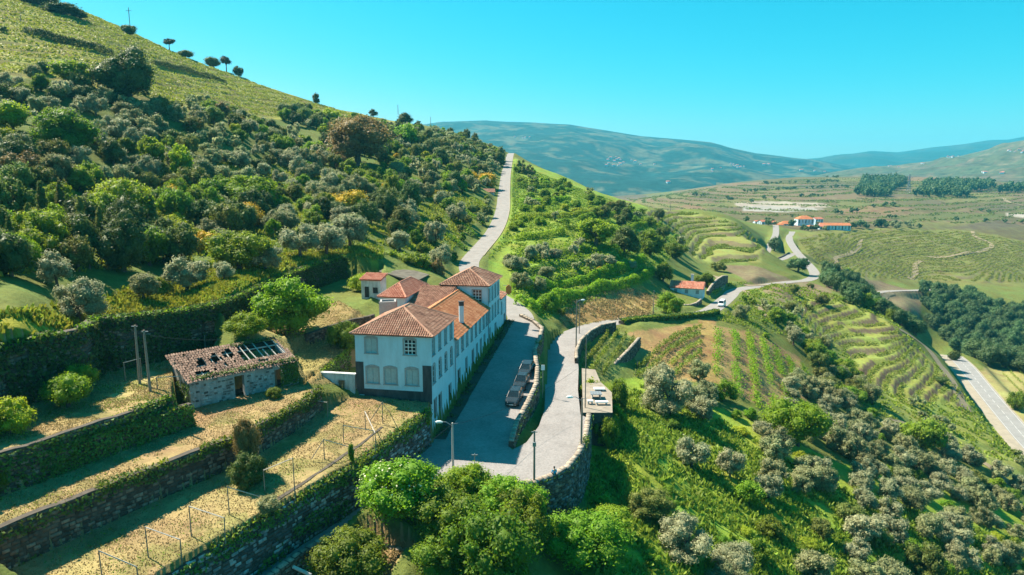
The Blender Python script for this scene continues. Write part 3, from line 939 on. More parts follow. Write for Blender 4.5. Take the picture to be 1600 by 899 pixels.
def ico(sub):
    if sub not in _ico_cache:
        import bmesh
        bm = bmesh.new(); bmesh.ops.create_icosphere(bm, subdivisions=sub, radius=1.0)
        bm.verts.ensure_lookup_table()
        v = np.array([tuple(q.co) for q in bm.verts]); f = np.array([[w.index for w in fc.verts] for fc in bm.faces]); bm.free()
        _ico_cache[sub] = (v, f)
    return _ico_cache[sub]


def join_parts(parts):
    V, F, C = [], [], []; b = 0
    for v, f, c in parts:
        V.append(v); F.append(f + b); C.append(c); b += len(v)
    return np.concatenate(V), np.concatenate(F), np.concatenate(C)


def crown_mesh(name, mat, seed, n_clump, n_leaf, leaf, shape='round', cr=0.36, flat=0.8, zc=0.0, spread=0.72, jitter=0.65, aspect=1.0, fill=True):
    """foliage in clumps spread through the crown's volume (nominal radius 1, centre at zc)"""
    rng = np.random.default_rng(seed)
    C = []; R = []
    tries = 0
    while len(C) < n_clump and tries < 4000:
        tries += 1
        d = rng.normal(0, 1, 3); d /= np.linalg.norm(d)
        rr = rng.uniform(0.25, 1.0) ** 0.5 * spread
        p = d * rr
        if shape == 'column':
            p = np.array([d[0] * .26 * (rr + .2), d[1] * .26 * (rr + .2), rng.uniform(-1.0, 1.15)])
            k = 1 - 0.55 * max(0, p[2]); p[:2] *= k
        elif shape == 'umbrella':
            p[2] = abs(p[2]) * 0.45 + 0.1
        else:
            p[2] *= flat
            if p[2] < -0.55 * flat: continue
        r = cr * rng.uniform(0.55, 1.4)
        if shape == 'column': r *= (1 - 0.35 * max(0, p[2])) * .75
        if any(np.linalg.norm(p - q) < 0.42 * (r + s) for q, s in zip(C, R)): 
            if tries < 2500: continue
        C.append(p); R.append(r)
    C = np.array(C); R = np.array(R)
    if shape == 'round': C = C * np.array([rng.uniform(.8, 1.22), rng.uniform(.8, 1.22), rng.uniform(.88, 1.12)])
    w = R ** 2 / (R ** 2).sum()
    idx = rng.choice(len(C), n_leaf, p=w)
    D = rng.normal(0, 1, (n_leaf, 3)); D /= np.linalg.norm(D, axis=1, keepdims=True)
    rad = R[idx] * (0.74 + 0.56 * rng.uniform(0, 1, n_leaf) ** 2.4)
    P = C[idx] + D * rad[:, None] * np.array([1, 1, 0.9])
    # drop leaves buried inside other clumps
    keep = np.ones(n_leaf, bool)
    for q, s in zip(C, R):
        keep &= ~(np.linalg.norm(P - q, axis=1) < 0.62 * s)
    P = P[keep]; D = D[keep]
    V, F, T = leaf_quads(P, D, leaf, rng, aspect, jitter, up=.4)
    parts = [(V, F, T)]
    if fill:
        iv, if_ = ico(1)
        for q, s in zip(C, R):
            jit = 1 + rng.uniform(-.18, .18, (len(iv), 1))
            vv = q + iv * jit * s * 0.74
            f4 = np.column_stack([if_, if_[:, 2]])
            tt = np.zeros((len(vv), 3)); tt[:, 0] = rng.uniform(0.2, .7, len(vv))
            # store the core as quads by pairing each triangle with a mid point on its last edge
            mid = (vv[if_[:, 2]] + vv[if_[:, 0]]) / 2
            v2 = np.concatenate([vv, mid]); f2 = np.column_stack([if_, len(vv) + np.arange(len(if_))])
            t2 = np.zeros((len(v2), 3)); t2[:, 0] = rng.uniform(0.2, .7, len(v2))
            parts.append((v2, f2, t2))
    V, F, T = join_parts(parts)
    V = V + np.array([0, 0, zc])
    return mesh_np(name, V, F, mat, cover=T)


def trunk_mesh(name, mat, seed, height, r0, n_limb=4, spread=0.5, lean=0.08):
    rng = random.Random(seed)
    mb = MB()
    top = Vector((rng.uniform(-lean, lean), rng.uniform(-lean, lean), height * 0.55))
    mb.tube([(0, 0, -0.25), (top.x * .4, top.y * .4, height * 0.28), top], [r0 * 1.35, r0, r0 * 0.8], 7)
    for k in range(n_limb):
        a = 2 * math.pi * k / n_limb + rng.uniform(-.5, .5)
        e = Vector((math.cos(a) * spread * rng.uniform(.6, 1.1), math.sin(a) * spread * rng.uniform(.6, 1.1), height * rng.uniform(.95, 1.25)))
        m = top.lerp(e, 0.5) + Vector((0, 0, -0.05))
        mb.tube([top - Vector((0, 0, r0)), m, e], [r0 * .65, r0 * .45, r0 * .15], 5)
    me = bpy.data.meshes.new(name); me.from_pydata(mb.v, [], mb.f); me.materials.append(mat); me.update()
    return me


M_BARK = mat_basic('bark', (0.13, 0.10, 0.075), 0.9, 0.35, 6, 0.5, 14)
LEAF = {
    'olive': mat_leaf('olive_leaves', (0.275, 0.29, 0.13), 0.015, 0.18, 0.42),
    'silver': mat_leaf('pale_olive_leaves', (0.33, 0.34, 0.185), 0.012, 0.12, 0.42),
    'green': mat_leaf('green_leaves', (0.155, 0.235, 0.022), 0.025, 0.25, 0.48, (1.3, 1.25, .7)),
    'bright': mat_leaf('bright_leaves', (0.18, 0.30, 0.018), 0.02, 0.18, 0.5, (1.3, 1.2, .6)),
    'lime': mat_leaf('lime_leaves', (0.30, 0.36, 0.02), 0.02, 0.15, 0.5, (1.2, 1.15, .6)),
    'dark': mat_leaf('dark_leaves', (0.10, 0.14, 0.032), 0.02, 0.22, 0.36),
    'mid': mat_leaf('mid_leaves', (0.165, 0.195, 0.042), 0.03, 0.25, 0.42),
    'broom': mat_leaf('broom_flowers', (0.50, 0.33, 0.012), 0.012, 0.15, 0.25),
    'russet': mat_leaf('russet_leaves', (0.24, 0.18, 0.055), 0.02, 0.18, 0.35),
    'pine': mat_leaf('pine_needles', (0.045, 0.072, 0.035), 0.015, 0.2, 0.15),
    'oak': mat_leaf('oak_leaves', (0.075, 0.135, 0.044), 0.015, 0.28, 0.34),
    'ivy': mat_leaf('ivy_leaves', (0.10, 0.17, 0.024), 0.02, 0.2, 0.22),
    'vine': mat_leaf('vine_leaves', (0.20, 0.25, 0.035), 0.02, 0.2, 0.3, (1.2, 1.2, .7)),
    'grass': mat_leaf('grass_blades', (0.225, 0.295, 0.030), 0.03, 0.1, 0.4),
    'drygrass': mat_leaf('dry_grass_blades', (0.33, 0.245, 0.11), 0.02, 0.1, 0.25),
    'yelgrass': mat_leaf('yellow_grass_blades', (0.30, 0.30, 0.032), 0.02, 0.1, 0.3),
}
# crown variants: kind -> list of meshes for three levels of detail
CROWNS = {}


def crowns(kind, leafmat, seeds, **kw):
    for lod, (ncl, nl, lf) in (('hi', (30, 10500, 0.068)), ('mid', (24, 3600, 0.11)), ('lo', (13, 620, 0.21)), ('min', (8, 260, 0.32)), ('far', (6, 90, 0.5))):
        CROWNS[kind, lod] = [crown_mesh('crown', LEAF[leafmat], s + 1000 * len(lod), int(ncl * kw.get('cl', 1)), int(nl * kw.get('lm', 1)), lf * kw.get('ls', 1),
                                        **{k: v for k, v in kw.items() if k not in ('cl', 'lm', 'ls')}) for s in seeds]


crowns('olive', 'olive', (1, 2, 3, 4), cr=0.29, flat=0.82, zc=.92, jitter=0.8, aspect=1.3, ls=.9, spread=.84)
crowns('silver', 'silver', (5, 6), cr=0.29, flat=0.9, zc=.95, jitter=0.8, aspect=1.3, ls=.9, spread=.84)
crowns('green', 'green', (11, 12, 13), cr=0.31, flat=0.85, zc=.86, spread=.8)
crowns('bright', 'bright', (14, 15, 16), cr=0.31, flat=0.85, zc=.86, spread=.8)
crowns('lime', 'lime', (17, 18), cr=0.36, flat=0.85, zc=.85)
crowns('dark', 'dark', (21, 22, 23), cr=0.36, flat=0.95, zc=.95)
crowns('mid', 'mid', (24, 25, 26), cr=0.31, flat=0.88, zc=.9, spread=.8)
crowns('russet', 'russet', (27,), cr=0.33, flat=0.9, zc=1.1, jitter=.8)
crowns('broom', 'broom', (31, 32), cr=0.34, flat=0.75, zc=0.7, jitter=.8)
crowns('pine', 'pine', (33, 34), cr=0.36, flat=.75, zc=1.9, spread=.75, cl=.6, lm=.6)
crowns('oak', 'oak', (35, 36, 37), cr=0.36, flat=0.8, zc=1.0)
crowns('column', 'mid', (41, 42), shape='column', cr=0.36, zc=1.5, lm=.7)
TRUNKS = {'tree': [trunk_mesh('trunk', M_BARK, s, 1.1, 0.085, 4, .5) for s in (1, 2, 3)],
          'pine': [trunk_mesh('trunk', M_BARK, 9, 2.2, 0.07, 4, .45)]}
NAMES = {'olive': ('olive_tree', 'olive tree'), 'silver': ('olive_tree', 'olive tree'), 'green': ('broadleaf_tree', 'tree'), 'bright': ('leafy_tree', 'tree'), 'lime': ('lime_green_tree', 'tree'),
         'dark': ('evergreen_tree', 'tree'), 'mid': ('bushy_tree', 'tree'), 'russet': ('russet_tree', 'tree'), 'broom': ('broom_bush', 'bush'), 'pine': ('pine_tree', 'pine'), 'oak': ('oak_tree', 'tree'), 'column': ('conifer_tree', 'conifer')}


def lod_for(R, p):
    zc = p[1] * CP_ - (p[2] - CAM_H) * SP_
    pxr = R * 1066.7 / max(zc, 1)                                    # crown radius in photo pixels
    return ('hi' if pxr > 36 else 'mid' if pxr > 9 else 'lo'), pxr


def plant_tree(kind, p, R, label=None, group=None, stretch=1.0, sink=0.0, lod=None, shrub=False, name=None, rot=None, cat=None):
    """a tree is an empty at its foot with a crown and a trunk; a shrub is its crown alone"""
    l, _ = lod_for(R, p)
    l = lod or l
    nm, ct = NAMES[kind]
    cm = random.choice(CROWNS[kind, l])
    rot = random.uniform(0, 6.283) if rot is None else rot
    if shrub:
        o = link(name or 'shrub', cm, None, (p[0], p[1], p[2] - sink * R), rot, (R, R, R * stretch))
        return tag(o, label, cat or 'shrub', group)
    t = thing(name or nm, label, cat or ct, (p[0], p[1], p[2] - sink * R), rot, group)
    t.scale = (R, R, R * stretch)
    link('crown', cm, t)
    link('trunk', random.choice(TRUNKS['pine' if kind == 'pine' else 'tree']), t)
    return t


def stuff(name, V, F, T, mat, parent=None, label=None, cat=None):
    o = link(name, mesh_np(name, V, F, mat, cover=T), parent)
    o['kind'] = 'stuff'
    if parent is None:
        tag(o, label, cat)
    return o


# ------------------------------------------------------------------ walls
def mat_stone():
    m = bpy.data.materials.new('rubble_stone'); m.use_nodes = True
    nt = m.node_tree; n = nt.nodes; L = nt.links
    bs = n['Principled BSDF']; bs.inputs['Roughness'].default_value = 0.9; bs.inputs['Specular IOR Level'].default_value = 0.2
    a = n.new('ShaderNodeAttribute'); a.attribute_name = 'cover'
    tc = n.new('ShaderNodeTexCoord'); nz = n.new('ShaderNodeTexNoise'); nz.inputs['Scale'].default_value = 3.5; nz.inputs['Detail'].default_value = 6
    L.new(tc.outputs['Object'], nz.inputs['Vector'])
    mr = n.new('ShaderNodeMapRange'); mr.inputs['From Min'].default_value = .3; mr.inputs['From Max'].default_value = .7; mr.inputs['To Min'].default_value = .7; mr.inputs['To Max'].default_value = 1.25
    L.new(nz.outputs['Fac'], mr.inputs['Value'])
    vm = n.new('ShaderNodeVectorMath'); vm.operation = 'SCALE'; L.new(a.outputs['Color'], vm.inputs[0]); L.new(mr.outputs['Result'], vm.inputs['Scale'])
    L.new(vm.outputs[0], bs.inputs['Base Color'])
    bp = n.new('ShaderNodeBump'); bp.inputs['Strength'].default_value = .5; bp.inputs['Distance'].default_value = .05
    L.new(nz.outputs['Fac'], bp.inputs['Height']); L.new(bp.outputs['Normal'], bs.inputs['Normal'])
    return m


M_STONE = mat_stone()
M_CORE = mat_basic('wall_earth', (0.085, 0.07, 0.055), 0.95, 0.35, 1.6, 0.5, 5)
M_COPING = mat_basic('wall_coping', (0.34, 0.28, 0.22), 0.9, 0.3, 1.2, 0.4, 6)


def stone_boxes(P, U, Wd, Nv, lw, lh, dep, rng):
    """boxes centred at P with axes U (along), Wd (up), Nv (out)"""
    n = len(P)
    sg = np.array([(-1, -1, -1), (1, -1, -1), (1, 1, -1), (-1, 1, -1), (-1, -1, 1), (1, -1, 1), (1, 1, 1), (-1, 1, 1)], float)
    V = np.empty((n, 8, 3))
    for k in range(8):
        a, b, c = sg[k]
        j = rng.uniform(.75, 1.0, (n, 1))
        j2 = rng.uniform(.75, 1.0, (n, 1))
        taper = 0.86 if c > 0 else 1.0
        V[:, k] = P + U * (a * lw[:, None] * .5 * j * taper) + Wd * (b * lh[:, None] * .5 * j2 * taper) + Nv * (c * dep[:, None] * .5)
    fq = np.array([(4, 5, 6, 7), (0, 1, 5, 4), (1, 2, 6, 5), (2, 3, 7, 6), (3, 0, 4, 7)])
    F = (np.arange(n)[:, None, None] * 8 + fq[None]).reshape(-1, 4)
    return V.reshape(-1, 3), F


def resample(line, step):
    P = [Vector(p) for p in line]; out = [P[0]]
    for a, b in zip(P[:-1], P[1:]):
        m = max(1, int(round((b - a).length / step)))
        out += [a.lerp(b, k / m) for k in range(1, m + 1)]
    return out


def stone_wall(label, top, low_side, name='retaining_wall', cat='stone wall', thick=0.7, base=None, cell=(0.5, 0.33), tones=((0.24, 0.22, 0.20), (0.16, 0.14, 0.12), (0.34, 0.31, 0.28)),
               group=None, coping=True, ivy=None, ivy_top=0.0, ivy_face=0.0, both=False, out=0.12, seed=0, ivy_mat='ivy', ivy_den=34, rough_top=0.12, ivy_size=.26, bshift=1.3, crest=.38):
    """a wall whose crest follows the line `top`; low_side=+1 if the drop is on the left of its direction.
    parts: core, stonework (stuff), coping, ivy (stuff)"""
    rng = np.random.default_rng(seed + 100)
    L = resample(top, 1.0)
    n = len(L)
    T = []
    for i in range(n):
        d = L[min(i + 1, n - 1)] - L[max(i - 1, 0)]; d.z = 0; T.append(d.normalized())
    Nn = [Vector((-t.y, t.x, 0)) * low_side for t in T]
    root = thing(name, label, cat, tuple(L[n // 2]), 0, group)
    o = Vector(L[n // 2])
    bz = []
    for p, q in zip(L, Nn):
        e = p + q * bshift
        b = float(ground(e.x, e.y)) - 0.4 if base is None else base(e.x, e.y) - .4
        bz.append(min(b, p.z - 0.3))
    vs = []; 
    for i in range(n):
        rt = (vnoise(np.array([i * .7]), np.array([seed + .5]), 4)[0] - .5) * rough_top * 2
        f = L[i] + Nn[i] * out; b = L[i] - Nn[i] * (thick - out)
        vs += [(f.x - o.x + Nn[i].x * .12, f.y - o.y + Nn[i].y * .12, bz[i] - o.z), (f.x - o.x, f.y - o.y, L[i].z + rt - o.z), (b.x - o.x, b.y - o.y, L[i].z + rt - o.z), (b.x - o.x, b.y - o.y, bz[i] - o.z)]
    fs = []
    for i in range(n - 1):
        for k in range(3):
            fs.append((i * 4 + k, i * 4 + k + 1, i * 4 + k + 5, i * 4 + k + 4))
    fs += [(0, 3, 2, 1), ((n - 1) * 4, (n - 1) * 4 + 1, (n - 1) * 4 + 2, (n - 1) * 4 + 3)]
    if low_side > 0: fs = [f[::-1] for f in fs]
    link('core', mesh_np('core', vs, fs, M_CORE), root)
    # stones on the face(s)
    PP, UU, WW, NN, LW, LH, DP = [], [], [], [], [], [], []
    cum = [0.0]
    for a, b in zip(L[:-1], L[1:]): cum.append(cum[-1] + (b - a).length)
    tot = cum[-1]
    for sgn in ((1, -1) if both else (1,)):
        s0 = 0.0
        hmax = max(p.z - b for p, b in zip(L, bz))
        rows = max(1, int(hmax / cell[1]))
        for r in range(rows):
            s = rng.uniform(0, cell[0])
            while s < tot:
                w = cell[0] * rng.uniform(.6, 1.5)
                i = min(int(np.searchsorted(cum, s)), n - 1); i0 = max(i - 1, 0)
                f = 0 if cum[i] == cum[i0] else (s - cum[i0]) / (cum[i] - cum[i0])
                p = L[i0].lerp(L[i], f); nv = Nn[i0] * sgn
                zb = bz[i0] * (1 - f) + bz[i] * f
                z = p.z - (r + .5) * cell[1] + rng.uniform(-.04, .04)
                if z > zb + .2:
                    q = p + Nn[i0] * (out if sgn > 0 else -(thick - out)) * 1.0
                    fr = (p.z - z) / max(p.z - zb, .1)
                    q = q + nv * (.12 * fr if sgn > 0 else 0)
                    PP.append((q.x - o.x, q.y - o.y, z - o.z)); UU.append(tuple(T[i0])); NN.append(tuple(nv)); LW.append(w); LH.append(cell[1] * rng.uniform(.75, 1.05)); DP.append(rng.uniform(.06, .22))
                s += w
    if PP:
        PP = np.array(PP); UU = np.array(UU); NN = np.array(NN)
        WW = np.tile((0, 0, 1.0), (len(PP), 1))
        V, F = stone_boxes(PP, UU, WW, NN, np.array(LW), np.array(LH), np.array(DP), rng)
        tn = np.array(tones); ci = rng.integers(0, len(tn), len(PP)); w = rng.uniform(.7, 1.25, (len(PP), 1))
        stuff('stonework', V, F, np.repeat(tn[ci] * w, 8, 0), M_STONE, root)
    if coping:
        mb = []
        PPc = []; s = 0.0; UUc = []; LWc = []
        while s < tot - .3:
            w = rng.uniform(.5, 1.0)
            i = min(int(np.searchsorted(cum, s + w / 2)), n - 1); i0 = max(i - 1, 0)
            f = 0 if cum[i] == cum[i0] else (s + w / 2 - cum[i0]) / (cum[i] - cum[i0])
            p = L[i0].lerp(L[i], min(max(f, 0), 1)) + Nn[i0] * (out - thick / 2)
            PPc.append((p.x - o.x, p.y - o.y, p.z - o.z + .05 + rng.uniform(-.03, .04))); UUc.append(i0); LWc.append(w); s += w * 1.02
        U = np.array([tuple(T[i]) for i in UUc]); Nz = np.array([tuple(Nn[i]) for i in UUc])
        V, F = stone_boxes(np.array(PPc), U, Nz, np.tile((0, 0, 1.0), (len(PPc), 1)), np.array(LWc), np.full(len(PPc), thick + .1), np.full(len(PPc), .16), rng)
        w = rng.uniform(.75, 1.2, (len(PPc), 1))
        stuff('coping', V, F, np.repeat(np.array((0.33, 0.27, 0.21)) * w, 8, 0), M_STONE, root)
    if ivy_top > 0:                                                 # mat of leaves over the crest, its sunlit look put into a lighter green
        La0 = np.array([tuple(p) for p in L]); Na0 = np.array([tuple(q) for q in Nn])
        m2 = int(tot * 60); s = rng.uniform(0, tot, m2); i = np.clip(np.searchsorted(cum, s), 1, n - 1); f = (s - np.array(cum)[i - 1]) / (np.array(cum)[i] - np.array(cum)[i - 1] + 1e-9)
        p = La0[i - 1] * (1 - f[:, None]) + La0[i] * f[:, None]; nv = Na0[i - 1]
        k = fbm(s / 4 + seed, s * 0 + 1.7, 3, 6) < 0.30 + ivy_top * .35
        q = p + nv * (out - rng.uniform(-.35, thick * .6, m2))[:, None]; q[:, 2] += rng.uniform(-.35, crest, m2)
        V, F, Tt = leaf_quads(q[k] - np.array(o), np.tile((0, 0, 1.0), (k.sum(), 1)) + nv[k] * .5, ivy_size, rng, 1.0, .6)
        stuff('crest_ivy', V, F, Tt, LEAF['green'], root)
    if ivy_face > 0 or ivy_top > 0:
        area = sum((cum[i + 1] - cum[i]) * (L[i].z - bz[i]) for i in range(n - 1))
        m = int(area * ivy_den)
        s = rng.uniform(0, tot, m); i = np.clip(np.searchsorted(cum, s), 1, n - 1); f = (s - np.array(cum)[i - 1]) / (np.array(cum)[i] - np.array(cum)[i - 1] + 1e-9)
        La = np.array([tuple(p) for p in L]); Na = np.array([tuple(q) for q in Nn]); Ba = np.array(bz)
        p = La[i - 1] * (1 - f[:, None]) + La[i] * f[:, None]; nv = Na[i - 1]; zb = Ba[i - 1] * (1 - f) + Ba[i] * f
        v = rng.uniform(0, 1, m)
        z = p[:, 2] - v * (p[:, 2] - zb)
        cov = fbm(s / 3.5 + seed, z / 2.2, 4, 12 + seed)
        keep = cov + (1 - v) * 0.25 < ivy_face + .12 if ivy_face > 0 else np.zeros(m, bool)
        if ivy_top > 0:
            hang = ivy_top * (0.35 + 1.3 * fbm(s / 2.0 + seed, s * 0 + 3.3, 3, 5))
            keep |= (p[:, 2] - z) < hang
        bulge = 0.10 + 0.45 * fbm(s / 1.3, z / 1.1, 3, 44) * (0.5 + ivy_face)
        q = p + nv * (out + .1 + bulge * rng.uniform(.3, 1, m))[:, None]; q[:, 2] = z
        q = q[keep]; nv = nv[keep]
        parts = [leaf_quads(q - np.array(o), nv + np.array([0, 0, .35]), ivy_size, rng, 1.0, .6)]
        if ivy_top > 0:                                             # mat of leaves over the crest
            m2 = int(tot * thick * 26)
            s = rng.uniform(0, tot, m2); i = np.clip(np.searchsorted(cum, s), 1, n - 1); f = (s - np.array(cum)[i - 1]) / (np.array(cum)[i] - np.array(cum)[i - 1] + 1e-9)
            p = La[i - 1] * (1 - f[:, None]) + La[i] * f[:, None]; nv = Na[i - 1]
            k = fbm(s / 4 + seed, s * 0 + 1.7, 3, 6) < 0.35 + ivy_top * .25
            q = p + nv * (out - rng.uniform(0, thick + .3, m2) + .2)[:, None]; q[:, 2] += .05 + rng.uniform(0, crest, m2)
            parts.append(leaf_quads(q[k] - np.array(o), np.tile((0, 0, 1.0), (k.sum(), 1)) + nv[k] * .4, ivy_size, rng, 1.0, .6))
        V, F, Tt = join_parts(parts)
        stuff('ivy', V, F, Tt, LEAF[ivy_mat], root)
    return root
# ================================================================== THE WHITE HOUSE AND ITS OUTBUILDINGS


def mat_plaster(name, col, stain=(0.30, 0.29, 0.26), amount=0.5):
    m = bpy.data.materials.new(name); m.use_nodes = True
    nt = m.node_tree; n = nt.nodes; L = nt.links
    bs = n['Principled BSDF']; bs.inputs['Roughness'].default_value = 0.9; bs.inputs['Specular IOR Level'].default_value = 0.15
    tc = n.new('ShaderNodeTexCoord')
    mp = n.new('ShaderNodeMapping'); mp.inputs['Scale'].default_value = (1.1, 1.1, 0.35); L.new(tc.outputs['Object'], mp.inputs['Vector'])
    n1 = n.new('ShaderNodeTexNoise'); n1.inputs['Scale'].default_value = 1.1; n1.inputs['Detail'].default_value = 9; n1.inputs['Roughness'].default_value = .72
    L.new(mp.outputs[0], n1.inputs['Vector'])
    cr = n.new('ShaderNodeValToRGB'); cr.color_ramp.elements[0].position = .40; cr.color_ramp.elements[0].color = (0, 0, 0, 1)
    cr.color_ramp.elements[1].position = .78; cr.color_ramp.elements[1].color = (amount, amount, amount, 1)
    L.new(n1.outputs['Fac'], cr.inputs['Fac'])
    mx = n.new('ShaderNodeMix'); mx.data_type = 'RGBA'; mx.inputs[6].default_value = (*col, 1); mx.inputs[7].default_value = (*stain, 1)
    L.new(cr.outputs['Color'], mx.inputs[0]); L.new(mx.outputs[2], bs.inputs['Base Color'])
    bp = n.new('ShaderNodeBump'); bp.inputs['Strength'].default_value = .25; bp.inputs['Distance'].default_value = .03
    L.new(n1.outputs['Fac'], bp.inputs['Height']); L.new(bp.outputs['Normal'], bs.inputs['Normal'])
    return m


M_PLASTER = mat_plaster('white_plaster', (0.53, 0.68, 0.74), (0.34, 0.38, 0.39), amount=.5)
M_PLASTER_OLD = mat_plaster('weathered_plaster', (0.60, 0.60, 0.58), (0.13, 0.12, 0.10), .95)
M_BLACKENED = mat_plaster('blackened_plaster', (0.055, 0.05, 0.05), (0.20, 0.19, 0.18), .5)
M_GRANITE = mat_basic('granite_trim', (0.36, 0.34, 0.33), .85, .2, 5, .3, 20)
M_SHUTTER = mat_basic('pale_shutter', (0.42, 0.47, 0.46), .7, .15, 4)
M_SHUTTER2 = mat_basic('grey_shutter', (0.24, 0.29, 0.30), .7, .2, 4)
M_WHITEWOOD = mat_basic('white_wood', (0.78, 0.77, 0.74), .6, .1, 6)
M_DARKWOOD = mat_basic('dark_door_wood', (0.045, 0.042, 0.04), .7, .3, 5, .2, 12)
M_BROWNWOOD = mat_basic('brown_door_wood', (0.22, 0.14, 0.08), .75, .3, 5, .2, 12)
M_METAL = mat_basic('grey_metal', (0.30, 0.31, 0.32), .5, .15, 8, metallic=.6)
M_GLASS = mat_basic('window_glass', (0.02, 0.024, 0.028), .08, .1, 3, spec=.6)
M_OLDWOOD = mat_basic('bleached_wood', (0.42, 0.39, 0.35), .9, .25, 7, .3, 15)


def mat_tile(name, a, b, c):
    m = bpy.data.materials.new(name); m.use_nodes = True
    nt = m.node_tree; n = nt.nodes; L = nt.links
    bs = n['Principled BSDF']; bs.inputs['Roughness'].default_value = .85; bs.inputs['Specular IOR Level'].default_value = .2
    at_ = n.new('ShaderNodeAttribute'); at_.attribute_name = 'cover'
    sx = n.new('ShaderNodeSeparateColor'); L.new(at_.outputs['Color'], sx.inputs[0])
    cr = n.new('ShaderNodeValToRGB')
    cr.color_ramp.elements[0].position = 0; cr.color_ramp.elements[0].color = (*a, 1)
    cr.color_ramp.elements[1].position = 1; cr.color_ramp.elements[1].color = (*c, 1)
    e = cr.color_ramp.elements.new(.5); e.color = (*b, 1)
    tc = n.new('ShaderNodeTexCoord'); nz = n.new('ShaderNodeTexNoise'); nz.inputs['Scale'].default_value = .9; nz.inputs['Detail'].default_value = 7
    L.new(tc.outputs['Object'], nz.inputs['Vector'])
    ad = n.new('ShaderNodeMath'); ad.operation = 'MULTIPLY_ADD'; ad.inputs[1].default_value = 1.6; ad.inputs[2].default_value = -.55
    L.new(nz.outputs['Fac'], ad.inputs[0])
    a2 = n.new('ShaderNodeMath'); a2.operation = 'MULTIPLY_ADD'; a2.inputs[1].default_value = .55; L.new(sx.outputs[0], a2.inputs[0]); L.new(ad.outputs[0], a2.inputs[2])
    L.new(a2.outputs[0], cr.inputs['Fac']); L.new(cr.outputs[0], bs.inputs['Base Color'])
    return m


M_TILE_OLD = mat_tile('old_roof_tile', (0.16, 0.077, 0.052), (0.32, 0.155, 0.10), (0.43, 0.25, 0.17))
M_TILE_NEW = mat_tile('orange_roof_tile', (0.36, 0.11, 0.045), (0.52, 0.195, 0.085), (0.62, 0.31, 0.16))
M_TILE_RED = mat_tile('red_roof_tile', (0.36, 0.115, 0.07), (0.49, 0.185, 0.115), (0.54, 0.26, 0.18))
M_TILE_GREY = mat_tile('lichened_roof_tile', (0.085, 0.072, 0.055), (0.16, 0.14, 0.105), (0.24, 0.19, 0.12))
M_TILE_RUIN = mat_tile('weathered_roof_tile', (0.08, 0.052, 0.04), (0.18, 0.11, 0.08), (0.30, 0.20, 0.15))


def roof_face(poly, mat, root_o, rng, tw=.27, tl=.42, hgt=.11, holes=None, jit=.02, missing=0.0):
    """barrel tiles laid over a planar roof face; poly: eave-left, eave-right, then the upper corners. Returns tiles + bed"""
    P = [np.array(tuple(p)) for p in poly]
    u = P[1] - P[0]; W = np.linalg.norm(u); u = u / W
    nrm = np.zeros(3)
    for i in range(len(P)):
        nrm += np.cross(P[i] - P[0], P[(i + 1) % len(P)] - P[0])
    nrm /= np.linalg.norm(nrm)
    if nrm[2] < 0: nrm = -nrm
    w = np.cross(nrm, u)
    if w[2] < 0: w = -w
    uv = [((p - P[0]) @ u, (p - P[0]) @ w) for p in P]
    u0 = min(a for a, b in uv); u1 = max(a for a, b in uv); v1 = max(b for a, b in uv)
    cu = np.arange(u0 + tw / 2, u1, tw); cv = np.arange(tl * .35, v1, tl)
    gu, gv = np.meshgrid(cu, cv); gu = gu.ravel(); gv = gv.ravel()
    k = in_poly(gu, gv, uv)
    if holes:
        for hpoly in holes: k &= ~in_poly(gu, gv, hpoly)
    k &= rng.uniform(0, 1, len(gu)) > missing
    gu = gu[k]; gv = gv[k]; n = len(gu)
    gu = gu + rng.normal(0, jit, n) * .5; gv = gv + rng.normal(0, jit, n)
    prof = [(-.5, 0.0), (-.30, .8), (0, 1.0), (.30, .8), (.5, 0.0)]
    V = np.empty((n, 10, 3))
    for e, (dv, lift, sc) in enumerate(((-tl * .56, hgt * .30, 1.0), (tl * .56, hgt * .12, .84))):
        for q, (a, hh) in enumerate(prof):
            off = u[None] * (gu + a * tw * sc)[:, None] + w[None] * (gv + dv)[:, None] + nrm[None] * (hgt * hh * sc + lift + .02)
            V[:, e * 5 + q] = P[0] + off
    V = V - np.array(tuple(root_o))
    fq = np.array([(0, 1, 6, 5), (1, 2, 7, 6), (2, 3, 8, 7), (3, 4, 9, 8)])
    F = (np.arange(n)[:, None, None] * 10 + fq[None]).reshape(-1, 4)
    T = np.zeros((n, 3)); T[:, 0] = rng.uniform(0, 1, n)
    return V.reshape(-1, 3), F, np.repeat(T, 10, 0)


def flip_up(vs, f):
    a, b, c = (Vector(vs[i]) for i in f[:3])
    return f if (b - a).cross(c - a).z > 0 else tuple(reversed(f))


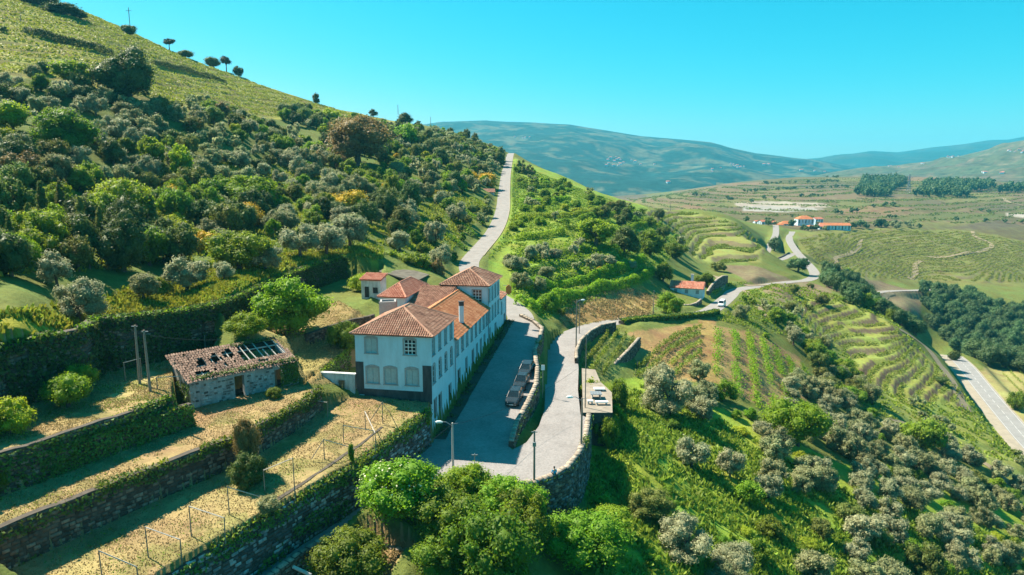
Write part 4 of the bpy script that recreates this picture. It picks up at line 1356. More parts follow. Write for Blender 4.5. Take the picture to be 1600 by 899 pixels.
def build_roof(parent, faces, mat, o, seed, ridges=(), th=.14, name='roof', holes=None, bed=None, **kw):
    """roof = bed slab with the tiles (stuff) and ridge tiles as sub-parts"""
    rng = np.random.default_rng(seed)
    mb = MB()
    for fc in faces:
        vs = [Vector(tuple(p)) - Vector(o) for p in fc]
        n = (vs[1] - vs[0]).cross(vs[2] - vs[0]).normalized()
        if n.z < 0: n = -n
        lo = [v - n * th for v in vs]
        k = len(vs)
        allv = vs + lo
        fs = [flip_up(allv, tuple(range(k)))] + [tuple(reversed(tuple(i + k for i in flip_up(allv, tuple(range(k))))))]
        fs += [(i, (i + 1) % k, (i + 1) % k + k, i + k) for i in range(k)]
        mb.add(allv, fs)
    if holes is None:
        r = mb.build(name, bed or mat, parent)
    else:
        r = link(name, None, parent)
    parts = [roof_face(fc, mat, o, rng, holes=holes, **kw) for fc in faces]
    V, F, T = join_parts(parts)
    stuff('roof_tiles', V, F, T, mat, r)
    if ridges:
        VV, FF, TT = [], [], []; b = 0
        prof = [(-1, -.35), (-.6, .55), (0, .8), (.6, .55), (1, -.35)]
        for p, q in ridges:
            p = Vector(tuple(p)); q = Vector(tuple(q)); d = q - p; L_ = d.length; d.normalize()
            sd = d.cross(Vector((0, 0, 1))).normalized(); up = sd.cross(d)
            m = max(1, int(L_ / .42))
            for i in range(m):
                a = p + d * (L_ * i / m - .03); c = p + d * (L_ * (i + 1) / m + .03)
                for e, (pt, sc) in enumerate(((a, 1.08), (c, .92))):
                    for (x, y) in prof:
                        VV.append(tuple(pt + sd * x * .17 * sc + up * (y * .15 * sc + .07) - Vector(o)))
                        TT.append((.75 + .25 * random.random() if e == 0 else .8, 0, 0))
                FF += [(b + k, b + k + 1, b + k + 6, b + k + 5) for k in range(4)]; b += 10
        stuff('ridge_tiles', np.array(VV), np.array(FF), np.array(TT), mat, r)
    return r


def panel(mb, p0, u, W, z0, z1, nrm, openings, depth=.22, zb=None, mi=0):
    """wall plane with real openings and reveals. u along, z up; openings (u0,u1,za,zb)"""
    us = sorted({0.0, W, *[o[0] for o in openings], *[o[1] for o in openings]})
    zs = sorted({z0, z1, *[o[2] for o in openings], *[o[3] for o in openings]})
    p0 = Vector(p0); u = Vector(u); nrm = Vector(nrm)

    def pt(a, z, d=0): return Vector((p0.x, p0.y, 0)) + u * a + Vector((0, 0, z)) - nrm * d
    flip = u.cross(Vector((0, 0, 1))).dot(nrm) < 0
    for a, b in zip(us[:-1], us[1:]):
        for c, d in zip(zs[:-1], zs[1:]):
            m = ((a + b) / 2, (c + d) / 2)
            if any(o[0] < m[0] < o[1] and o[2] < m[1] < o[3] for o in openings): continue
            q = [pt(a, c), pt(b, c), pt(b, d), pt(a, d)]
            mb.add(q, [(3, 2, 1, 0) if flip else (0, 1, 2, 3)], mi)
    for (a, b, c, d) in openings:
        R = [pt(a, c), pt(b, c), pt(b, d), pt(a, d)]; K = [pt(a, c, depth), pt(b, c, depth), pt(b, d, depth), pt(a, d, depth)]
        for i in range(4):
            j = (i + 1) % 4
            mb.add([R[i], R[j], K[j], K[i]], [(0, 1, 2, 3) if flip else (3, 2, 1, 0)], mi)


def window(parent, o, p0, u, nrm, op, style, depth=.2, trim=.16, arch=False):
    """window part with frame / pane / glazing bars beneath it; all in the parent's frame (origin o)"""
    u = Vector(u); nrm = Vector(nrm); p0 = Vector((p0[0], p0[1], 0)); O = Vector(o)
    a, b, c, d = op

    def pt(x, z, dd): return p0 + u * x + Vector((0, 0, z)) + nrm * dd - O

    def bar(mb, x0, x1, z0, z1, d0, d1):
        P = [pt(x0, z0, d0), pt(x1, z0, d0), pt(x1, z0, d1), pt(x0, z0, d1), pt(x0, z1, d0), pt(x1, z1, d0), pt(x1, z1, d1), pt(x0, z1, d1)]
        mb.hexa(P)
    fr = MB()
    kind = 'door' if style.startswith('door') else 'window'
    tm = M_GRANITE
    # stone surround, 3 cm proud
    bar(fr, a - trim, a, c, d, -.02, .035); bar(fr, b, b + trim, c, d, -.02, .035)
    if arch:
        n = 6; vs = []
        for k in range(n + 1):
            x = a - trim + (b - a + 2 * trim) * k / n
            t = 1 - (2 * k / n - 1) ** 2
            vs += [pt(x, d - .10 * (1 - t), .037), pt(x, d + trim * .8 + .22 * t, .037), pt(x, d - .10 * (1 - t), -.02), pt(x, d + trim * .8 + .22 * t, -.02)]
        fs = []
        for k in range(n):
            i = k * 4; j = i + 4
            fs += [(i, j, j + 1, i + 1), (i + 1, j + 1, j + 3, i + 3), (i + 2, i + 0, j + 0, j + 2)][:3]
        fr.add(vs, fs)
    else:
        bar(fr, a - trim, b + trim, d, d + trim, -.02, .037)
    if kind == 'window':
        bar(fr, a - trim - .05, b + trim + .05, c - .12, c, -.02, .09)
    w = fr.build(kind, tm, parent)
    pm = MB()
    if style in ('glass', 'sash'):
        bar(pm, a, b, c, d, -depth, -depth + .02); pm.build('pane', M_GLASS, w)
    elif style == 'shutter':
        m = (a + b) / 2
        for x0, x1 in ((a, m - .012), (m + .012, b)):
            bar(pm, x0, x1, c, d, -depth + .03, -depth + .07)
            for k in range(5):
                z = c + (d - c) * (k + .5) / 5
                bar(pm, x0 + .06, x1 - .06, z - (d - c) * .07, z + (d - c) * .07, -depth + .07, -depth + .085)
        pm.build('shutter', M_SHUTTER, w)
    elif style == 'grey':
        bar(pm, a, b, c, d, -depth, -depth + .03); pm.build('shutter', M_SHUTTER2, w)
    elif style.startswith('door'):
        m = (a + b) / 2
        for x0, x1 in ((a, m - .015), (m + .015, b)):
            bar(pm, x0, x1, c, d, -depth + .02, -depth + .06)
            for k in range(3):
                z = c + (d - c) * (k + .5) / 3
                bar(pm, x0 + .08, x1 - .08, z - (d - c) * .12, z + (d - c) * .12, -depth + .06, -depth + .08)
        pm.build('door_leaf', M_BROWNWOOD if style == 'door_brown' else M_DARKWOOD, w)
    if style in ('sash', 'glass', 'grey'):
        gm = MB()
        nx = 3 if style == 'sash' else 2; nz = 4 if style == 'sash' else 3
        bw = .045 if style == 'sash' else .035
        for k in range(nx + 1):
            x = a + (b - a) * k / nx; bar(gm, max(a, x - bw), min(b, x + bw), c, d, -depth + .025, -depth + .075)
        for k in range(nz + 1):
            z = c + (d - c) * k / nz; bar(gm, a, b, max(c, z - bw), min(d, z + bw), -depth + .027, -depth + .079)
        gm.build('glazing_bars', M_WHITEWOOD if style == 'sash' else M_SHUTTER, w)
    return w


H0 = house(0, 0)
white_house = thing('white_house', 'long white house with tiled hip roofs standing along the cobbled street', 'house', tuple(house(20, 4)))
WO = tuple(house(20, 4))


def wl(p):
    """world point -> house frame"""
    return Vector(tuple(p)) - Vector(WO)


def block(t0, t1, s0, s1, eave, open_right=(), open_front=(), zb=-2.0, back=True, zb_front=None, name='wall', mat=None):
    mb = MB()
    panel(mb, wl(house(t0, s0)), HF, t1 - t0, zb, eave, -HG, [(a - t0, b - t0, c, d) for a, b, c, d in open_right])      # street side
    panel(mb, wl(house(t0, s1)), -HG, s1 - s0, zb, eave, -HF, [(s1 - b, s1 - a, c, d) for a, b, c, d in open_front])     # end towards us
    panel(mb, wl(house(t1, s0)), HG, s1 - s0, zb, eave, HF, [])
    panel(mb, wl(house(t1, s1)), -HF, t1 - t0, zb, eave, HG, [])
    return mb.build(name, mat or M_PLASTER, white_house)


def hip(t0, t1, s0, s1, eave, rise, ov=.42, ridge=None):
    e = eave
    A = house(t0 - ov, s0 - ov, e); B = house(t0 - ov, s1 + ov, e); Cc = house(t1 + ov * .4, s1 + ov, e); D = house(t1 + ov * .4, s0 - ov, e)
    sm = (s0 + s1) / 2
    R1 = house(ridge[0], sm, e + rise); R2 = house(ridge[1], sm, e + rise)
    return [[B, A, R1], [A, D, R2, R1], [D, Cc, R2], [Cc, B, R1, R2]], [(B, R1), (A, R1), (D, R2), (Cc, R2), (R1, R2)]


# --- near block
NB_UP = [(1.0, 1.15), (3.6, 1.15), (6.2, 1.15), (8.8, 1.15)]
o_right = [(t - .5, t + .5, 8.95, 10.85) for t, w in NB_UP] + [(t - .52, t + .52, 5.55, 7.7) for t, w in NB_UP] + [(.75, 1.85, 1.15, 3.5), (2.75, 4.0, .15, 3.45), (7.3, 8.5, .95, 3.2)]
o_front = [(6.55, 7.9, 9.1, 10.85), (1.85, 3.2, 9.1, 10.85), (6.45, 7.85, 5.45, 7.35), (4.25, 5.65, 5.45, 7.35), (1.65, 3.05, 5.45, 7.35)]
block(0, 10.3, 0, 9.2, 11.42, o_right, o_front)
for k, op in enumerate(o_right):
    st = 'grey' if k < 4 else ('shutter' if k < 8 else ('door_dark' if k == 9 else 'glass'))
    st = ['grey', 'grey', 'grey', 'grey', 'glass', 'glass', 'glass', 'glass', 'door_dark', 'door_dark', 'door_dark'][k]
    window(white_house, WO, house(0, 0), HF, -HG, op, st, trim=.12, arch=k in (4, 5, 6, 7))
for k, op in enumerate(o_front):
    a, b, c, d = op
    window(white_house, WO, house(0, 9.2), -HG, -HF, (9.2 - b, 9.2 - a, c, d), ['shutter', 'sash', 'shutter', 'shutter', 'shutter'][k], trim=.17, arch=True)
fc, rd = hip(0, 10.3, 0, 9.2, 11.42, 2.35, ridge=(4.3, 6.3))
build_roof(white_house, fc, M_TILE_OLD, WO, 1, [(a, b) for a, b in rd])
# dark corner strips, plinth and cornice
for s0, s1, z0, z1 in ((8.25, 9.22, 4.0, 8.0), (-.02, 1.05, 3.3, 7.9)):
    cm = MB()
    q = [wl(house(-.03, s1)), wl(house(-.03, s0)), wl(house(.06, s0)), wl(house(.06, s1))]
    cm.hexa([Vector((p.x, p.y, z0)) for p in q] + [Vector((p.x, p.y, z1)) for p in q])
    cm.build('corner_strip', M_BLACKENED, white_house)
pm = MB()
q = [wl(house(-.045, 8.24)), wl(house(-.045, 1.06)), wl(house(.05, 1.06)), wl(house(.05, 8.24))]
pm.hexa([Vector((p.x, p.y, 2.6)) for p in q] + [Vector((p.x, p.y, 4.75)) for p in q])
pm.build('plinth', M_BLACKENED, white_house)
for (t0, t1, s0, s1, z) in ((-.16, 10.3, -.16, 9.36, 11.2), (31.1, 41.3, -.16, 7.6, 11.92)):
    q = [wl(house(t0, s1)), wl(house(t0, s0)), wl(house(t1, s0)), wl(house(t1, s1))]
    em = MB(); em.hexa([Vector((p.x, p.y, z)) for p in q] + [Vector((p.x, p.y, z + .17)) for p in q])
    em.build('cornice', M_PLASTER, white_house)
# --- middle block
MB_UP = [12.0, 14.7, 17.4, 20.2, 22.9, 25.6, 28.2, 30.4]
o_mid = [(t - .52, t + .52, 5.9, 8.0) for t in MB_UP] + [(12.0, 13.3, .45, 3.8), (16.3, 17.3, 2.0, 4.3), (20.2, 21.4, .95, 4.4), (23.0, 23.9, 2.2, 4.6), (25.6, 26.6, 2.0, 4.7), (28.2, 29.2, 1.6, 4.8)]
block(10.3, 31.3, .02, 9.4, 8.5, o_mid, ())
for k, op in enumerate(o_mid):
    window(white_house, WO, house(0, .02), HF, -HG, op, 'glass' if k < 8 and k % 3 == 1 else 'grey' if k < 8 else 'door_dark', trim=.11)
rA = house(10.32, -.4, 8.45); rB = house(31.28, -.4, 8.45); rC = house(31.28, 4.7, 11.35); rD = house(10.32, 4.7, 11.35); rE = house(31.28, 9.6, 8.6); rF = house(10.32, 9.6, 8.6)
build_roof(white_house, [[rA, rB, rC, rD], [rE, rF, rD, rC]], M_TILE_NEW, WO, 2, [(rD, rC)])
for t in (10.33, 31.27):
    q = [wl(house(t, 0)), wl(house(t, 4.7)), wl(house(t, 9.4))]
    gm = MB(); gm.add([Vector((q[0].x, q[0].y, 8.4)), Vector((q[1].x, q[1].y, 11.2)), Vector((q[2].x, q[2].y, 8.4))], [(0, 1, 2)])
    gm.build('gable', M_PLASTER, white_house)
for t, zt in ((10.45, 8.4), (31.2, 11.8), (46.6, 8.0)):
    p = wl(house(t, -.12)); dp = MB(); dp.tube([(p.x, p.y, zt), (p.x, p.y, 0.3)], .06, 6)
    dp.build('downpipe', M_METAL, white_house)
ch = MB()
p = wl(house(17.2, .75))
ch.box((p.x, p.y, 10.2), (.62, .62, 2.9), .17); ch.build('chimney', M_PLASTER, white_house)
c2 = MB(); c2.box((p.x, p.y, 11.9), (.66, .66, .55), .17); c2.box((p.x, p.y, 12.2), (.8, .8, .09), .17); c2.build('chimney_cap', M_BLACKENED, white_house)
c2 = MB(); c2.box((p.x, p.y, 8.95), (.82, .82, .5), .17); c2.build('chimney_base', M_BLACKENED, white_house)
# --- far block
FB = [32.6, 35.0, 37.4, 39.8]
o_far = [(t - .5, t + .5, 9.2, 11.3) for t in FB] + [(t - .5, t + .5, 5.9, 8.2) for t in FB] + [(32.3, 33.2, 2.4, 4.9), (36.8, 38.0, 1.4, 4.7)]
o_ff = [(1.05, 2.45, 9.35, 11.35)]
block(31.3, 41.2, .01, 7.4, 12.1, o_far, o_ff)
for k, op in enumerate(o_far):
    window(white_house, WO, house(0, .01), HF, -HG, op, 'grey' if k < 8 else 'door_dark', trim=.11)
for op in o_ff:
    a, b, c, d = op
    window(white_house, WO, house(31.3, 7.4), -HG, -HF, (7.4 - b, 7.4 - a, c, d), 'sash', trim=.13)
fc, rd = hip(31.3, 41.2, 0, 7.4, 12.1, 2.1, ridge=(34.8, 37.6))
build_roof(white_house, fc, M_TILE_OLD, WO, 3, rd)
# --- low end wing
block(41.2, 47.5, .03, 4.2, 8.1, [(42.6, 43.5, 5.2, 7.2), (45.2, 46.3, 1.9, 4.6)], ())
for op, st in (((42.6, 43.5, 5.2, 7.2), 'grey'), ((45.2, 46.3, 1.9, 4.6), 'door_dark')):
    window(white_house, WO, house(0, .03), HF, -HG, op, st, trim=.1)
build_roof(white_house, [[house(41.25, -.3, 8.1), house(47.8, -.3, 8.1), house(47.8, 4.4, 8.9), house(41.25, 4.4, 8.9)]], M_TILE_OLD, WO, 4)
# gutter strip between wall and street, its shade put into the dark earth colour
_gl = [tuple(house(t, -.75, float(road_h(house(t, 0).x, house(t, 0).y, True)) + .02)) for t in np.linspace(-.2, 47, 24)]
ribbon('gutter_strip', _gl, .72, .8, M_CORE, 0.012, wob=.5, every=1.0)
_rng = np.random.default_rng(5)
_n = 2600; _t = _rng.uniform(0, 47, _n); _s = -np.abs(_rng.normal(.1, .75, _n)); _px = np.array([tuple(house(a, b)[:2]) for a, b in zip(_t, _s)])
_k = (fbm(_t / 2.0, _s * 0 + 2, 3, 8) > .45) & (_s > -1.7)
_P = np.column_stack([_px, road_h(_px[:, 0], _px[:, 1], np.ones(_n, bool)) + _rng.uniform(0, .3, _n)])[_k]
V_, F_, T_ = leaf_quads(_P, np.tile((0, 0, 1.0), (len(_P), 1)), .24, _rng)
stuff('gutter_weeds', V_, F_, T_, LEAF['dark'], None, 'dark weeds growing in the gutter along the white house', 'weeds')
# round orange sign on brackets at the far end
sg = thing('hanging_sign', 'orange six-sided hanging panel at the far end of the white house', 'sign', tuple(house(44.2, -1.05, 9.3)))
m = MB()
pts = [(math.cos(math.pi / 6 + k * math.pi / 3) * .58, math.sin(math.pi / 6 + k * math.pi / 3) * .95) for k in range(6)]
m.add([(x, -.12, z) for x, z in pts] + [(x, .12, z) for x, z in pts], [tuple(range(6)), tuple(range(11, 5, -1))] + [(i, i + 6, (i + 1) % 6 + 6, (i + 1) % 6) for i in range(6)])
m.build('panel', mat_basic('orange_paint', (0.60, 0.20, 0.035), .5, .1, 3), sg)
m = MB(); m.tube([(0, 0, .75), (-1.0, .15, .75)], .04, 6); m.build('bracket', M_METAL, sg); m = MB(); m.tube([(0, 0, -.75), (-1.0, .15, -.75)], .04, 6); m.build('bracket', M_METAL, sg)

# --- link roof between the middle block and the annex
lk = thing('courtyard_building', 'low building with brown tiled lean-to roof tucked behind the orange roof', 'building', tuple(house(26.5, 7.5, 8)))
LO = tuple(house(26.5, 7.5, 8))
m = MB()
for a, b in (((22, 4.9), (22, 10.6)), ((22, 10.6), (31.2, 10.6))):
    p, q = house(*a), house(*b); d = (q - p); 
    for zz in (0,):
        m.add([(p.x - LO[0], p.y - LO[1], -4), (q.x - LO[0], q.y - LO[1], -4), (q.x - LO[0], q.y - LO[1], 1.9), (p.x - LO[0], p.y - LO[1], 1.6)], [(0, 1, 2, 3)])
m.build('wall', M_PLASTER_OLD, lk)
build_roof(lk, [[house(21.7, 10.7, 9.9), house(21.7, 4.9, 9.9), house(31.25, 4.9, 11.9), house(31.25, 10.7, 11.9)]], M_TILE_OLD, LO, 6)

# --- annex with orange hip roof
ax = thing('annex', 'small white annex with new orange hip roof behind the long house', 'building', tuple(house(28, 12.7, 9)))
AO = tuple(house(28, 12.7, 9))


def simple_box(root, o, t0, t1, s0, s1, z0, z1, mat, openings_front=(), openings_right=(), name='wall'):
    mb = MB()
    O = Vector(o)
    panel(mb, house(t0, s0) - Vector((O.x, O.y, 0)), HF, t1 - t0, z0 - O.z, z1 - O.z, -HG, openings_right)
    panel(mb, house(t0, s1) - Vector((O.x, O.y, 0)), -HG, s1 - s0, z0 - O.z, z1 - O.z, -HF, openings_front)
    panel(mb, house(t1, s0) - Vector((O.x, O.y, 0)), HG, s1 - s0, z0 - O.z, z1 - O.z, HF, [])
    panel(mb, house(t1, s1) - Vector((O.x, O.y, 0)), -HF, t1 - t0, z0 - O.z, z1 - O.z, HG, [])
    return mb.build(name, mat, root)


simple_box(ax, AO, 22.9, 34.0, 10.9, 14.7, 5.5, 11.45, M_PLASTER)
fc, rd = hip(22.9, 34.0, 10.9, 14.7, 11.45, 1.6, .35, ridge=(26.0, 31.5))
build_roof(ax, fc, M_TILE_RED, AO, 7, rd)
# --- white shed
p0 = deep(565, 463, 111); sh = thing('garden_shed', 'small weathered white shed with a thin red roof left of the orange roof', 'shed', tuple(p0))
SO = tuple(p0); ts, ss = (p0 - HOUSE_O).dot(HF), (p0 - HOUSE_O).dot(HG)
simple_box(sh, SO, ts, ts + 2.6, ss - 3.3, ss, p0.z - .8, p0.z + 2.8, M_PLASTER_OLD, [(.5, 1.3, -.2, 1.6), (1.9, 2.8, .5, 1.5)])
m = MB(); q0 = house(ts, ss) - Vector((SO[0], SO[1], 0)); bp_ = [q0 + HF * a + HG * b for a, b in ((.3, -.1), (.3, -3.2), (2.4, -3.2), (2.4, -.1))]
m.hexa([Vector((p.x, p.y, -.5)) for p in bp_] + [Vector((p.x, p.y, 2.2)) for p in bp_]); m.build('dark_infill', M_DARKWOOD, sh)  # solid dark block filling the shed behind its openings
build_roof(sh, [[house(ts - .25, ss + .25, p0.z + 2.75), house(ts - .25, ss - 3.5, p0.z + 2.75), house(ts + 2.9, ss - 3.5, p0.z + 3.35), house(ts + 2.9, ss + .25, p0.z + 3.35)]], M_TILE_RED, SO, 8)
# --- barn with lichened roof
bA, bB, bC, bD = deep(592, 424, 125), deep(649, 440, 120), deep(671, 429, 132), deep(612, 413, 137)
bn = thing('barn', 'old barn with greyish brown lichen covered roof behind the orange roof', 'barn', (bA.x + 3, bA.y + 3, 8.5))
BO = (bA.x + 3, bA.y + 3, 8.5)
build_roof(bn, [[bA, bB, bC, bD]], M_TILE_GREY, BO, 9, jit=.05)
m = MB()
for p, q in ((bA, bB), (bB, bC), (bC, bD), (bD, bA)):
    cen = (bA + bB + bC + bD) / 4
    p2 = p + (cen - p) * .05; q2 = q + (cen - q) * .05
    m.add([(p2.x - BO[0], p2.y - BO[1], -3), (q2.x - BO[0], q2.y - BO[1], -3), (q2.x - BO[0], q2.y - BO[1], q.z - BO[2] - .12), (p2.x - BO[0], p2.y - BO[1], p.z - BO[2] - .12)], [(0, 1, 2, 3)])
m.build('wall', M_CORE, bn)
# --- water tank / low block walls beside the annex
tk = thing('stone_tank', 'square grey stone tank beside the orange roofed annex', 'tank', tuple(deep(607, 490, 98)))
m = MB()
for dx, dy, sx, sy in ((0, -1.0, 2.2, .25), (0, 1.0, 2.2, .25), (-1.0, 0, .25, 1.75), (1.0, 0, .25, 1.75)): m.box((dx, dy, .8), (sx, sy, 2.2), .17)
m.box((0, 0, .2), (1.8, 1.8, .6), .17)
m.build('tank_wall', M_GRANITE, tk)
ot = tag(link('clay_chimney_pot', None), None)
bpy.data.objects.remove(ot)

# --- garden wall with the door left of the house
gw = thing('garden_wall', 'whitewashed garden wall with wooden door joining the left corner of the house', 'wall', tuple(house(-.2, 11.5, 4)))
GO = tuple(house(-.2, 11.5, 4)); m = MB(); O2 = Vector((GO[0], GO[1], 0))
panel(m, house(-.2, 13.7) - O2, -HG, 4.4, -.6, 2.35, -HF, [(2.3, 3.1, -.2, 1.65)])
panel(m, house(.3, 13.7) - O2, -HG, 4.4, -.6, 2.35, HF, [(2.3, 3.1, -.2, 1.65)])
q = [house(a, b) - O2 for a, b in ((-.25, 13.75), (-.25, 9.25), (.35, 9.25), (.35, 13.75))]
m.hexa([Vector((p.x, p.y, 2.355)) for p in q] + [Vector((p.x, p.y, 2.5)) for p in q])
m.build('wall', M_PLASTER_OLD, gw)
window(gw, GO, (house(-.2, 13.7)), -HG, -HF, (2.3, 3.1, 3.8, 5.65), 'door_brown', trim=.08)

# ------------------------------------------------------------------ the roofless ruin on the terrace
M_RUINWALL = mat_plaster('ruin_plaster', (0.36, 0.37, 0.36), (0.10, 0.09, 0.075), .95)
RA = at(299, 634, 6.3); RB = at(467, 596, 6.3)
ru = (RB - RA); RL = ru.length; ru.normalize(); rn = Vector((-ru.y, ru.x, 0))                     # rn points to the back
ruin = thing('ruined_shed', 'ruined stone shed with caved in tile roof and bare rafters on the terrace', 'ruin', tuple(RA))
RO = tuple(RA)


def rp(a, b, z): return Vector((ru.x * a + rn.x * b, ru.y * a + rn.y * b, z))


m = MB(); tk_ = .55
ftop = lambda a: 2.45 + .0 * a
front = [(0, 4.55, 0), (5.85, 9.2, 0), (10.2, RL, 0)]
seg = lambda a0, a1, z0, z1: m.hexa([rp(a0, 0, z0), rp(a1, 0, z0), rp(a1, tk_, z0), rp(a0, tk_, z0), rp(a0, 0, z1), rp(a1, 0, z1), rp(a1, tk_, z1), rp(a0, tk_, z1)])
seg(0, 4.55, -.6, 2.42); seg(4.55, 5.6, 2.1, 2.40); seg(5.6, 9.0, -.6, 2.45); seg(9.0, 10.0, 1.9, 2.3); seg(10.0, RL, -.6, 2.4)
m.hexa([rp(0.01, tk_, -.6), rp(tk_, tk_, -.6), rp(tk_, 5, -.6), rp(0.01, 5, -.6), rp(0.01, tk_, 2.43), rp(tk_, tk_, 2.43), rp(tk_, 5, 4.1), rp(0.01, 5, 4.1)])
m.hexa([rp(RL - tk_, tk_, -.6), rp(RL - .01, tk_, -.6), rp(RL - .01, 5, -.6), rp(RL - tk_, 5, -.6), rp(RL - tk_, tk_, 2.3), rp(RL - .01, tk_, 2.3), rp(RL - .01, 5, 3.6), rp(RL - tk_, 5, 3.6)])
m.build('wall', M_RUINWALL, ruin); m = MB()
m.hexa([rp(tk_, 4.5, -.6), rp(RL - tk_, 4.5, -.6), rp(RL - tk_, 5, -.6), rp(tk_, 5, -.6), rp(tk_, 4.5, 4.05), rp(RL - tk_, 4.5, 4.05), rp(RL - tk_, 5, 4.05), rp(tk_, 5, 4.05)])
M_DEEP = mat_basic('painted_inner_shade', (0.018, 0.022, 0.015), .95, .3, 3)  # near-black colour paints in the darkness inside the ruin
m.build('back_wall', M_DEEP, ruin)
rng_ = np.random.default_rng(77)
PP = []; LW = []
for a in np.arange(.2, RL, .45):
    for z in np.arange(-.2, 2.3, .3):
        if 4.55 < a < 5.7 or 9.0 < a < 10.0: continue
        if rng_.uniform() < .62: PP.append(tuple(rp(a + rng_.uniform(-.15, .15), -.02, z + rng_.uniform(-.05, .05)))); LW.append(rng_.uniform(.25, .5))
PP = np.array(PP); n_ = len(PP)
V_, F_ = stone_boxes(PP, np.tile(tuple(ru), (n_, 1)), np.tile((0, 0, 1.), (n_, 1)), np.tile(tuple(-rn), (n_, 1)), np.array(LW), rng_.uniform(.16, .28, n_), rng_.uniform(.03, .1, n_), rng_)
tn = np.array(((0.27, 0.27, 0.26), (0.17, 0.155, 0.14), (0.40, 0.40, 0.38), (0.11, 0.10, 0.09)))[rng_.integers(0, 4, n_)]
stuff('stonework', V_, F_, np.repeat(tn, 8, 0), M_STONE, ruin)
# floor with deep shade painted in by its near-black colour, door leaf
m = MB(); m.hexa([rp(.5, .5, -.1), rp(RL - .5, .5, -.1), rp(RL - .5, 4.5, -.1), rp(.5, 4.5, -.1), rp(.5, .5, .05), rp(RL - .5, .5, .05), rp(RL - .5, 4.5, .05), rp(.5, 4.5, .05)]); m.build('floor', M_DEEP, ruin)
m = MB(); m.hexa([rp(9.1, .3, 0), rp(9.35, .2, 0), rp(9.4, .25, 0), rp(9.15, .35, 0), rp(9.0, .3, 2), rp(9.25, .2, 2), rp(9.3, .25, 2), rp(9.05, .35, 2)]); m.build('door_leaf', M_BROWNWOOD, ruin)


def rw(a, b, z): return Vector(RO) + rp(a, b, z)


z_at = lambda b: 2.48 + (b + .3) * .34
eL = rw(-.35, -.35, z_at(-.35)); eR = rw(RL + .1, -.35, z_at(-.35)); tR = rw(RL - .4, 5.2, z_at(5.2)); tL = rw(-.6, 5.2, z_at(5.2))
mm_ = (z_at(5.2) - z_at(-.35)); SL = math.hypot(5.55, mm_)
hole = lambda a0, a1, v0, v1: [(a0, v0), (a0 + .3, v1), (a1 - .1, v1 + .15), (a1, v0 + .1)]
HOLES = [hole(6.7, 11.7, 2.0, 5.2), hole(1.9, 3.1, 2.3, 3.9), hole(3.5, 4.8, 2.9, 4.3), hole(5.0, 6.2, 3.4, 4.7), hole(1.2, 2.9, .7, 1.7), hole(5.5, 6.0, 2.1, 2.6), hole(8.0, 9.3, 1.0, 1.6), hole(4.4, 4.9, 1.7, 2.2)]
build_roof(ruin, [[eL, eR, tR, tL]], M_TILE_RUIN, RO, 10, holes=HOLES, jit=.045, missing=.02, name='roof')
for k, a in enumerate([.6, 1.7, 2.7, 3.4, 4.3, 5.3, 6.3, 7.1, 7.8, 8.7, 9.4, 10.2, 11.2]):
    m = MB(); b0, b1 = (-.2, 5.0) if k not in (8, 10) else ((1.2, 5.0) if k == 8 else (-.2, 3.4))
    m.tube([rp(a + (.0 if k % 2 else .1), b0, z_at(b0) - .12 - (.25 if k == 10 else 0)), rp(a + random.uniform(-.12, .12), b1, z_at(b1) - .12)], .075, 5); m.build('rafter', M_OLDWOOD, ruin)
for b in (1.2, 2.6, 4.0):
    m = MB(); m.tube([rp(.2, b, z_at(b) - .26), rp(RL - .5 if b > 3 else 6.8, b, z_at(b) - .26)], .08, 5); m.build('purlin', M_OLDWOOD, ruin)
# ivy over the right part of the front and grass on the eave
rg = np.random.default_rng(8)
Ps = []; Ns = []
for _ in range(900):
    a = rg.uniform(9.6, 11.8); z = rg.uniform(0, 2.7); Ps.append(tuple(rp(a, -.12 - rg.uniform(0, .25), z))); Ns.append(tuple(-rn))
for _ in range(500):
    a = rg.uniform(-.5, .9); z = rg.uniform(0, 2.4); Ps.append(tuple(rp(a * .6 - .25, -.1 + rg.uniform(0, 3.0), z * .9))); Ns.append(tuple(-ru))
for _ in range(520):
    a = rg.uniform(.2, 12); b = rg.uniform(-.3, .35) ; Ps.append(tuple(rp(a, b, z_at(b) + .12 + rg.uniform(0, .25)))); Ns.append((0, 0, 1))
for _ in range(360):
    a = rg.uniform(6, 12.3); b = rg.uniform(4.6, 5.4); Ps.append(tuple(rp(a, b, 4.15 + rg.uniform(0, .4)))); Ns.append((0, 0, 1))
V_, F_, T_ = leaf_quads(np.array(Ps), np.array(Ns, float), .24, rg)
stuff('ivy', V_, F_, T_, LEAF['ivy'], ruin)
# ================================================================== STONE WALLS
GREY = ((0.20, 0.20, 0.20), (0.11, 0.10, 0.095), (0.36, 0.36, 0.35), (0.085, 0.08, 0.07))
BROWN = ((0.17, 0.13, 0.095), (0.11, 0.085, 0.065), (0.23, 0.18, 0.135), (0.08, 0.065, 0.05))


def lift_line(L, dz=0.0, dx=0.0): return [(p[0] + dx, p[1], p[2] + dz) for p in L]


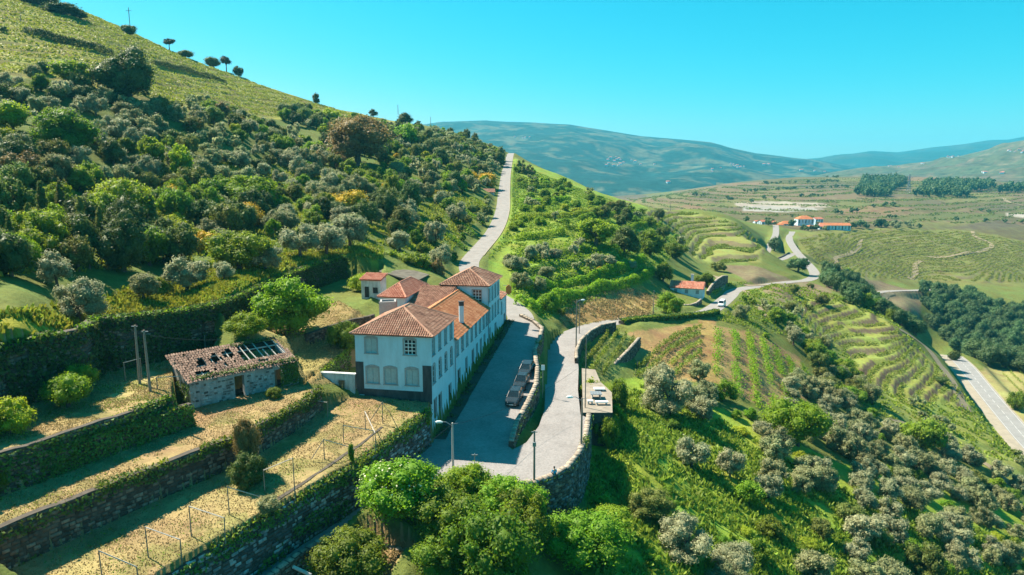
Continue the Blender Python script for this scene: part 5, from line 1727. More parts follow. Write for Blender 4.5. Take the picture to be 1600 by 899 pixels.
stone_wall('tall grey rubble retaining wall running from the house corner down the shaded lane', [tuple(p) for p in W1_TOP], +1, tones=GREY, thick=.8, ivy_face=.36, ivy_top=1.1, seed=1, coping=False, ivy_den=38)
stone_wall('rubble terrace wall behind the trellised garden terrace, ivy along its crest', [tuple(p) for p in W2_TOP], +1, tones=BROWN, ivy_face=.34, ivy_top=.9, seed=2, thick=.6, coping=False, ivy_den=38)
stone_wall('low ivy covered terrace wall in front of the ruined shed, second from the meadow', [tuple(p) for p in W3_TOP], +1, tones=BROWN, crest=.2, ivy_face=1.0, ivy_top=.8, seed=3, thick=.6, coping=False, ivy_den=52)
stone_wall('knee high grassy stone step between the two upper straw terraces', [tuple(p) for p in STEP_TOP], +1, tones=BROWN, ivy_face=.8, ivy_top=.2, seed=4, thick=.5, coping=False, cell=(.45, .28))
stone_wall('tall dark retaining wall smothered in ivy below the yellow meadow', [tuple(p) for p in W4_TOP], -1, tones=BROWN, ivy_face=.68, ivy_top=1.3, ivy_mat='dark', seed=5, thick=.9, coping=False, ivy_den=36, ivy_size=.36, bshift=2.0)  # dark leaf green puts the shade of this face into its ivy
stone_wall('wedge shaped stone wall splitting the upper street from the lower street', [(p.x + .32, p.y, p.z + (.7 if k < 6 else .42)) for k, p in enumerate(WEDGE_A)], -1, tones=BROWN, thick=.62, base=lambda x, y: -2.2, seed=6, ivy_face=.22, ivy_top=.05, cell=(.45, .26))
stone_wall('parapet wall curving round the outside of the cobbled junction', [(p.x, p.y, p.z + .62) for p in OUTER], -1, tones=BROWN + GREY[:2], thick=.6, seed=7, ivy_face=.2, ivy_top=.15, bshift=1.6)
stone_wall('low parapet on the outer edge of the shaded lane', [(p.x, p.y, p.z + .35) for p in [at(380, 940, -2.2)] + LANE_R + [OUTER[0]]], -1, tones=BROWN, thick=.5, seed=8, ivy_face=.3)
stone_wall('dry stone parapet beside the bend where the lower street leaves the vine plot', [tuple(at_road(px, py, False, .9) + Vector((0, 0, .9))) for px, py in ((902, 560), (902, 547), (908, 532), (924, 517), (940, 508.5), (962, 504))], -1,
           tones=BROWN, thick=.5, base=lambda x, y: -5.5, seed=9, ivy_face=.12, both=True)
_hw = [Vector(p) for p in offset_line(LOWER_S, -3.1)]
_hw = [p + Vector((0, 0, .75)) for p in _hw if 148 < p.y < 183]
stone_wall('roadside wall buried under a bright green ivy hedge above the dry vine plot', [tuple(p) for p in _hw], -1, tones=BROWN, thick=1.3, seed=10, ivy_face=1.0, ivy_top=2.2, ivy_den=28, ivy_size=.5, coping=False, base=lambda x, y: -9.5)
stone_wall('curved stone retaining wall beside the bend past the red roofed cottage', [tuple(p) for p in (deep(1107, 455, 220), deep(1113, 446, 232), deep(1121, 437, 244), deep(1130, 431.5, 256), deep(1137, 431, 266))], -1, tones=BROWN, thick=.8, seed=11, cell=(.7, .45), ivy_face=.1, base=lambda x, y: -16)
stone_wall('cottage garden wall along the road below the red roofed cottage', [tuple(p) for p in (deep(1066, 477, 192), deep(1080, 476.5, 194), deep(1090, 473, 197), deep(1096, 468, 202))], -1, tones=BROWN, thick=.6, seed=12, cell=(.6, .4), ivy_face=.35, base=lambda x, y: -11)
stone_wall('ivied garden bank left of the white house holding a straw field', [tuple(p) for p in (at(492, 588, 6.3), at(515, 570, 6.5), at(543, 548, 6.7))], -1, tones=BROWN, thick=.5, seed=13, ivy_face=.7, ivy_top=.9, coping=False, ivy_den=48)
stone_wall('short shaded terrace wall behind the shrub left of the near roof', [tuple(p) for p in (at(478, 522, 8.6), at(515, 510, 8.7), at(545, 500, 8.9), at(585, 492, 9.0))], -1, tones=BROWN, thick=.5, seed=14, ivy_face=.35, coping=False, base=lambda x, y: 5)
stone_wall('ruined stone wall of the dry plot under the bushes in the foreground', [tuple(p) for p in (at(612, 905, -2.6), at(632, 884, -2.6), at(660, 867, -2.7), at(640, 858, -2.7), at(600, 850, -2.7), at(568, 842, -2.4))], -1, tones=BROWN, thick=.6, seed=15, ivy_face=.1, base=lambda x, y: -9)
stone_wall('bank wall on the right of the vine plot above the grassy slope', [tuple(p) for p in (deep(1000, 528, 141), deep(985, 545, 134), deep(965, 565, 128), deep(952, 580, 124))], +1, tones=BROWN, thick=.6, seed=16, ivy_face=.25, base=lambda x, y: -9)
stone_wall('curved retaining wall under the hairpin of the village road', [tuple(p + Vector((0, 0, .6))) for p in offset_line(VILLAGE_S[18:37], 2.9)], +1, tones=BROWN, thick=.8, seed=17, cell=(1.2, .8), coping=False)
# ================================================================== CARS, POLES, PEOPLE, VILLAGE
M_CARPAINT = mat_basic('black_car_paint', (0.055, 0.058, 0.06), .22, .05, 3, spec=.9, metallic=.55)
M_VANPAINT = mat_basic('white_van_paint', (0.75, 0.75, 0.74), .35, .05, 3, spec=.5)
M_CARGLASS = mat_basic('car_glass', (0.015, 0.02, 0.022), .06, .05, 3, spec=.8)
M_TYRE = mat_basic('tyre_rubber', (0.02, 0.02, 0.02), .9, .1, 5)
M_RIM = mat_basic('wheel_rim', (0.45, 0.46, 0.47), .35, .05, 5, metallic=.8)
M_LAMPGLASS = mat_basic('lamp_glass', (0.80, 0.82, 0.82), .12, .05, 3, spec=.8)
M_PLATE = mat_basic('number_plate', (0.80, 0.80, 0.78), .5, .03, 3)
M_REDLAMP = mat_basic('tail_lamp', (0.35, 0.02, 0.02), .2, .05, 3)
M_WOODPOLE = mat_basic('weathered_pole_wood', (0.23, 0.19, 0.15), .9, .25, 6, .3, 14)
M_CONCRETE = mat_basic('concrete', (0.42, 0.40, 0.37), .9, .15, 2, .2, 15)
M_WIRE = mat_basic('cable_black', (0.05, 0.05, 0.05), .7, .1, 2)
M_WHITEPAINT = mat_basic('white_paint', (0.80, 0.80, 0.78), .6, .08, 2)


def loft(sections, mat_ids=None):
    """closed skin through equal-length rings"""
    mb = MB(); n = len(sections[0]); vs = [p for r in sections for p in r]; fs = []; ms = []
    for i in range(len(sections) - 1):
        for k in range(n):
            fs.append((i * n + k, i * n + (k + 1) % n, (i + 1) * n + (k + 1) % n, (i + 1) * n + k))
    fs.append(tuple(range(n - 1, -1, -1))); fs.append(tuple((len(sections) - 1) * n + k for k in range(n)))
    mb.add(vs, fs); return mb


def ring(y, w, z0, z1, tuck=.08, rnd=.12):
    """one cross-section of a car body at y: half width w, sill z0, shoulder z1"""
    return [(-w + tuck, y, z0), (w - tuck, y, z0), (w, y, z0 + rnd), (w + .01, y, (z0 + z1) / 2), (w - .03, y, z1 - rnd * .6), (w - .16, y, z1), (-w + .16, y, z1), (-w + .03, y, z1 - rnd * .6), (-w - .01, y, (z0 + z1) / 2), (-w, y, z0 + rnd)]


def make_car(label, group, paint, tall=0.0, name='parked_car', cat='car', van=False, length=4.4):
    t = thing(name, label, cat, (0, 0, 0), 0, group)
    L = length / 2; hood = .92 + tall * .4; roof = 1.45 + tall
    body = loft([ring(-L, .68, .42, .70), ring(-L + .10, .80, .26, hood - .12), ring(-L + .55, .88, .22, hood - .03), ring(-L + 1.25, .90, .22, hood + .04), ring(0, .91, .22, hood + .07), ring(L - 1.0, .91, .22, hood + .09), ring(L - .25, .87, .24, hood + .06), ring(L, .78, .34, hood - .06)])
    body.build('body', paint, t, smooth=False)
    ya, yb, yc, yd = (-L + 1.15, -L + 1.95, L - .75, L - .15) if not van else (-L + .75, -L + 1.25, L - .12, L - .06)

    def cab(dw, dz, zr0, zr1, ya_, yb_, yc_, yd_):
        return [[(-.80 + dw, ya_, zr0), (.80 - dw, ya_, zr0), (.80 - dw, yd_, zr0), (-.80 + dw, yd_, zr0)], [(-.62 + dw, yb_, zr1 - dz), (.62 - dw, yb_, zr1 - dz), (.62 - dw, yc_, zr1 - dz), (-.62 + dw, yc_, zr1 - dz)]]
    g = MB(); c = cab(0, 0, hood - .02, roof - .06, ya, yb, yc, yd)
    g.hexa(c[0] + c[1]); g.build('windows', M_CARGLASS, t)
    r = MB(); top = [(x * 1.02, y, roof - .075) for x, y, z in c[1]]; top2 = [(x * .9, y * .97 + .02, roof) for x, y, z in c[1]]
    r.hexa(top + top2)
    for sx in (-1, 1):                                              # pillars
        for (y0, y1) in ((ya, yb), ((ya + yd) / 2, (yb + yc) / 2), (yd, yc)):
            r.tube([(sx * .80, y0, hood), (sx * .625, y1, roof - .05)], .045, 5)
        r.tube([(sx * .625, yb, roof - .05), (sx * .625, yc, roof - .05)], .045, 5)
    r.build('roof', paint, t)
    for sx in (-1, 1):
        for sy in (-L + .85, L - .85):
            w = MB(); w.tube([(sx * .70, sy, .33), (sx * .91, sy, .33)], .33, 14); wo = w.build('wheel', M_TYRE, t)
            h = MB(); h.tube([(sx * .90, sy, .33), (sx * .925, sy, .33)], .21, 10); h.build('rim', M_RIM, wo)
        hl = MB(); hl.hexa([(sx * .48, -L - .015, .60), (sx * .76, -L + .10, .60), (sx * .78, -L + .22, .60), (sx * .48, -L + .1, .60), (sx * .48, -L + .005, .75), (sx * .76, -L + .115, .75), (sx * .78, -L + .25, .77), (sx * .48, -L + .12, .76)])
        hl.build('headlight', M_LAMPGLASS, t)
        tl = MB(); tl.box((sx * .66, L - .02, .80), (.22, .08, .16)); tl.build('tail_light', M_REDLAMP, t)
        mr = MB(); mr.box((sx * .98, ya + .35, hood + .10), (.20, .12, .14)); mr.build('wing_mirror', paint, t)
    gr = MB(); gr.box((0, -L + .035, .55), (.86, .06, .12)); gr.box((0, -L + .06, .33), (1.1, .06, .10)); gr.build('grille', M_TYRE, t)
    bp = MB(); bp.box((0, -L - .005, .44), (1.30, .10, .09)); bp.build('bumper_trim', M_METAL, t)
    pl = MB(); pl.box((0, -L - .065, .46), (.50, .02, .11)); pl.build('number_plate', M_PLATE, t)
    return t


def put_on_street(o, px, py, a, rz, dz=0.0):
    p = at_road(px, py, a); o.location = (p.x, p.y, float(street_h(p.x, p.y)) + .004 + dz); o.rotation_euler = (math.atan(.085) if a else 0, 0, rz)


rz_ = -math.atan2(.1737, .985) - .03
c = make_car('shiny black car with one glinting headlight, frontmost of the three parked along the wedge wall', 'black cars parked by the wedge wall', M_CARPAINT, .12); put_on_street(c, 804, 627, True, rz_)
c = make_car('boxy black car in the middle of the row of three parked beside the wedge wall', 'black cars parked by the wedge wall', M_CARPAINT, .22, length=4.0); put_on_street(c, 815, 604, True, rz_ - .02)
c = make_car('black car parked last in the row, farthest up the cobbled street by the wedge wall', 'black cars parked by the wedge wall', M_CARPAINT, .05); put_on_street(c, 822.5, 583, True, rz_ - .02)
v = make_car('white van stopped on the lower road bend past the red roofed cottage', None, M_VANPAINT, .42, name='white_van', cat='van', van=True, length=4.3)
p = deep(1127.5, 482.5, 201); v.location = (p.x, p.y, p.z + .05); v.rotation_euler = (0, 0, -.45)
_gz = seg_dist(np.array([p.x]), np.array([p.y]), LOWER_S)[1][0]; v.location.z = _gz + .02


# ---- street lamps and poles
def pole_to(px, py_base, py_top, h=None, z=None):
    b = at(px, py_base, h) if h is not None else deep(px, py_base, z)
    zc = b.y * CP_ - (b.z - CAM_H) * SP_
    d = ray_of(px, py_top); top = CAM_H + d.z * (b.y / d.y)
    return b, top - b.z


def lamp(label, px, pb, ptp, h, arm=(-1.1, 0), head=True, mat=None, group='street lamps by the cobbled junction', name='street_lamp'):
    b, H = pole_to(px, pb, ptp, h)
    t = thing(name, label, 'street lamp', tuple(b), 0, group)
    m = MB(); m.tube([(0, 0, -.3), (0, 0, H * .5), (0, 0, H)], [.13, .11, .085], 8); m.build('pole', mat or M_CONCRETE, t)
    m = MB(); ax = Vector((arm[0], arm[1], 0)); m.tube([(0, 0, H - .35), tuple(ax * .6 + Vector((0, 0, H + .1))), tuple(ax + Vector((0, 0, H + .12)))], .035, 6); m.build('arm', M_METAL, t)
    e = ax * 1.25 + Vector((0, 0, H + .08)); hd = ax.normalized()
    m = MB(); m.tube([tuple(e - hd * .38), tuple(e - hd * .15 + Vector((0, 0, .03))), tuple(e + hd * .2 + Vector((0, 0, .02))), tuple(e + hd * .36)], [.07, .15, .15, .07], 8); m.build('lamp_head', M_WHITEPAINT, t)
    m = MB(); m.tube([(0, 0, H - .12), (.55, .05, H - .05)], .03, 5); m.build('cable_bracket', M_METAL, t)
    return t, b, H


lampA, lbA, LHA = lamp('grey concrete street lamp at the lower left of the junction by the retaining wall', 708, 739, 661, -1.1)
lampB, lbB, LHB = lamp('street lamp on the outer parapet of the lower street beside the white stone terrace', 908, 705, 622, -1.2, mat=M_WOODPOLE)
lampC, lbC, LHC = lamp('tall street lamp at the vine plot bend, in front of a slim second pole', 900, 547, 470, -2.0, arm=(.9, .1), mat=M_WOODPOLE)


def pole(label, px, pb, ptp, h=None, z=None, r=.10, mat=None, name='utility_pole', cat='pole', tilt=(0, 0), box=None, group=None):
    b, H = pole_to(px, pb, ptp, h, z)
    t = thing(name, label, cat, tuple(b), 0, group)
    m = MB(); m.tube([(0, 0, -.3), (tilt[0] * .5, tilt[1] * .5, H * .5), (tilt[0], tilt[1], H)], [r * 1.15, r, r * .8], 7); m.build('shaft', mat or M_WOODPOLE, t)
    if box:
        m = MB(); m.box((0, -r - .06, box), (.34, .2, .42)); m.build('meter_box', M_METAL, t)
    m = MB(); m.box((0, 0, H - .15), (.6, .08, .08)); m.build('cross_piece', M_METAL, t)
    return t, b, H


pole('dark wooden pole on the foreground edge of the junction, near the seated person', 834.5, 761, 673, h=-1.35, r=.11, box=4.6)
pole('thin short metal post rising behind the bushes at the near edge of the junction', 742, 752, 709, h=-1.3, r=.05, mat=M_METAL, name='metal_post')
pole('slim pole standing right behind the front lamp at the vine plot bend', 905, 523, 469, h=-2.3, r=.08)
pole('wooden pole on the orange dry field above the lower road', 1020.5, 497, 454, z=165, r=.10)
pole('thin pole among the vines beside the lower street near the white stone terrace', 914, 648, 522, h=-2.1, r=.07)
pole('weathered timber pole, left one of the pair standing before the ivy wall', 218.5, 600, 508, h=8.9, r=.12, tilt=(.12, -.1))
pole('weathered timber pole, right one of the pair standing before the ivy wall', 235, 612, 516, h=8.9, r=.12, tilt=(-.1, 0))
for k, (px, pb, ptp, z, lab) in enumerate([(35, 55, 21, 260, 'pale pole beside the track high on the vine slope'), (622, 178, 164, 420, 'thin pole on the skyline right of a dark round tree'), (673, 196, 183, 455, 'lone pole on the skyline just left of the blue mountain'),
                                        (1047, 345, 318, 460, 'thin pale pole standing above the stepped vineyard crest')]):
    pole(lab, px, pb, ptp, z=z, r=.16, name='utility_pole')
# lattice mast and cross on the skyline
b, H = pole_to(203, 40, 12, z=365)
t = thing('antenna_mast', 'slim mast with a cross arm on the skyline above a dark pine', 'mast', tuple(b))
m = MB(); m.tube([(0, 0, 0), (0, 0, H)], .2, 5); m.build('mast', M_METAL, t); m = MB(); m.box((0, 0, H * .82), (3.0, .2, .2)); m.build('cross_arm', M_METAL, t)
b, H = pole_to(1418, 311, 272, z=1150)
t = thing('electricity_pylon', 'faint steel lattice pylon standing by the far pine plantation', 'pylon', tuple(b))
for sx in (-1, 1):
    for sy in (-1, 1):
        m = MB(); m.tube([(sx * 4, sy * 4, 0), (sx * 1.2, sy * 1.2, H * .6), (sx * .4, sy * .4, H)], .35, 4); m.build('leg', M_METAL, t)
m = MB()
for k in range(6):
    z0 = H * k / 7; w0 = 4 - 3.4 * k / 7; w1 = 4 - 3.4 * (k + 1) / 7; z1 = H * (k + 1) / 7
    for s in (-1, 1): m.tube([(-w0 * s, s * w0, z0), (w1 * s, s * w1, z1)], .22, 4); m.tube([(s * w0, -w0 * s, z0), (s * w1, w1 * s, z1)], .22, 4)
_o = m.build('bracing', M_METAL, t); _o['kind'] = 'stuff'
for zf in (.72, .86):
    m = MB(); m.tube([(-6, 0, H * zf), (6, 0, H * zf)], .3, 4); m.build('cross_arm', M_METAL, t)
# pole by the forest on the right
pole('white cross topped pole beside dark trees under the vineyard hill', 1357, 460, 447, z=400, r=.22, mat=M_WHITEPAINT)


def cable(label, a, b, sag, r=.018, n=14):
    a = Vector(a); b = Vector(b); pts = [a.lerp(b, k / n) + Vector((0, 0, -sag * 4 * (k / n) * (1 - k / n))) for k in range(n + 1)]
    m = MB(); m.tube([p - a for p in pts], r, 4); o = m.build('power_cable', M_WIRE, None, loc=tuple(a))
    tag(o, label, 'cable'); return o


topA = lbA + Vector((0, 0, LHA - .1))
cable('power cable running from the junction street lamp down to the lower left along the wall', topA, at(290, 905, 0.6), 1.2, .03)
cable('thin cable spanning from the junction lamp across the shaded street', topA + Vector((.5, 0, 0)), at_road(905, 628, False) + Vector((0, 0, 5.0)), 1.0, .016)
cable('wire stretched from the timber pole pair past the ruin towards the house', at(234, 524, 14.2), at(346, 531, 11.6), .2, .022)
# traffic sign on the wedge wall
b = at_road(848, 620, False); t = thing('road_sign', 'small pale rectangular sign on a post against the wedge wall', 'sign', tuple(b)); Hs = 4.6
m = MB(); m.tube([(0, 0, -.2), (0, 0, Hs)], .035, 6); m.build('post', M_METAL, t); m = MB(); m.box((.0, -.05, Hs - .35), (.5, .04, .75)); m.build('sign_board', M_WHITEPAINT, t)

# ---- white stone terrace (little resting place) by the lower street
sq = at_road(931, 628, False)
_po = [at_road(px, py, False) for px, py in ((911, 646), (957, 646), (956, 616), (938, 600), (930, 582), (909, 580))]
m = MB(); mid = sq
lo = [(p.x - mid.x, p.y - mid.y, -4.5) for p in _po]; hi = [(p.x - mid.x, p.y - mid.y, .12) for p in _po]
n_ = len(lo); m.add(lo + hi, [tuple(range(n_, 2 * n_))] + [(i, (i + 1) % n_, (i + 1) % n_ + n_, i + n_) for i in range(n_)])
tr = thing('stone_terrace', 'small walled stone terrace projecting beside the lower street', 'terrace', (mid.x, mid.y, mid.z)); m.build('base', M_CORE, tr)
m = MB(); m.add([(x, y, .13) for x, y, z in lo] + [(x, y, .18) for x, y, z in lo], [tuple(range(n_, 2 * n_))] + [(i, (i + 1) % n_, (i + 1) % n_ + n_, i + n_) for i in range(n_)])
m.build('platform', mat_basic('pale_paving', (0.26, 0.22, 0.175), .9, .25, 1.2, .3, 8), tr)
for (px, py, w, d, h, lab, nm, ct) in ((936, 613, 1.5, .9, .45, 'pale stone slab bench at the back of the stone terrace', 'stone_bench', 'bench'), (940, 634, 1.7, .6, .45, 'low white stone bench at the front of the stone terrace', 'stone_bench', 'bench'),
                                       (922, 633, .7, .5, .5, 'short white stone block on the left of the stone terrace', 'stone_block', 'block')):
    p = at_road(px, py, False); t = thing(nm, lab, ct, (p.x, p.y, p.z + .1))
    mm = MB(); mm.box((0, 0, h), (w, d, .14)); mm.build('slab', M_WHITEPAINT, t)
    for s in (-1, 1):
        mm = MB(); mm.box((s * w * .36, 0, h * .45), (.18, d * .8, h * .9)); mm.build('support', M_CONCRETE, t)
p = at_road(931, 624, False); t = thing('picnic_table', 'grey slatted stone table standing among white benches on the terrace', 'table', (p.x, p.y, p.z + .12))
for k in range(4):
    mm = MB(); mm.box((-.6 + k * .4, 0, .78), (.36, 1.5, .08)); mm.build('slat', M_METAL, t)
for s in (-1, 1):
    mm = MB(); mm.box((s * .55, 0, .37), (.15, 1.1, .74)); mm.build('leg', M_CONCRETE, t)
for px, py in ((914, 645), (929, 645)): 
    pass

# ---- person in blue sitting on the parapet
def person_at(loc, rz):
    t = thing('person', 'person in a bright blue top and dark trousers sitting on the junction parapet', 'person', loc, rz)
    def skin(name, nodes, edges, mat, parent, sub=1):
        me = bpy.data.meshes.new(name); me.from_pydata([n[0] for n in nodes], edges, []); me.materials.append(mat)
        o = link(name, me, parent)
        sk = o.modifiers.new('skin', 'SKIN'); 
        for i, n in enumerate(nodes):
            me.skin_vertices[0].data[i].radius = (n[1], n[2] if len(n) > 2 else n[1])
        me.skin_vertices[0].data[0].use_root = True
        sb = o.modifiers.new('sub', 'SUBSURF'); sb.levels = sub; sb.render_levels = sub
        for pl in me.polygons: pl.use_smooth = True
        return o
    M_SKIN = mat_basic('skin', (0.50, 0.30, 0.21), .6, .08, 6)
    M_BLUE = mat_basic('blue_cloth', (0.02, 0.36, 0.62), .85, .15, 5, .2, 20)
    M_TROUSER = mat_basic('dark_cloth', (0.03, 0.035, 0.05), .9, .15, 5)
    M_HAIR = mat_basic('dark_hair', (0.03, 0.022, 0.017), .7, .2, 9)
    # one continuous body: pelvis at the seat, legs hanging over the edge (towards -y)
    N = [((0, 0, .10), .15, .12), ((0, .02, .30), .13, .10), ((0, .0, .48), .16, .11), ((0, -.02, .58), .06), ((0, -.03, .64), .055),
         ((.20, 0, .53), .055), ((.26, .0, .28), .043), ((.17, -.20, .14), .033), ((.16, -.27, .13), .034),
         ((-.20, 0, .53), .055), ((-.26, .0, .28), .043), ((-.17, -.20, .14), .033), ((-.16, -.27, .13), .034),
         ((.10, -.05, .08), .095), ((.12, -.44, .10), .065), ((.13, -.50, -.32), .045), ((.13, -.60, -.36), .04),
         ((-.10, -.05, .08), .095), ((-.12, -.44, .10), .065), ((-.13, -.50, -.32), .045), ((-.13, -.60, -.36), .04),
         ((0, -.035, .74), .092, .10), ((0, -.03, .84), .075, .085)]
    E = [(0, 1), (1, 2), (2, 3), (3, 4), (2, 5), (5, 6), (6, 7), (7, 8), (2, 9), (9, 10), (10, 11), (11, 12), (0, 13), (13, 14), (14, 15), (15, 16), (0, 17), (17, 18), (18, 19), (19, 20), (4, 21), (21, 22)]
    skin('body', N, E, M_SKIN, t)
    T = [((0, 0, .08), .165, .135), ((0, .02, .30), .15, .12), ((0, 0, .48), .175, .125), ((.21, 0, .53), .07), ((.265, 0, .28), .056), ((.20, -.13, .18), .05), ((-.21, 0, .53), .07), ((-.265, 0, .28), .056), ((-.20, -.13, .18), .05)]
    skin('top', T, [(0, 1), (1, 2), (2, 3), (3, 4), (4, 5), (2, 6), (6, 7), (7, 8)], M_BLUE, t)
    P = [((0, 0, .07), .16, .13), ((.11, -.08, .085), .105), ((.125, -.44, .10), .078), ((.13, -.50, -.26), .06), ((-.11, -.08, .085), .105), ((-.125, -.44, .10), .078), ((-.13, -.50, -.26), .06)]
    skin('trousers', P, [(0, 1), (1, 2), (2, 3), (0, 4), (4, 5), (5, 6)], M_TROUSER, t)
    h = MB(); iv, if_ = ico(2)
    h.add([tuple(np.array((0, -.015, .82)) + v * np.array((.098, .112, .10))) for v in iv if True], [tuple(f) for f in if_]); h.build('hair', M_HAIR, t, smooth=True)
    f = MB(); f.tube([(0, -.125, .78), (0, -.15, .745)], [.012, .02], 5); f.build('nose', M_SKIN, t)
    for s in (-1, 1):
        e = MB(); e.add([tuple(np.array((s * .035, -.118, .775)) + v * .012) for v in iv], [tuple(q) for q in if_]); e.build('eye', M_HAIR, t)
        er = MB(); er.add([tuple(np.array((s * .096, -.02, .755)) + v * np.array((.012, .022, .032))) for v in iv], [tuple(q) for q in if_]); er.build('ear', M_SKIN, t)
        for k, (dx, ln) in enumerate(((-.03, .075), (-.011, .088), (.009, .083), (.028, .066))):
            nodes = [((s * .16 + dx, -.27, .13), .0095), ((s * .16 + dx, -.27 - ln * .55, .122), .009), ((s * .16 + dx, -.27 - ln, .10), .0075)]
            skin('finger', nodes, [(0, 1), (1, 2)], M_SKIN, t)
        nodes = [((s * .16 - s * .03, -.235, .13), .011), ((s * .16 - s * .06, -.27, .122), .0095), ((s * .16 - s * .058, -.305, .115), .008)]
        skin('thumb', nodes, [(0, 1), (1, 2)], M_SKIN, t)
        sh = MB(); sh.hexa([(s * .13 - .045, -.70, -.42), (s * .13 + .045, -.70, -.42), (s * .13 + .045, -.44, -.42), (s * .13 - .045, -.44, -.42), (s * .13 - .035, -.68, -.36), (s * .13 + .035, -.68, -.36), (s * .13 + .04, -.45, -.31), (s * .13 - .04, -.45, -.31)]); sh.build('shoe', M_TROUSER, t)
    mo = MB(); mo.box((0, -.128, .715), (.045, .012, .01)); mo.build('mouth', mat_basic('lips', (0.35, 0.14, 0.12), .6, .05, 4), t)
    return t


pp_ = at_road(866, 752, False); person_at((pp_.x, pp_.y + .05, pp_.z + .68), math.pi + .35)

# ---- trellis frames on the front garden terrace
TG = 'trellis frames on the front garden terrace'
def trellis(label, posts, rail=True, brace=None, level=None, rads=.05):
    P = []
    for (px, pb, ptp) in posts:
        h = 3.3
        for _ in range(6):
            b = at(px, pb, h); h = float(ground(b.x, b.y))
        b, H = pole_to(px, pb, ptp, h); P.append((b, H))
    o = P[0][0]; t = thing('trellis_frame', label, 'trellis', tuple(o), 0, TG)
    for b, H in P:
        m = MB(); q = b - o; m.tube([tuple(q + Vector((0, 0, -.3))), tuple(q + Vector((random.uniform(-.05, .05), 0, H)))], [rads, rads * .8], 6); m.build('post', M_WOODPOLE, t)
    if rail:
        for (b, H), (c_, H2) in zip(P[:-1], P[1:]):
            m = MB(); m.tube([tuple(b - o + Vector((0, 0, H - .06))), tuple(c_ - o + Vector((0, 0, H2 - .06)))], .04, 5); m.build('rail', M_OLDWOOD, t)
    if brace:
        (b, H) = P[0]; d = Vector(brace); m = MB(); m.tube([tuple(b - o + Vector((0, 0, H - .1))), tuple(b - o + d)], .045, 5); m.build('brace', M_WOODPOLE, t)
    return t


trellis('trellis frame nearest the house plinth, with a leaning brace', [(598, 662, 628), (618, 674, 656)], brace=(-1.4, .2, .2))
trellis('trellis frame of two posts nearest the right garden wall corner', [(571, 670, 642), (587, 700, 676)])
trellis('trellis frame in the middle of the front terrace, second from the house', [(537, 692, 664), (583, 690, 672)])
trellis('braced trellis frame left of the ivy clad post', [(507, 718, 686), (545, 712, 697)], brace=(-1.1, -.4, .2))
trellis('trellis frame beside the dull conifer, two tall posts and a pale rail', [(414, 768, 734), (461, 777, 715)])
trellis('trellis frame third from the lower left corner of the terrace', [(358.5, 804, 760), (410, 790, 776)])
trellis('rectangular trellis frame with pale crossbar in the lower terrace', [(299, 838, 790), (352, 844, 808)])
trellis('trellis frame second from the lower left corner, sagging rail', [(232, 871, 823), (284, 875, 842)])
trellis('single short post trellis at the lower left corner of the terrace', [(160, 905, 860), (216, 905, 885)])
trellis('trellis posts by the foot of the terrace wall under the ruin', [(485, 652, 624), (512, 652, 628)])
for (posts, lab) in (([(196, 596, 567), (222, 594, 560)], 'crooked bean frame left of the timber pole pair'), ([(246, 607, 590), (282, 600, 588)], 'low frame right of the timber pole pair')):
    P = [pole_to(a, b, c, 8.95) for a, b, c in posts]; o = P[0][0]; t = thing('trellis_frame', lab, 'trellis', tuple(o), 0, 'frames on the upper straw terrace')
    for b, H in P:
        m = MB(); q = b - o; m.tube([tuple(q + Vector((0, 0, -.3))), tuple(q + Vector((0, 0, H)))], .05, 6); m.build('post', M_WOODPOLE, t)
    m = MB(); m.tube([tuple(P[0][0] - o + Vector((0, 0, P[0][1]))), tuple(P[1][0] - o + Vector((0, 0, P[1][1])))], .04, 5); m.build('rail', M_OLDWOOD, t)
for k, (px, pb, ptp) in enumerate(((300, 545, 522), (321, 545, 524), (258, 560, 545))):
    b, H = pole_to(px, pb, ptp, 9.1); t = thing('fence_post', ('middle', 'right', 'left')[k] + ' one of three bare fence posts behind the ruined shed roof', 'post', tuple(b), 0, 'fence posts behind the ruin')
    m = MB(); m.tube([(0, 0, -.3), (0, 0, H)], .06, 6); m.build('shaft', M_WOODPOLE, t)
# low stone kerb line along the terrace (irrigation channel)
ribbon('garden_channel', [tuple(Vector((p.x, p.y, 0)) + Vector((0, 0, float(ground(p.x, p.y))))) for p in [at(598, 668, 3.4), at(560, 697, 3.3), at(500, 736, 3.2), at(440, 772, 3.1), at(380, 815, 3.1), at(300, 858, 3.0), at(225, 900, 2.9)]], .16, .18, M_CORE, .05, snap=True, every=.8, wob=1.2)
# beams lying in the foreground
for pts, lab in (((at(458, 886, -.6), at(486, 899, -1.0)), 'bleached timber beam poking out in the foreground left of the round shrub'), ((at(654, 862, -2.2), at(690, 846, -2.0)), 'weathered beam lying on the wall end beside the big bushes')):
    m = MB(); m.tube([(0, 0, 0), tuple(pts[1] - pts[0])], .14, 6); tag(m.build('timber_beam', M_OLDWOOD, None, loc=tuple(pts[0])), lab, 'beam')


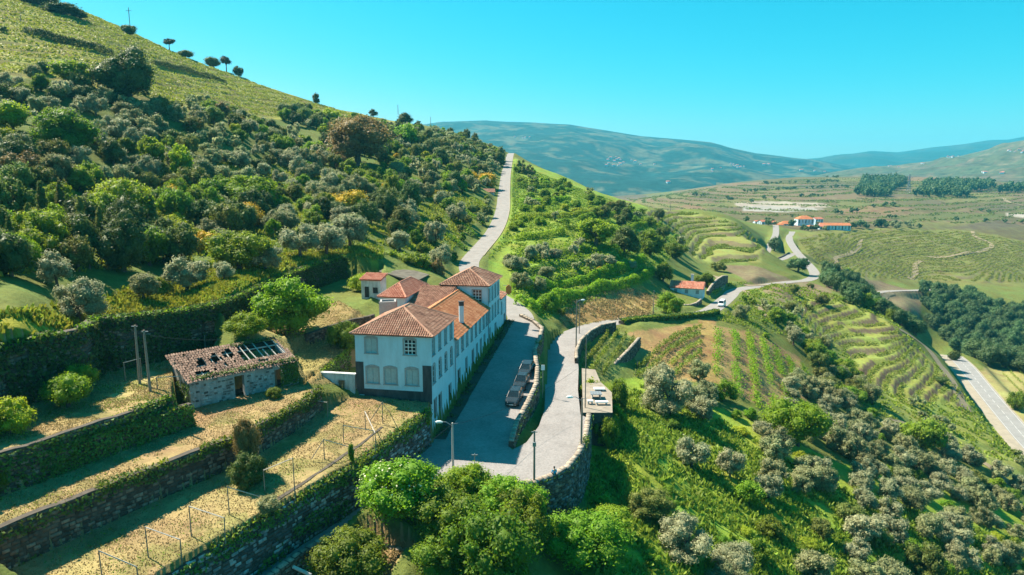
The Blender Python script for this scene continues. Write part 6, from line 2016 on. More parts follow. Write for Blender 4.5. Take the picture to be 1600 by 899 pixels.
# ---- houses of the valley
def cottage(label, px, py, z, w, d, hh, rise, rz, wall=None, tile=None, chim=None, name='village_house', group=None, hip_=False, ndoor=2, cat='house', base_drop=2.0):
    b = deep(px, py, z); t = thing(name, label, cat, tuple(b), rz, group)
    wall = wall or M_PLASTER; tile = tile or M_TILE_RED
    m = MB(); X, Y = w / 2, d / 2
    ops = []
    n = max(1, int(w / 2.8))
    for k in range(n):
        c_ = w * (k + .5) / n
        ops.append((c_ - .5, c_ + .5, .9 if (k % 2 or ndoor == 0) else .05, hh - .5))
    panel(m, (-X, -Y, 0), (1, 0, 0), w, -base_drop, hh, (0, -1, 0), ops, depth=.2)
    so = [(d * .3, d * .3 + .9, .9, hh - .5), (d * .65, d * .65 + .9, .9, hh - .5)] if d > 4 else []
    panel(m, (-X, Y, 0), (0, -1, 0), d, -base_drop, hh, (-1, 0, 0), so, depth=.2)
    panel(m, (X, -Y, 0), (0, 1, 0), d, -base_drop, hh, (1, 0, 0), so, depth=.2)
    panel(m, (X, Y, 0), (-1, 0, 0), w, -base_drop, hh, (0, 1, 0), [])
    if not hip_:
        for s in (-1, 1): m.add([(s * X, -Y, hh), (s * X, Y, hh), (s * X, 0, hh + rise)], [(0, 1, 2) if s > 0 else (2, 1, 0)])
    m.build('wall', wall, t)
    for (a, b_, c_, e) in ops:
        pm = MB(); pm.box((-X + (a + b_) / 2, -Y + .19, (c_ + e) / 2), (b_ - a, .04, e - c_)); pm.build('door' if c_ < .3 else 'window', M_DARKWOOD if c_ < .3 else M_SHUTTER2, t)
    for (a, b_, c_, e) in so:
        for s in (-1, 1):
            pm = MB(); pm.box((s * (X - .19), (Y - (a + b_) / 2) if s < 0 else (-Y + (a + b_) / 2), (c_ + e) / 2), (.04, b_ - a, e - c_)); pm.build('window', M_SHUTTER2, t)
    r = MB(); ov = .35; th = .15
    if hip_:
        rl = max(0, X - Y); E = [(-X - ov, -Y - ov, hh), (X + ov, -Y - ov, hh), (X + ov, Y + ov, hh), (-X - ov, Y + ov, hh)]; R = [(-rl, 0, hh + rise), (rl, 0, hh + rise)]
        r.add(E + R, [(0, 1, 5, 4), (1, 2, 5), (2, 3, 4, 5), (3, 0, 4), (3, 2, 1, 0)])
    else:
        pr = [(-Y - ov, hh - .15), (0, hh + rise), (Y + ov, hh - .15), (Y + ov, hh - .15 + th), (0, hh + rise + th), (-Y - ov, hh - .15 + th)]
        r.add([(-X - ov, a, b_) for a, b_ in pr] + [(X + ov, a, b_) for a, b_ in pr], [tuple(range(5, -1, -1)), tuple(range(6, 12))] + [(i, (i + 1) % 6, (i + 1) % 6 + 6, i + 6) for i in range(6)])
    ro = r.build('roof', tile, t)
    if not hip_ and z < 260:                                        # tiles one can make out on the nearest cottage
        mat3 = Matrix.Rotation(0, 3, 'Z')
        rg2 = np.random.default_rng(3)
        fc2 = [[(-X - ov, -Y - ov, hh - .15 + th), (X + ov, -Y - ov, hh - .15 + th), (X + ov, 0, hh + rise + th), (-X - ov, 0, hh + rise + th)]]
        V, F, T = join_parts([roof_face(f, tile, (0, 0, 0), rg2, tw=.4, tl=.6) for f in fc2]); stuff('roof_tiles', V, F, T, tile, ro)
    if chim:
        c_ = MB(); c_.box((chim[0], chim[1], hh + rise * .5 + chim[2] / 2), (.7, .7, chim[2])); co = c_.build('chimney', M_PLASTER, ro)
        c_ = MB(); c_.box((chim[0], chim[1], hh + rise * .5 + chim[2] + .06), (.9, .9, .12)); c_.build('chimney_cap', M_GRANITE, co)
    return t


cottage('red roofed cottage with tall white chimney beside the lower road', 1074, 461, 213, 9.8, 5.5, 2.6, 1.6, -.38, tile=M_TILE_RED, wall=M_PLASTER, chim=(1.2, .6, 3.0), name='cottage', ndoor=0)
cottage('tiny hut with a pale tiled roof half hidden left of the upper road', 758, 309, 288, 7.5, 4.5, 2.4, 1.2, .12, tile=M_TILE_OLD, wall=M_PLASTER_OLD, name='roadside_hut', ndoor=0)
VG = 'houses of the far village on the saddle'
cottage('long white farmhouse with orange roof at the right end of the far village', 1303, 359, 640, 27, 8, 4.2, 2.0, -.08, tile=M_TILE_NEW, group=VG, base_drop=5)
cottage('white gabled house left against the long farmhouse in the far village', 1283, 361, 635, 6, 8, 4.4, 1.6, -.1, group=VG)
cottage('small white square house below the hipped house in the far village', 1266, 360, 628, 8, 7, 3.6, 1.4, .1, hip_=True, tile=M_TILE_NEW, group=VG)
cottage('big house with broad red hip roof crowning the far village', 1256, 349, 660, 15, 10, 4.2, 3.2, -.05, hip_=True, tile=M_TILE_NEW, group=VG)
cottage('white house with plain gable behind the far village yard', 1276, 349, 668, 9, 7, 4.2, 1.6, .3, group=VG)
cottage('low orange roofed barn right of the village road head', 1228, 354, 640, 12, 8, 2.6, 2.6, -.1, hip_=True, tile=M_TILE_NEW, group=VG)
cottage('little orange shed at the top of the village road', 1217, 355, 630, 7, 4, 2.0, 1.0, .1, tile=M_TILE_NEW, group=VG)
cottage('small red shed left of the village road head', 1206, 351, 640, 6, 5, 2.2, 1.2, 0, tile=M_TILE_RED, wall=M_PLASTER_OLD, group=VG)
cottage('white cube house at the far left edge of the far village', 1191, 352, 640, 7, 6, 3.4, 1.4, .4, tile=M_TILE_RED, group=VG)
cottage('low white outbuilding left of the cube house in the far village', 1181, 350, 650, 4, 4, 2.4, .8, .2, group=VG)
# white specks of hamlets on the far mountain: little houses sharing one body
_m = MB(); _m.box((0, 0, 2.5), (12, 9, 9)); _m.add([(-7, -5.5, 6.9), (7, -5.5, 6.9), (7, 5.5, 6.9), (-7, 5.5, 6.9), (-5, 0, 10), (5, 0, 10)], [(0, 1, 5, 4), (1, 2, 5), (2, 3, 4, 5), (3, 0, 4)], 1)
_proto = _m.build('far_house', [M_PLASTER, M_TILE_RED]); tag(_proto, 'tiny white house, one of the hamlets scattered on the blue mountainside', 'house', 'hamlet houses on the far mountain')
from mathutils.bvhtree import BVHTree
def _bvh(o): 
    me = o.data; return BVHTree.FromPolygons([tuple(v.co) for v in me.vertices], [tuple(p.vertices) for p in me.polygons])
_bm = _bvh(FAR_MTN); _first = True
for (cx, cy, k, sx, sy) in ((820, 216, 4, 16, 2), (968, 250, 10, 26, 4), (985, 258, 8, 40, 3), (1040, 287, 3, 8, 1), (1153, 259, 9, 12, 4), (1195, 258, 4, 14, 3), (1110, 268, 3, 30, 4), (1270, 268, 4, 20, 2)):
    for _ in range(k):
        d = ray_of(cx + random.gauss(0, sx * .5), cy + random.gauss(0, sy * .5)); hit = _bm.ray_cast(Vector((0, 0, CAM_H)), d.normalized())
        if hit[0] is None: continue
        o = _proto if _first else _proto.copy()
        if not _first: COL.objects.link(o)
        _first = False
        o.location = hit[0]; o.rotation_euler = (0, 0, random.uniform(-.8, .8)); s = random.uniform(.5, 1.0); o.scale = (s * 1.2, s, s)
_bb = _bvh(bpy.data.objects['brown_hill'])
_m = MB(); _m.box((0, 0, 2.0), (12, 8, 7)); _m.add([(-6.6, -4.6, 5.4), (6.6, -4.6, 5.4), (6.6, 4.6, 5.4), (-6.6, 4.6, 5.4), (-5, 0, 8), (5, 0, 8)], [(0, 1, 5, 4), (1, 2, 5), (2, 3, 4, 5), (3, 0, 4)], 1)
_proto = _m.build('hill_house', [M_PLASTER, M_TILE_RED]); tag(_proto, 'small white house, one of those dotted over the brown hill on the far right', 'house', 'houses dotted over the brown hill'); _first = True
for (cx, cy, k, sx, sy) in ((1485, 246, 6, 14, 2), (1580, 237, 7, 18, 3), (1395, 260, 4, 14, 2), (1320, 259, 4, 30, 1.5), (1540, 270, 4, 24, 2), (1490, 231, 2, 6, 1), (1440, 256, 3, 18, 1)):
    for _ in range(k):
        d = ray_of(cx + random.gauss(0, sx * .5), cy + random.gauss(0, sy * .5)); hit = _bb.ray_cast(Vector((0, 0, CAM_H)), d.normalized())
        if hit[0] is None: continue
        o = _proto if _first else _proto.copy()
        if not _first: COL.objects.link(o)
        _first = False
        o.location = hit[0]; o.rotation_euler = (0, 0, random.uniform(-.8, .8)); s = random.uniform(.45, .9); o.scale = (s * 1.2, s, s)


_U = ['', 'first', 'second', 'third', 'fourth', 'fifth', 'sixth', 'seventh', 'eighth', 'ninth', 'tenth', 'eleventh', 'twelfth', 'thirteenth', 'fourteenth', 'fifteenth', 'sixteenth', 'seventeenth', 'eighteenth', 'nineteenth']
_T = {2: ('twentieth', 'twenty'), 3: ('thirtieth', 'thirty'), 4: ('fortieth', 'forty'), 5: ('fiftieth', 'fifty'), 6: ('sixtieth', 'sixty')}


def ordinal(n):
    if n < 20: return _U[n]
    t, u = divmod(n, 10)
    return _T[t][0] if u == 0 else _T[t][1] + ' ' + _U[u]


for g_, w_ in (('hamlet houses on the far mountain', 'tiny white house on the blue mountainside'), ('houses dotted over the brown hill', 'small white house dotted on the far brown hill')):
    R_ = sorted([q for q in COL.objects if q.get('group') == g_], key=lambda q: float(to_px(*q.location[:3])[0]))
    for k, q in enumerate(R_): q['label'] = ('leftmost ' + w_) if k == 0 else ordinal(k + 1) + ' ' + w_ + ' from the left'
# ================================================================== TREES, SHRUBS, VINES, GRASS


def gz(x, y): return float(ground(x, y))


def spot(px, py, rmin=0):
    p = seen(px, py, rmin); return (p.x, p.y, gz(p.x, p.y))


def visible(x, y, z):
    t = np.linspace(0.25, 0.985, 70)[None, :]
    X = x[:, None] * t; Y = y[:, None] * t; Z = CAM_H + (z[:, None] - CAM_H) * t
    R_ = np.hypot(X, Y)
    G = np.where(R_ > 31, ground(X, Y), -99)
    return (Z > G - 0.3).all(1)


PLACED = []                                                       # (x, y, R) of trees already standing


def radius_for(p, wpx):
    zc = p[1] * CP_ - (p[2] - CAM_H) * SP_
    return wpx * 0.5 * zc / FPX / 0.98


def one(kind, px, py, wpx, hpx, label, shrub=False, group=None, rmin=0, lod=None, name=None, sink=0.0, cat=None, p=None):
    """a tree singled out in the photograph: foot at (px, py), crown wpx wide, whole tree hpx high"""
    p = p or spot(px, py, rmin)
    R = radius_for(p, wpx)
    H = R * hpx / (wpx * .5)
    top = {'pine': 3.0, 'broom': 1.45, 'column': 2.65}.get(kind, 2.0)
    st = H / (R * top) if not shrub else max(.5, H / (R * 1.75))
    if kind == 'column': R *= 2.2; st /= 2.2
    o = plant_tree(kind, p, R, label, group, stretch=st, sink=sink, lod=lod, shrub=shrub, name=name, cat=cat)
    if shrub: o.location.z -= 0.22 * R * st
    PLACED.append((p[0], p[1], R)); return o


# --- near the house and on the terraces
one('bright', 455, 520, 112, 104, 'large leafy green fig tree standing above the terraces left of the near roof', lod='hi')
one('bright', 387, 528, 62, 46, 'small light green tree by the ivy wall behind the ruined shed', lod='hi')
one('bright', 108, 636, 66, 66, 'bright green multi stemmed sapling on the upper straw terrace, front one of two', lod='hi')
one('bright', 130, 618, 46, 62, 'bright green sapling on the upper straw terrace, rear one of two', lod='hi')
one('lime', 16, 678, 74, 76, 'yellow green bushy sapling at the left edge of the upper straw terrace', lod='hi')
one('mid', 388, 758, 62, 58, 'lower dull olive green conifer bush on the trellised terrace', lod='hi', shrub=True, name='conifer_bush')
one('russet', 388, 738, 44, 92, 'slender dull bronze green young conifer on the trellised terrace', lod='hi', name='young_conifer')
one('green', 540, 542, 50, 50, 'round dark green shrub against the left corner of the house', shrub=True, lod='hi')
one('lime', 570, 452, 44, 38, 'light green little tree behind the white shed', lod='hi', p=tuple(deep(568, 456, 118)))
for k, (px, py, w, h, kd, lab) in enumerate([(612, 417, 52, 30, 'bright', 'bright green bramble mound behind the old barn, left half'), (645, 420, 50, 30, 'green', 'deep green bramble mound behind the old barn, right half'), (668, 436, 34, 30, 'green', 'dark bramble at the right end of the old barn'),
                                          (684, 440, 26, 34, 'russet', 'brownish round bush between the barn and the far block of the house')]):
    one(kd, px, py, w, h, lab, shrub=True, p=tuple(deep(px, py, 140)))
one('green', 428, 622, 26, 20, 'small green shrub against the front of the ruined shed', shrub=True, lod='hi')
one('lime', 665, 668, 14, 40, 'climbing plant on a stake before the dark house corner', shrub=True, name='climbing_plant', lod='mid', cat='plant')
one('green', 550, 728, 10, 36, 'ivy covered trellis post in the middle of the front terrace', shrub=True, name='ivy_clad_post', lod='mid', cat='plant')
one('olive', 438, 805, 44, 30, 'pale flowering shrub on the crest of the tall grey wall', shrub=True, lod='mid', p=(at(432, 800, 2.8)[0] - .6, at(432, 800, 2.8)[1], 2.7))
one('green', 0, 760, 24, 34, 'green shrub at the left edge under the second terrace wall', shrub=True, lod='hi')
# --- bushes under the junction
FB_ = [('bright', 622, 850, 126, 90, 'big elder bush dotted with cream flowers left of the foreground thicket', 62), ('green', 700, 880, 110, 118, 'tall leafy bush in the middle of the foreground thicket', 60), ('bright', 728, 805, 84, 58, 'fresh green bush just below the thin metal post', 66),
       ('bright', 790, 840, 116, 88, 'large rounded bush hiding the near edge of the junction', 65), ('green', 812, 890, 84, 130, 'dark leafy bush at the right end of the foreground thicket', 63), ('green', 692, 930, 96, 110, 'green bush at the bottom edge in the middle of the foreground', 57),
       ('green', 760, 930, 150, 140, 'deep green bush at the bottom edge right of the middle', 56), ('green', 545, 925, 112, 90, 'round glossy green shrub alone in the left foreground', 56), ('bright', 905, 912, 120, 74, 'bright green bramble bush at the bottom edge below the tall junction wall', 66),
       ('bright', 950, 890, 70, 74, 'yellowish green bush right of the bramble at the foot of the junction wall', 70), ('bright', 938, 818, 34, 46, 'small bright green tree in the corner of the shadow of the junction wall', 76), 
       ('green', 948, 684, 34, 40, 'leafy bush against the outer side of the stone terrace', 90), ('bright', 962, 662, 30, 34, 'bright bush at the right corner below the stone terrace', 97), ('mid', 1012, 868, 66, 88, 'half bare bushy tree on the grassy slope right of the wall shadow', 76)]
for kd, px, py, w, h, lab, z in FB_:
    q = deep(px, min(py, 899), z); g_ = gz(q.x, q.y); R = radius_for((q.x, q.y, g_), w * 1.08)
    d = ray_of(px, py - h); top = CAM_H + d.z * (q.y / d.y); st = max(.75, (top - g_) / (R * 1.72))
    o = plant_tree(kd, (q.x, q.y, g_ - .2), R, lab, None, stretch=st, shrub=True, lod='hi', name='elder_bush' if 'elder' in lab else 'bush', cat='bush'); PLACED.append((q.x, q.y, R))
# cream flower heads on the elder
_e = [o for o in COL.objects if o.name.startswith('elder_bush')][0]
rg = np.random.default_rng(12); D = rg.normal(0, 1, (90, 3)); D[:, 2] = np.abs(D[:, 2]) * 1.2; D /= np.linalg.norm(D, axis=1, keepdims=True)
V_, F_, T_ = leaf_quads(D * np.array((.88, .88, .74)) + np.array((0, 0, .86)), D, .055, rg, 1.0, .2)
_fl = stuff('flower_heads', V_, F_, T_, mat_leaf('cream_flowers', (0.62, 0.60, 0.40), .01, .05, .2), _e)
# --- olives of the meadow
for px, py, w, h, lab, kd in [(292, 457, 62, 60, 'round pale olive tree alone on the meadow above the ivy wall', 'silver'), (90, 452, 54, 62, 'grey olive tree at the dark wood edge above the yellow meadow', 'silver'), (124, 502, 74, 74, 'leaning grey olive overhanging the tall ivy wall', 'silver'),
                              (225, 470, 46, 50, 'small olive tree at the shady meadow edge', 'olive'), (350, 440, 34, 36, 'slight olive sapling right of the lone round olive', 'silver'), (416, 424, 56, 46, 'wide olive tree above the big fig tree', 'silver'), (470, 404, 60, 56, 'pale olive, left one of the cluster on the meadow rim', 'silver'),
                              (510, 400, 62, 58, 'pale olive, middle one of the cluster on the meadow rim', 'silver'), (548, 386, 58, 56, 'pale olive, right one of the cluster on the meadow rim', 'silver'), (625, 392, 42, 36, 'grey olive standing on bright grass behind the barn', 'silver'),
                              (690, 420, 36, 40, 'olive nearest the far block of the house', 'silver'), (680, 384, 36, 44, 'olive between the hedged bank and the bright grass', 'silver'), (715, 350, 34, 36, 'olive high on the hedged bank left of the road', 'silver')]:
    one(kd, px, py, w, h, lab)
# --- the big dark tree and bright marks in the wood
one('dark', 203, 158, 92, 82, 'huge dark evergreen tree on the edge of the vine slope', lod='hi')
for px, py, w, h, kd, lab in [(200, 350, 98, 84, 'lime', 'broad yellow green tree glowing in the middle of the dark wood'), (385, 322, 110, 56, 'bright', 'wide bright green tree right of the yellow one in the wood'), (283, 282, 46, 62, 'bright', 'bright green tree above the wide one in the wood'), (238, 268, 44, 60, 'bright', 'green tree left of the brightest one in the upper wood'),
                              (560, 258, 110, 80, 'russet', 'large russet tinged tree in the right half of the wood'), (634, 226, 42, 36, 'bright', 'bright green round tree near the right skyline of the wood'), (515, 192, 34, 26, 'lime', 'lime green tree near the skyline of the wood'), (118, 132, 64, 42, 'green', 'green tree left of the huge dark evergreen'),
                              (375, 424, 90, 78, 'green', 'leafy green tree at the foot of the wood above the meadow'), (20, 205, 60, 54, 'lime', 'yellow green tree at the left edge of the upper wood'), (100, 240, 90, 80, 'green', 'big grey green tree in the left upper wood'), (545, 330, 84, 46, 'broom', 'wide orange flowering broom in the middle of the wood'),
                              (385, 352, 78, 50, 'broom', 'orange flowering broom above the leafy green tree'), (320, 394, 52, 44, 'broom', 'yellow broom at the foot of the dark wood'), (270, 318, 30, 40, 'broom', 'broom beside the yellow green tree'), (760, 288, 44, 24, 'broom', 'orange broom just left of the upper road'), (735, 282, 34, 20, 'broom', 'small broom left of the orange one by the upper road'), (938, 424, 16, 12, 'broom', 'yellow broom on the olive terraces')]:
    one(kd, px, py, w, h, lab, shrub=(kd == 'broom'), name='broom_bush' if kd == 'broom' else None, cat='bush' if kd == 'broom' else None, lod='hi' if w > 80 else None)
for k, (px, py, h) in enumerate([(225, 362, 60), (240, 365, 58), (195, 372, 50), (160, 385, 60), (130, 372, 62), (70, 352, 66), (98, 345, 60), (185, 400, 46), (250, 395, 48), (50, 380, 60), (20, 400, 60), (75, 405, 54), (140, 420, 50)]):
    one('column', px, py, 16, h, 'narrow dark conifer in the shady lower wood', group='conifers in the lower wood', lod='mid')
# --- skyline trees
for px, py, w, h, kd, lab in [(202, 52, 26, 18, 'dark', 'dark bushy pine under the mast on the skyline'), (265, 76, 20, 22, 'pine', 'umbrella pine standing alone on the skyline'), (290, 88, 26, 14, 'dark', 'low dark bush on the skyline right of the umbrella pine'), (333, 104, 24, 20, 'dark', 'left pine of the skyline trio'), (354, 110, 22, 28, 'pine', 'tallest pine in the middle of the skyline trio'),
                              (373, 117, 18, 20, 'dark', 'right pine of the skyline trio, set a little lower'), (495, 158, 15, 19, 'dark', 'small round tree alone on the skyline'), (583, 180, 16, 12, 'dark', 'low bush on the skyline by the track'), (632, 194, 26, 20, 'dark', 'dark round tree on the skyline near the blue mountain'), (652, 198, 16, 12, 'dark', 'small dark tree right of the round skyline tree'), (815, 262, 16, 20, 'mid', 'scrubby tree just right of the top of the upper road'),
                              (100, 20, 60, 16, 'dark', 'dark thicket on the crest at the top left'), (60, 6, 60, 16, 'dark', 'dark thicket at the upper left corner of the crest'), (125, 27, 26, 12, 'dark', 'last bush of the crest thicket'), (6, 48, 14, 10, 'dark', 'round bush beside the track on the vine slope')]:
    q = spot(px, py + 3)
    one(kd, px, py, w, h, lab, p=q)
# --- right side
for px, py, w, h, kd, lab in [(1245, 696, 92, 88, 'bright', 'big vivid green round tree among the olives of the lower slope'), (1440, 705, 60, 62, 'green', 'green round tree among olives near the right edge of the grove'), (1045, 648, 78, 84, 'silver', 'large silvery olive beside the tan vine plot'), (1080, 730, 54, 52, 'silver', 'lone grey olive casting a shadow on the grassy slope, left of two'), (1140, 745, 42, 50, 'silver', 'lone grey olive on the grassy slope, right of two'),
                              (1170, 786, 50, 42, 'bright', 'bright round bush below the pair of lone olives'), (1075, 872, 90, 70, 'silver', 'large olive at the left end of the lower grove'), (965, 640, 36, 60, 'green', 'glossy dark green bush at the foot of the small vine plot'), (925, 640, 40, 60, 'lime', 'yellow green tree shading the back of the stone terrace'), (1047, 492, 38, 40, 'bright', 'bright tree left of the red roofed cottage'),
                              (1036, 440, 30, 36, 'green', 'dark green tree behind the red roofed cottage'), (1100, 446, 28, 24, 'green', 'green shrub behind the chimney of the cottage'), (1122, 424, 24, 16, 'mid', 'shrub above the curved wall past the cottage'), (930, 383, 64, 46, 'bright', 'large bright green tree in the hedged fields above the olive terraces'), (975, 398, 46, 44, 'dark', 'dark tree right of the large bright one in the hedged fields'), (1015, 398, 50, 44, 'green', 'green tree near the end of the hedged fields'), (1056, 404, 36, 30, 'green', 'last green tree of the row before the stepped vineyard'),
                              (858, 485, 34, 34, 'bright', 'fresh green bush at the bottom corner of the olive terraces'), (1030, 342, 20, 18, 'dark', 'round dark tree on the crest of the stepped vineyard'), (1158, 498, 24, 26, 'olive', 'olive shrub by the road beyond the van'), (1215, 507, 34, 32, 'green', 'round green tree beside the upper spur terraces'), (1240, 460, 18, 20, 'mid', 'small tree with a long shadow on the bare spur'), (1283, 478, 22, 22, 'mid', 'small tree on the tip of the bare spur'),
                              (1240, 540, 32, 36, 'silver', 'silvery olive at the upper left corner of the spur terraces'), (1470, 598, 20, 12, 'dark', 'dark shrub inside the spur terraces hollow'), (1588, 640, 30, 34, 'green', 'green shrub at the right edge by the main road'), (1490, 563, 18, 18, 'dark', 'dark bush at the head of the main road'), (1130, 625, 40, 36, 'bright', 'bright shrub at the lower end of the tan vine plot'),
                              (1247, 425, 34, 26, 'oak', 'dark trees at the bend under the village road'), (1210, 392, 24, 22, 'oak', 'dark tree between the two village roads')]:
    one(kd, px, py, w, h, lab, shrub=kd in ('bright', 'green', 'mid', 'olive', 'dark') and w < 40 and 'tree' not in lab)

# ------------------------------------------------------------------ woods and groves
BUDGET = {}
OVER = []


def road_clear(x, y):
    ok = np.ones(x.shape, bool)
    for line, hw, sh in ROADS:
        d, _ = seg_dist(x, y, line[::3] + [line[-1]]); ok &= d > hw + 1.2
    ok &= ~in_poly(x, y, STREET2)
    t = (x - HOUSE_O.x) * HF.x + (y - HOUSE_O.y) * HF.y; s = (x - HOUSE_O.x) * HG.x + (y - HOUSE_O.y) * HG.y
    ok &= ~((t > -3) & (t < 50) & (s > -2) & (s < 19))
    for P_ in (T1, T2, T3, T4, T4B, T5, Y5, PLOT): ok &= ~in_poly(x, y, P_)
    return ok


def grove(poly, rr, gap, mix, where, seed, keep=1.0, clear=True, check=True, minp=0.75):
    """mix: (kind, weight, Rmin, Rmax, shrub, stretch)"""
    rng = np.random.default_rng(seed); random.seed(seed)
    pxs = [p[0] for p in poly]
    f0, f1 = math.atan((min(pxs) - 800) / FPX) - .03, math.atan((max(pxs) - 800) / FPX) + .03
    x0, x1 = min(rr[0] * math.sin(f0), rr[1] * math.sin(f0)), max(rr[1] * math.sin(f1), rr[0] * math.sin(f1))
    gx, gy = np.meshgrid(np.arange(x0, x1, gap), np.arange(rr[0] * .75, rr[1], gap))
    gx = gx + (np.arange(gx.shape[0]) % 2)[:, None] * gap * .5
    x = (gx + rng.uniform(-.42, .42, gx.shape) * gap).ravel(); y = (gy + rng.uniform(-.42, .42, gx.shape) * gap).ravel()
    r = np.hypot(x, y); k = (r > rr[0]) & (r < rr[1]); x = x[k]; y = y[k]
    z = ground(x, y); px, py = to_px(x, y, z); k = in_poly(px, py, poly)
    x, y, z = x[k], y[k], z[k]
    if clear: k = road_clear(x, y); x, y, z = x[k], y[k], z[k]
    if check: k = visible(x, y, z + 3.5); x, y, z = x[k], y[k], z[k]
    k = rng.uniform(0, 1, len(x)) < keep; x, y, z = x[k], y[k], z[k]
    w = np.array([m[1] for m in mix], float); w /= w.sum()
    cl = fbm(x / 14, y / 14, 2, seed)                               # kinds come in drifts
    u = np.clip(rng.uniform(0, 1, len(x)) * .55 + (cl - .25) * .9, 0, .9999)
    ui = np.argsort(np.argsort(u)) / max(1, len(u)); idx = np.searchsorted(np.cumsum(w), ui)
    idx = np.clip(idx, 0, len(mix) - 1)
    n = 0
    for a, b, c, i in zip(x, y, z, idx):
        kind, _, r0, r1, shrub, st = mix[i]
        R = random.uniform(r0, r1)
        if any((a - q[0]) ** 2 + (b - q[1]) ** 2 < (minp * (R + q[2]) * .8) ** 2 for q in PLACED[:NPL]): continue
        OVER.append((kind, (a, b, c), R, shrub, st * random.uniform(.85, 1.2), where, random.uniform(0, 6.28)))
        n += 1
    return n


NPL = len(PLACED)
O, S_, G, B, D_, M, L_, R_, BR = 'olive', 'silver', 'green', 'bright', 'dark', 'mid', 'lime', 'russet', 'broom'
W_LOW = 'in the shady lower wood above the ivy wall'; W_UP = 'on the wooded hillside left of the upper road'
grove([(-80, 450), (0, 452), (150, 440), (250, 425), (330, 408), (430, 372), (430, 300), (300, 290), (-80, 300)], (72, 190), 5.0, [(D_, 2.4, 2.4, 3.8, 0, 1.15), (M, 3, 2.2, 3.6, 0, 1.15), (G, 3, 2.2, 3.4, 0, 1.15), (B, 2.2, 2.0, 3.2, 0, 1.0), (O, 2.0, 2.0, 3.0, 0, 1), (L_, 1.2, 1.8, 2.8, 0, 1), (BR, .25, 1.2, 1.9, 1, .8)], W_LOW, 1, keep=.9)
grove([(-80, 300), (430, 300), (430, 372), (480, 370), (560, 345), (560, 225), (440, 190), (330, 175), (250, 170), (120, 140), (-80, 125)], (110, 300), 5.6, [(O, 4, 2.0, 3.3, 0, 1.0), (S_, 3, 2.0, 3.1, 0, 1.0), (M, 1.6, 2.0, 3.3, 0, 1), (G, 1.5, 1.8, 3.1, 0, 1), (D_, .7, 2.0, 3.3, 0, 1), (B, 1.3, 1.8, 2.9, 0, 1), (L_, .6, 1.6, 2.6, 0, 1), (R_, .3, 2, 3, 0, 1)], W_UP, 2, keep=.85)
grove([(560, 225), (560, 345), (480, 370), (560, 376), (640, 372), (700, 330), (760, 296), (792, 246), (760, 230), (700, 206), (640, 205), (560, 190), (440, 172), (440, 190)], (140, 480), 6.0, [(O, 3, 2.0, 3.3, 0, 1.0), (S_, 1.2, 2, 3, 0, 1), (M, 2.2, 2.2, 3.6, 0, 1.1), (D_, 1.3, 2.2, 3.6, 0, 1.2), (G, 2, 2.0, 3.3, 0, 1), (B, 1.4, 1.8, 3, 0, 1), (L_, .5, 1.6, 2.6, 0, 1), (BR, .35, 1.4, 2.2, 1, .8)], W_UP, 3, keep=.85)
grove([(420, 180), (250, 150), (60, 110), (-60, 110), (-60, 150), (240, 172), (330, 178)], (130, 300), 7.5, [(O, 2, 2, 3, 0, 1), (G, 2, 1.4, 2.4, 1, .9), (D_, 2, 1.4, 2.6, 1, 1)], 'along the upper edge of the wood under the vine slope', 4, keep=.7)
grove([(640, 400), (700, 412), (752, 378), (785, 322), (775, 300), (700, 335), (650, 370)], (140, 290), 4.2, [(G, 3, 1.2, 2.0, 1, 1.0), (M, 1.5, 1.2, 2.0, 1, 1), (O, 1.2, 1.6, 2.4, 0, 1)], 'on the hedged bank left of the upper road', 5, keep=.4)
OT = 'on the olive terraces between the two roads'
grove([(795, 405), (860, 382), (960, 386), (1000, 404), (1006, 420), (960, 428), (900, 440), (850, 462), (800, 462)], (140, 250), 6.3, [(S_, 4, 1.7, 2.4, 0, .95), (O, 2, 1.7, 2.4, 0, .95)], OT, 6)
grove([(806, 256), (880, 286), (960, 318), (1012, 334), (1066, 378), (1072, 400), (1040, 418), (1004, 402), (960, 382), (870, 378), (802, 392), (797, 330)], (190, 440), 6.2, [(G, 3, 1.8, 3.2, 1, .9), (B, 3.5, 1.8, 3.0, 1, .8), (O, 1.0, 2, 2.6, 0, 1), (M, .8, 2, 3.0, 0, 1), (D_, .6, 2, 3.0, 0, 1), (L_, .6, 1.4, 2.4, 1, .8)], 'in the hedged fields right of the upper road', 7, keep=.36)
grove([(798, 470), (850, 500), (900, 476), (985, 446), (1010, 430), (1020, 440), (990, 456), (900, 482), (866, 520), (845, 505), (800, 484)], (130, 230), 3.4, [(G, 2, 1.0, 1.7, 1, .9), (B, 1, 1.0, 1.6, 1, .8), (M, 1, 1, 1.6, 1, .9)], 'on the green bank under the olive terraces', 8, keep=.15)
OG = 'in the dense olive grove on the lower right slope'
grove([(1110, 650), (1200, 650), (1240, 600), (1290, 610), (1370, 652), (1440, 690), (1490, 705), (1560, 740), (1650, 790), (1680, 960), (1050, 960), (1060, 880), (1170, 830), (1200, 790), (1195, 735), (1130, 690)], (55, 200), 4.5, [(O, 4, 1.6, 2.6, 0, .95), (S_, 4, 1.6, 2.6, 0, .95), (G, 1, 1.2, 2.2, 1, .9), (B, 1.1, 1.0, 2.0, 1, .8), (L_, .8, .9, 1.6, 1, .7), (M, .5, 1.4, 2.4, 1, 1)], OG, 9, keep=.86)
grove([(1196, 478), (1245, 500), (1262, 528), (1312, 560), (1345, 600), (1375, 650), (1290, 625), (1268, 560), (1225, 520)], (150, 250), 4.6, [(G, 2, 1.8, 3.0, 0, 1), (B, 1.5, 1.5, 2.4, 1, .9), (O, 2, 2, 2.8, 0, 1), (M, 1, 2, 3, 0, 1)], 'between the tan vine plot and the spur terraces', 10)
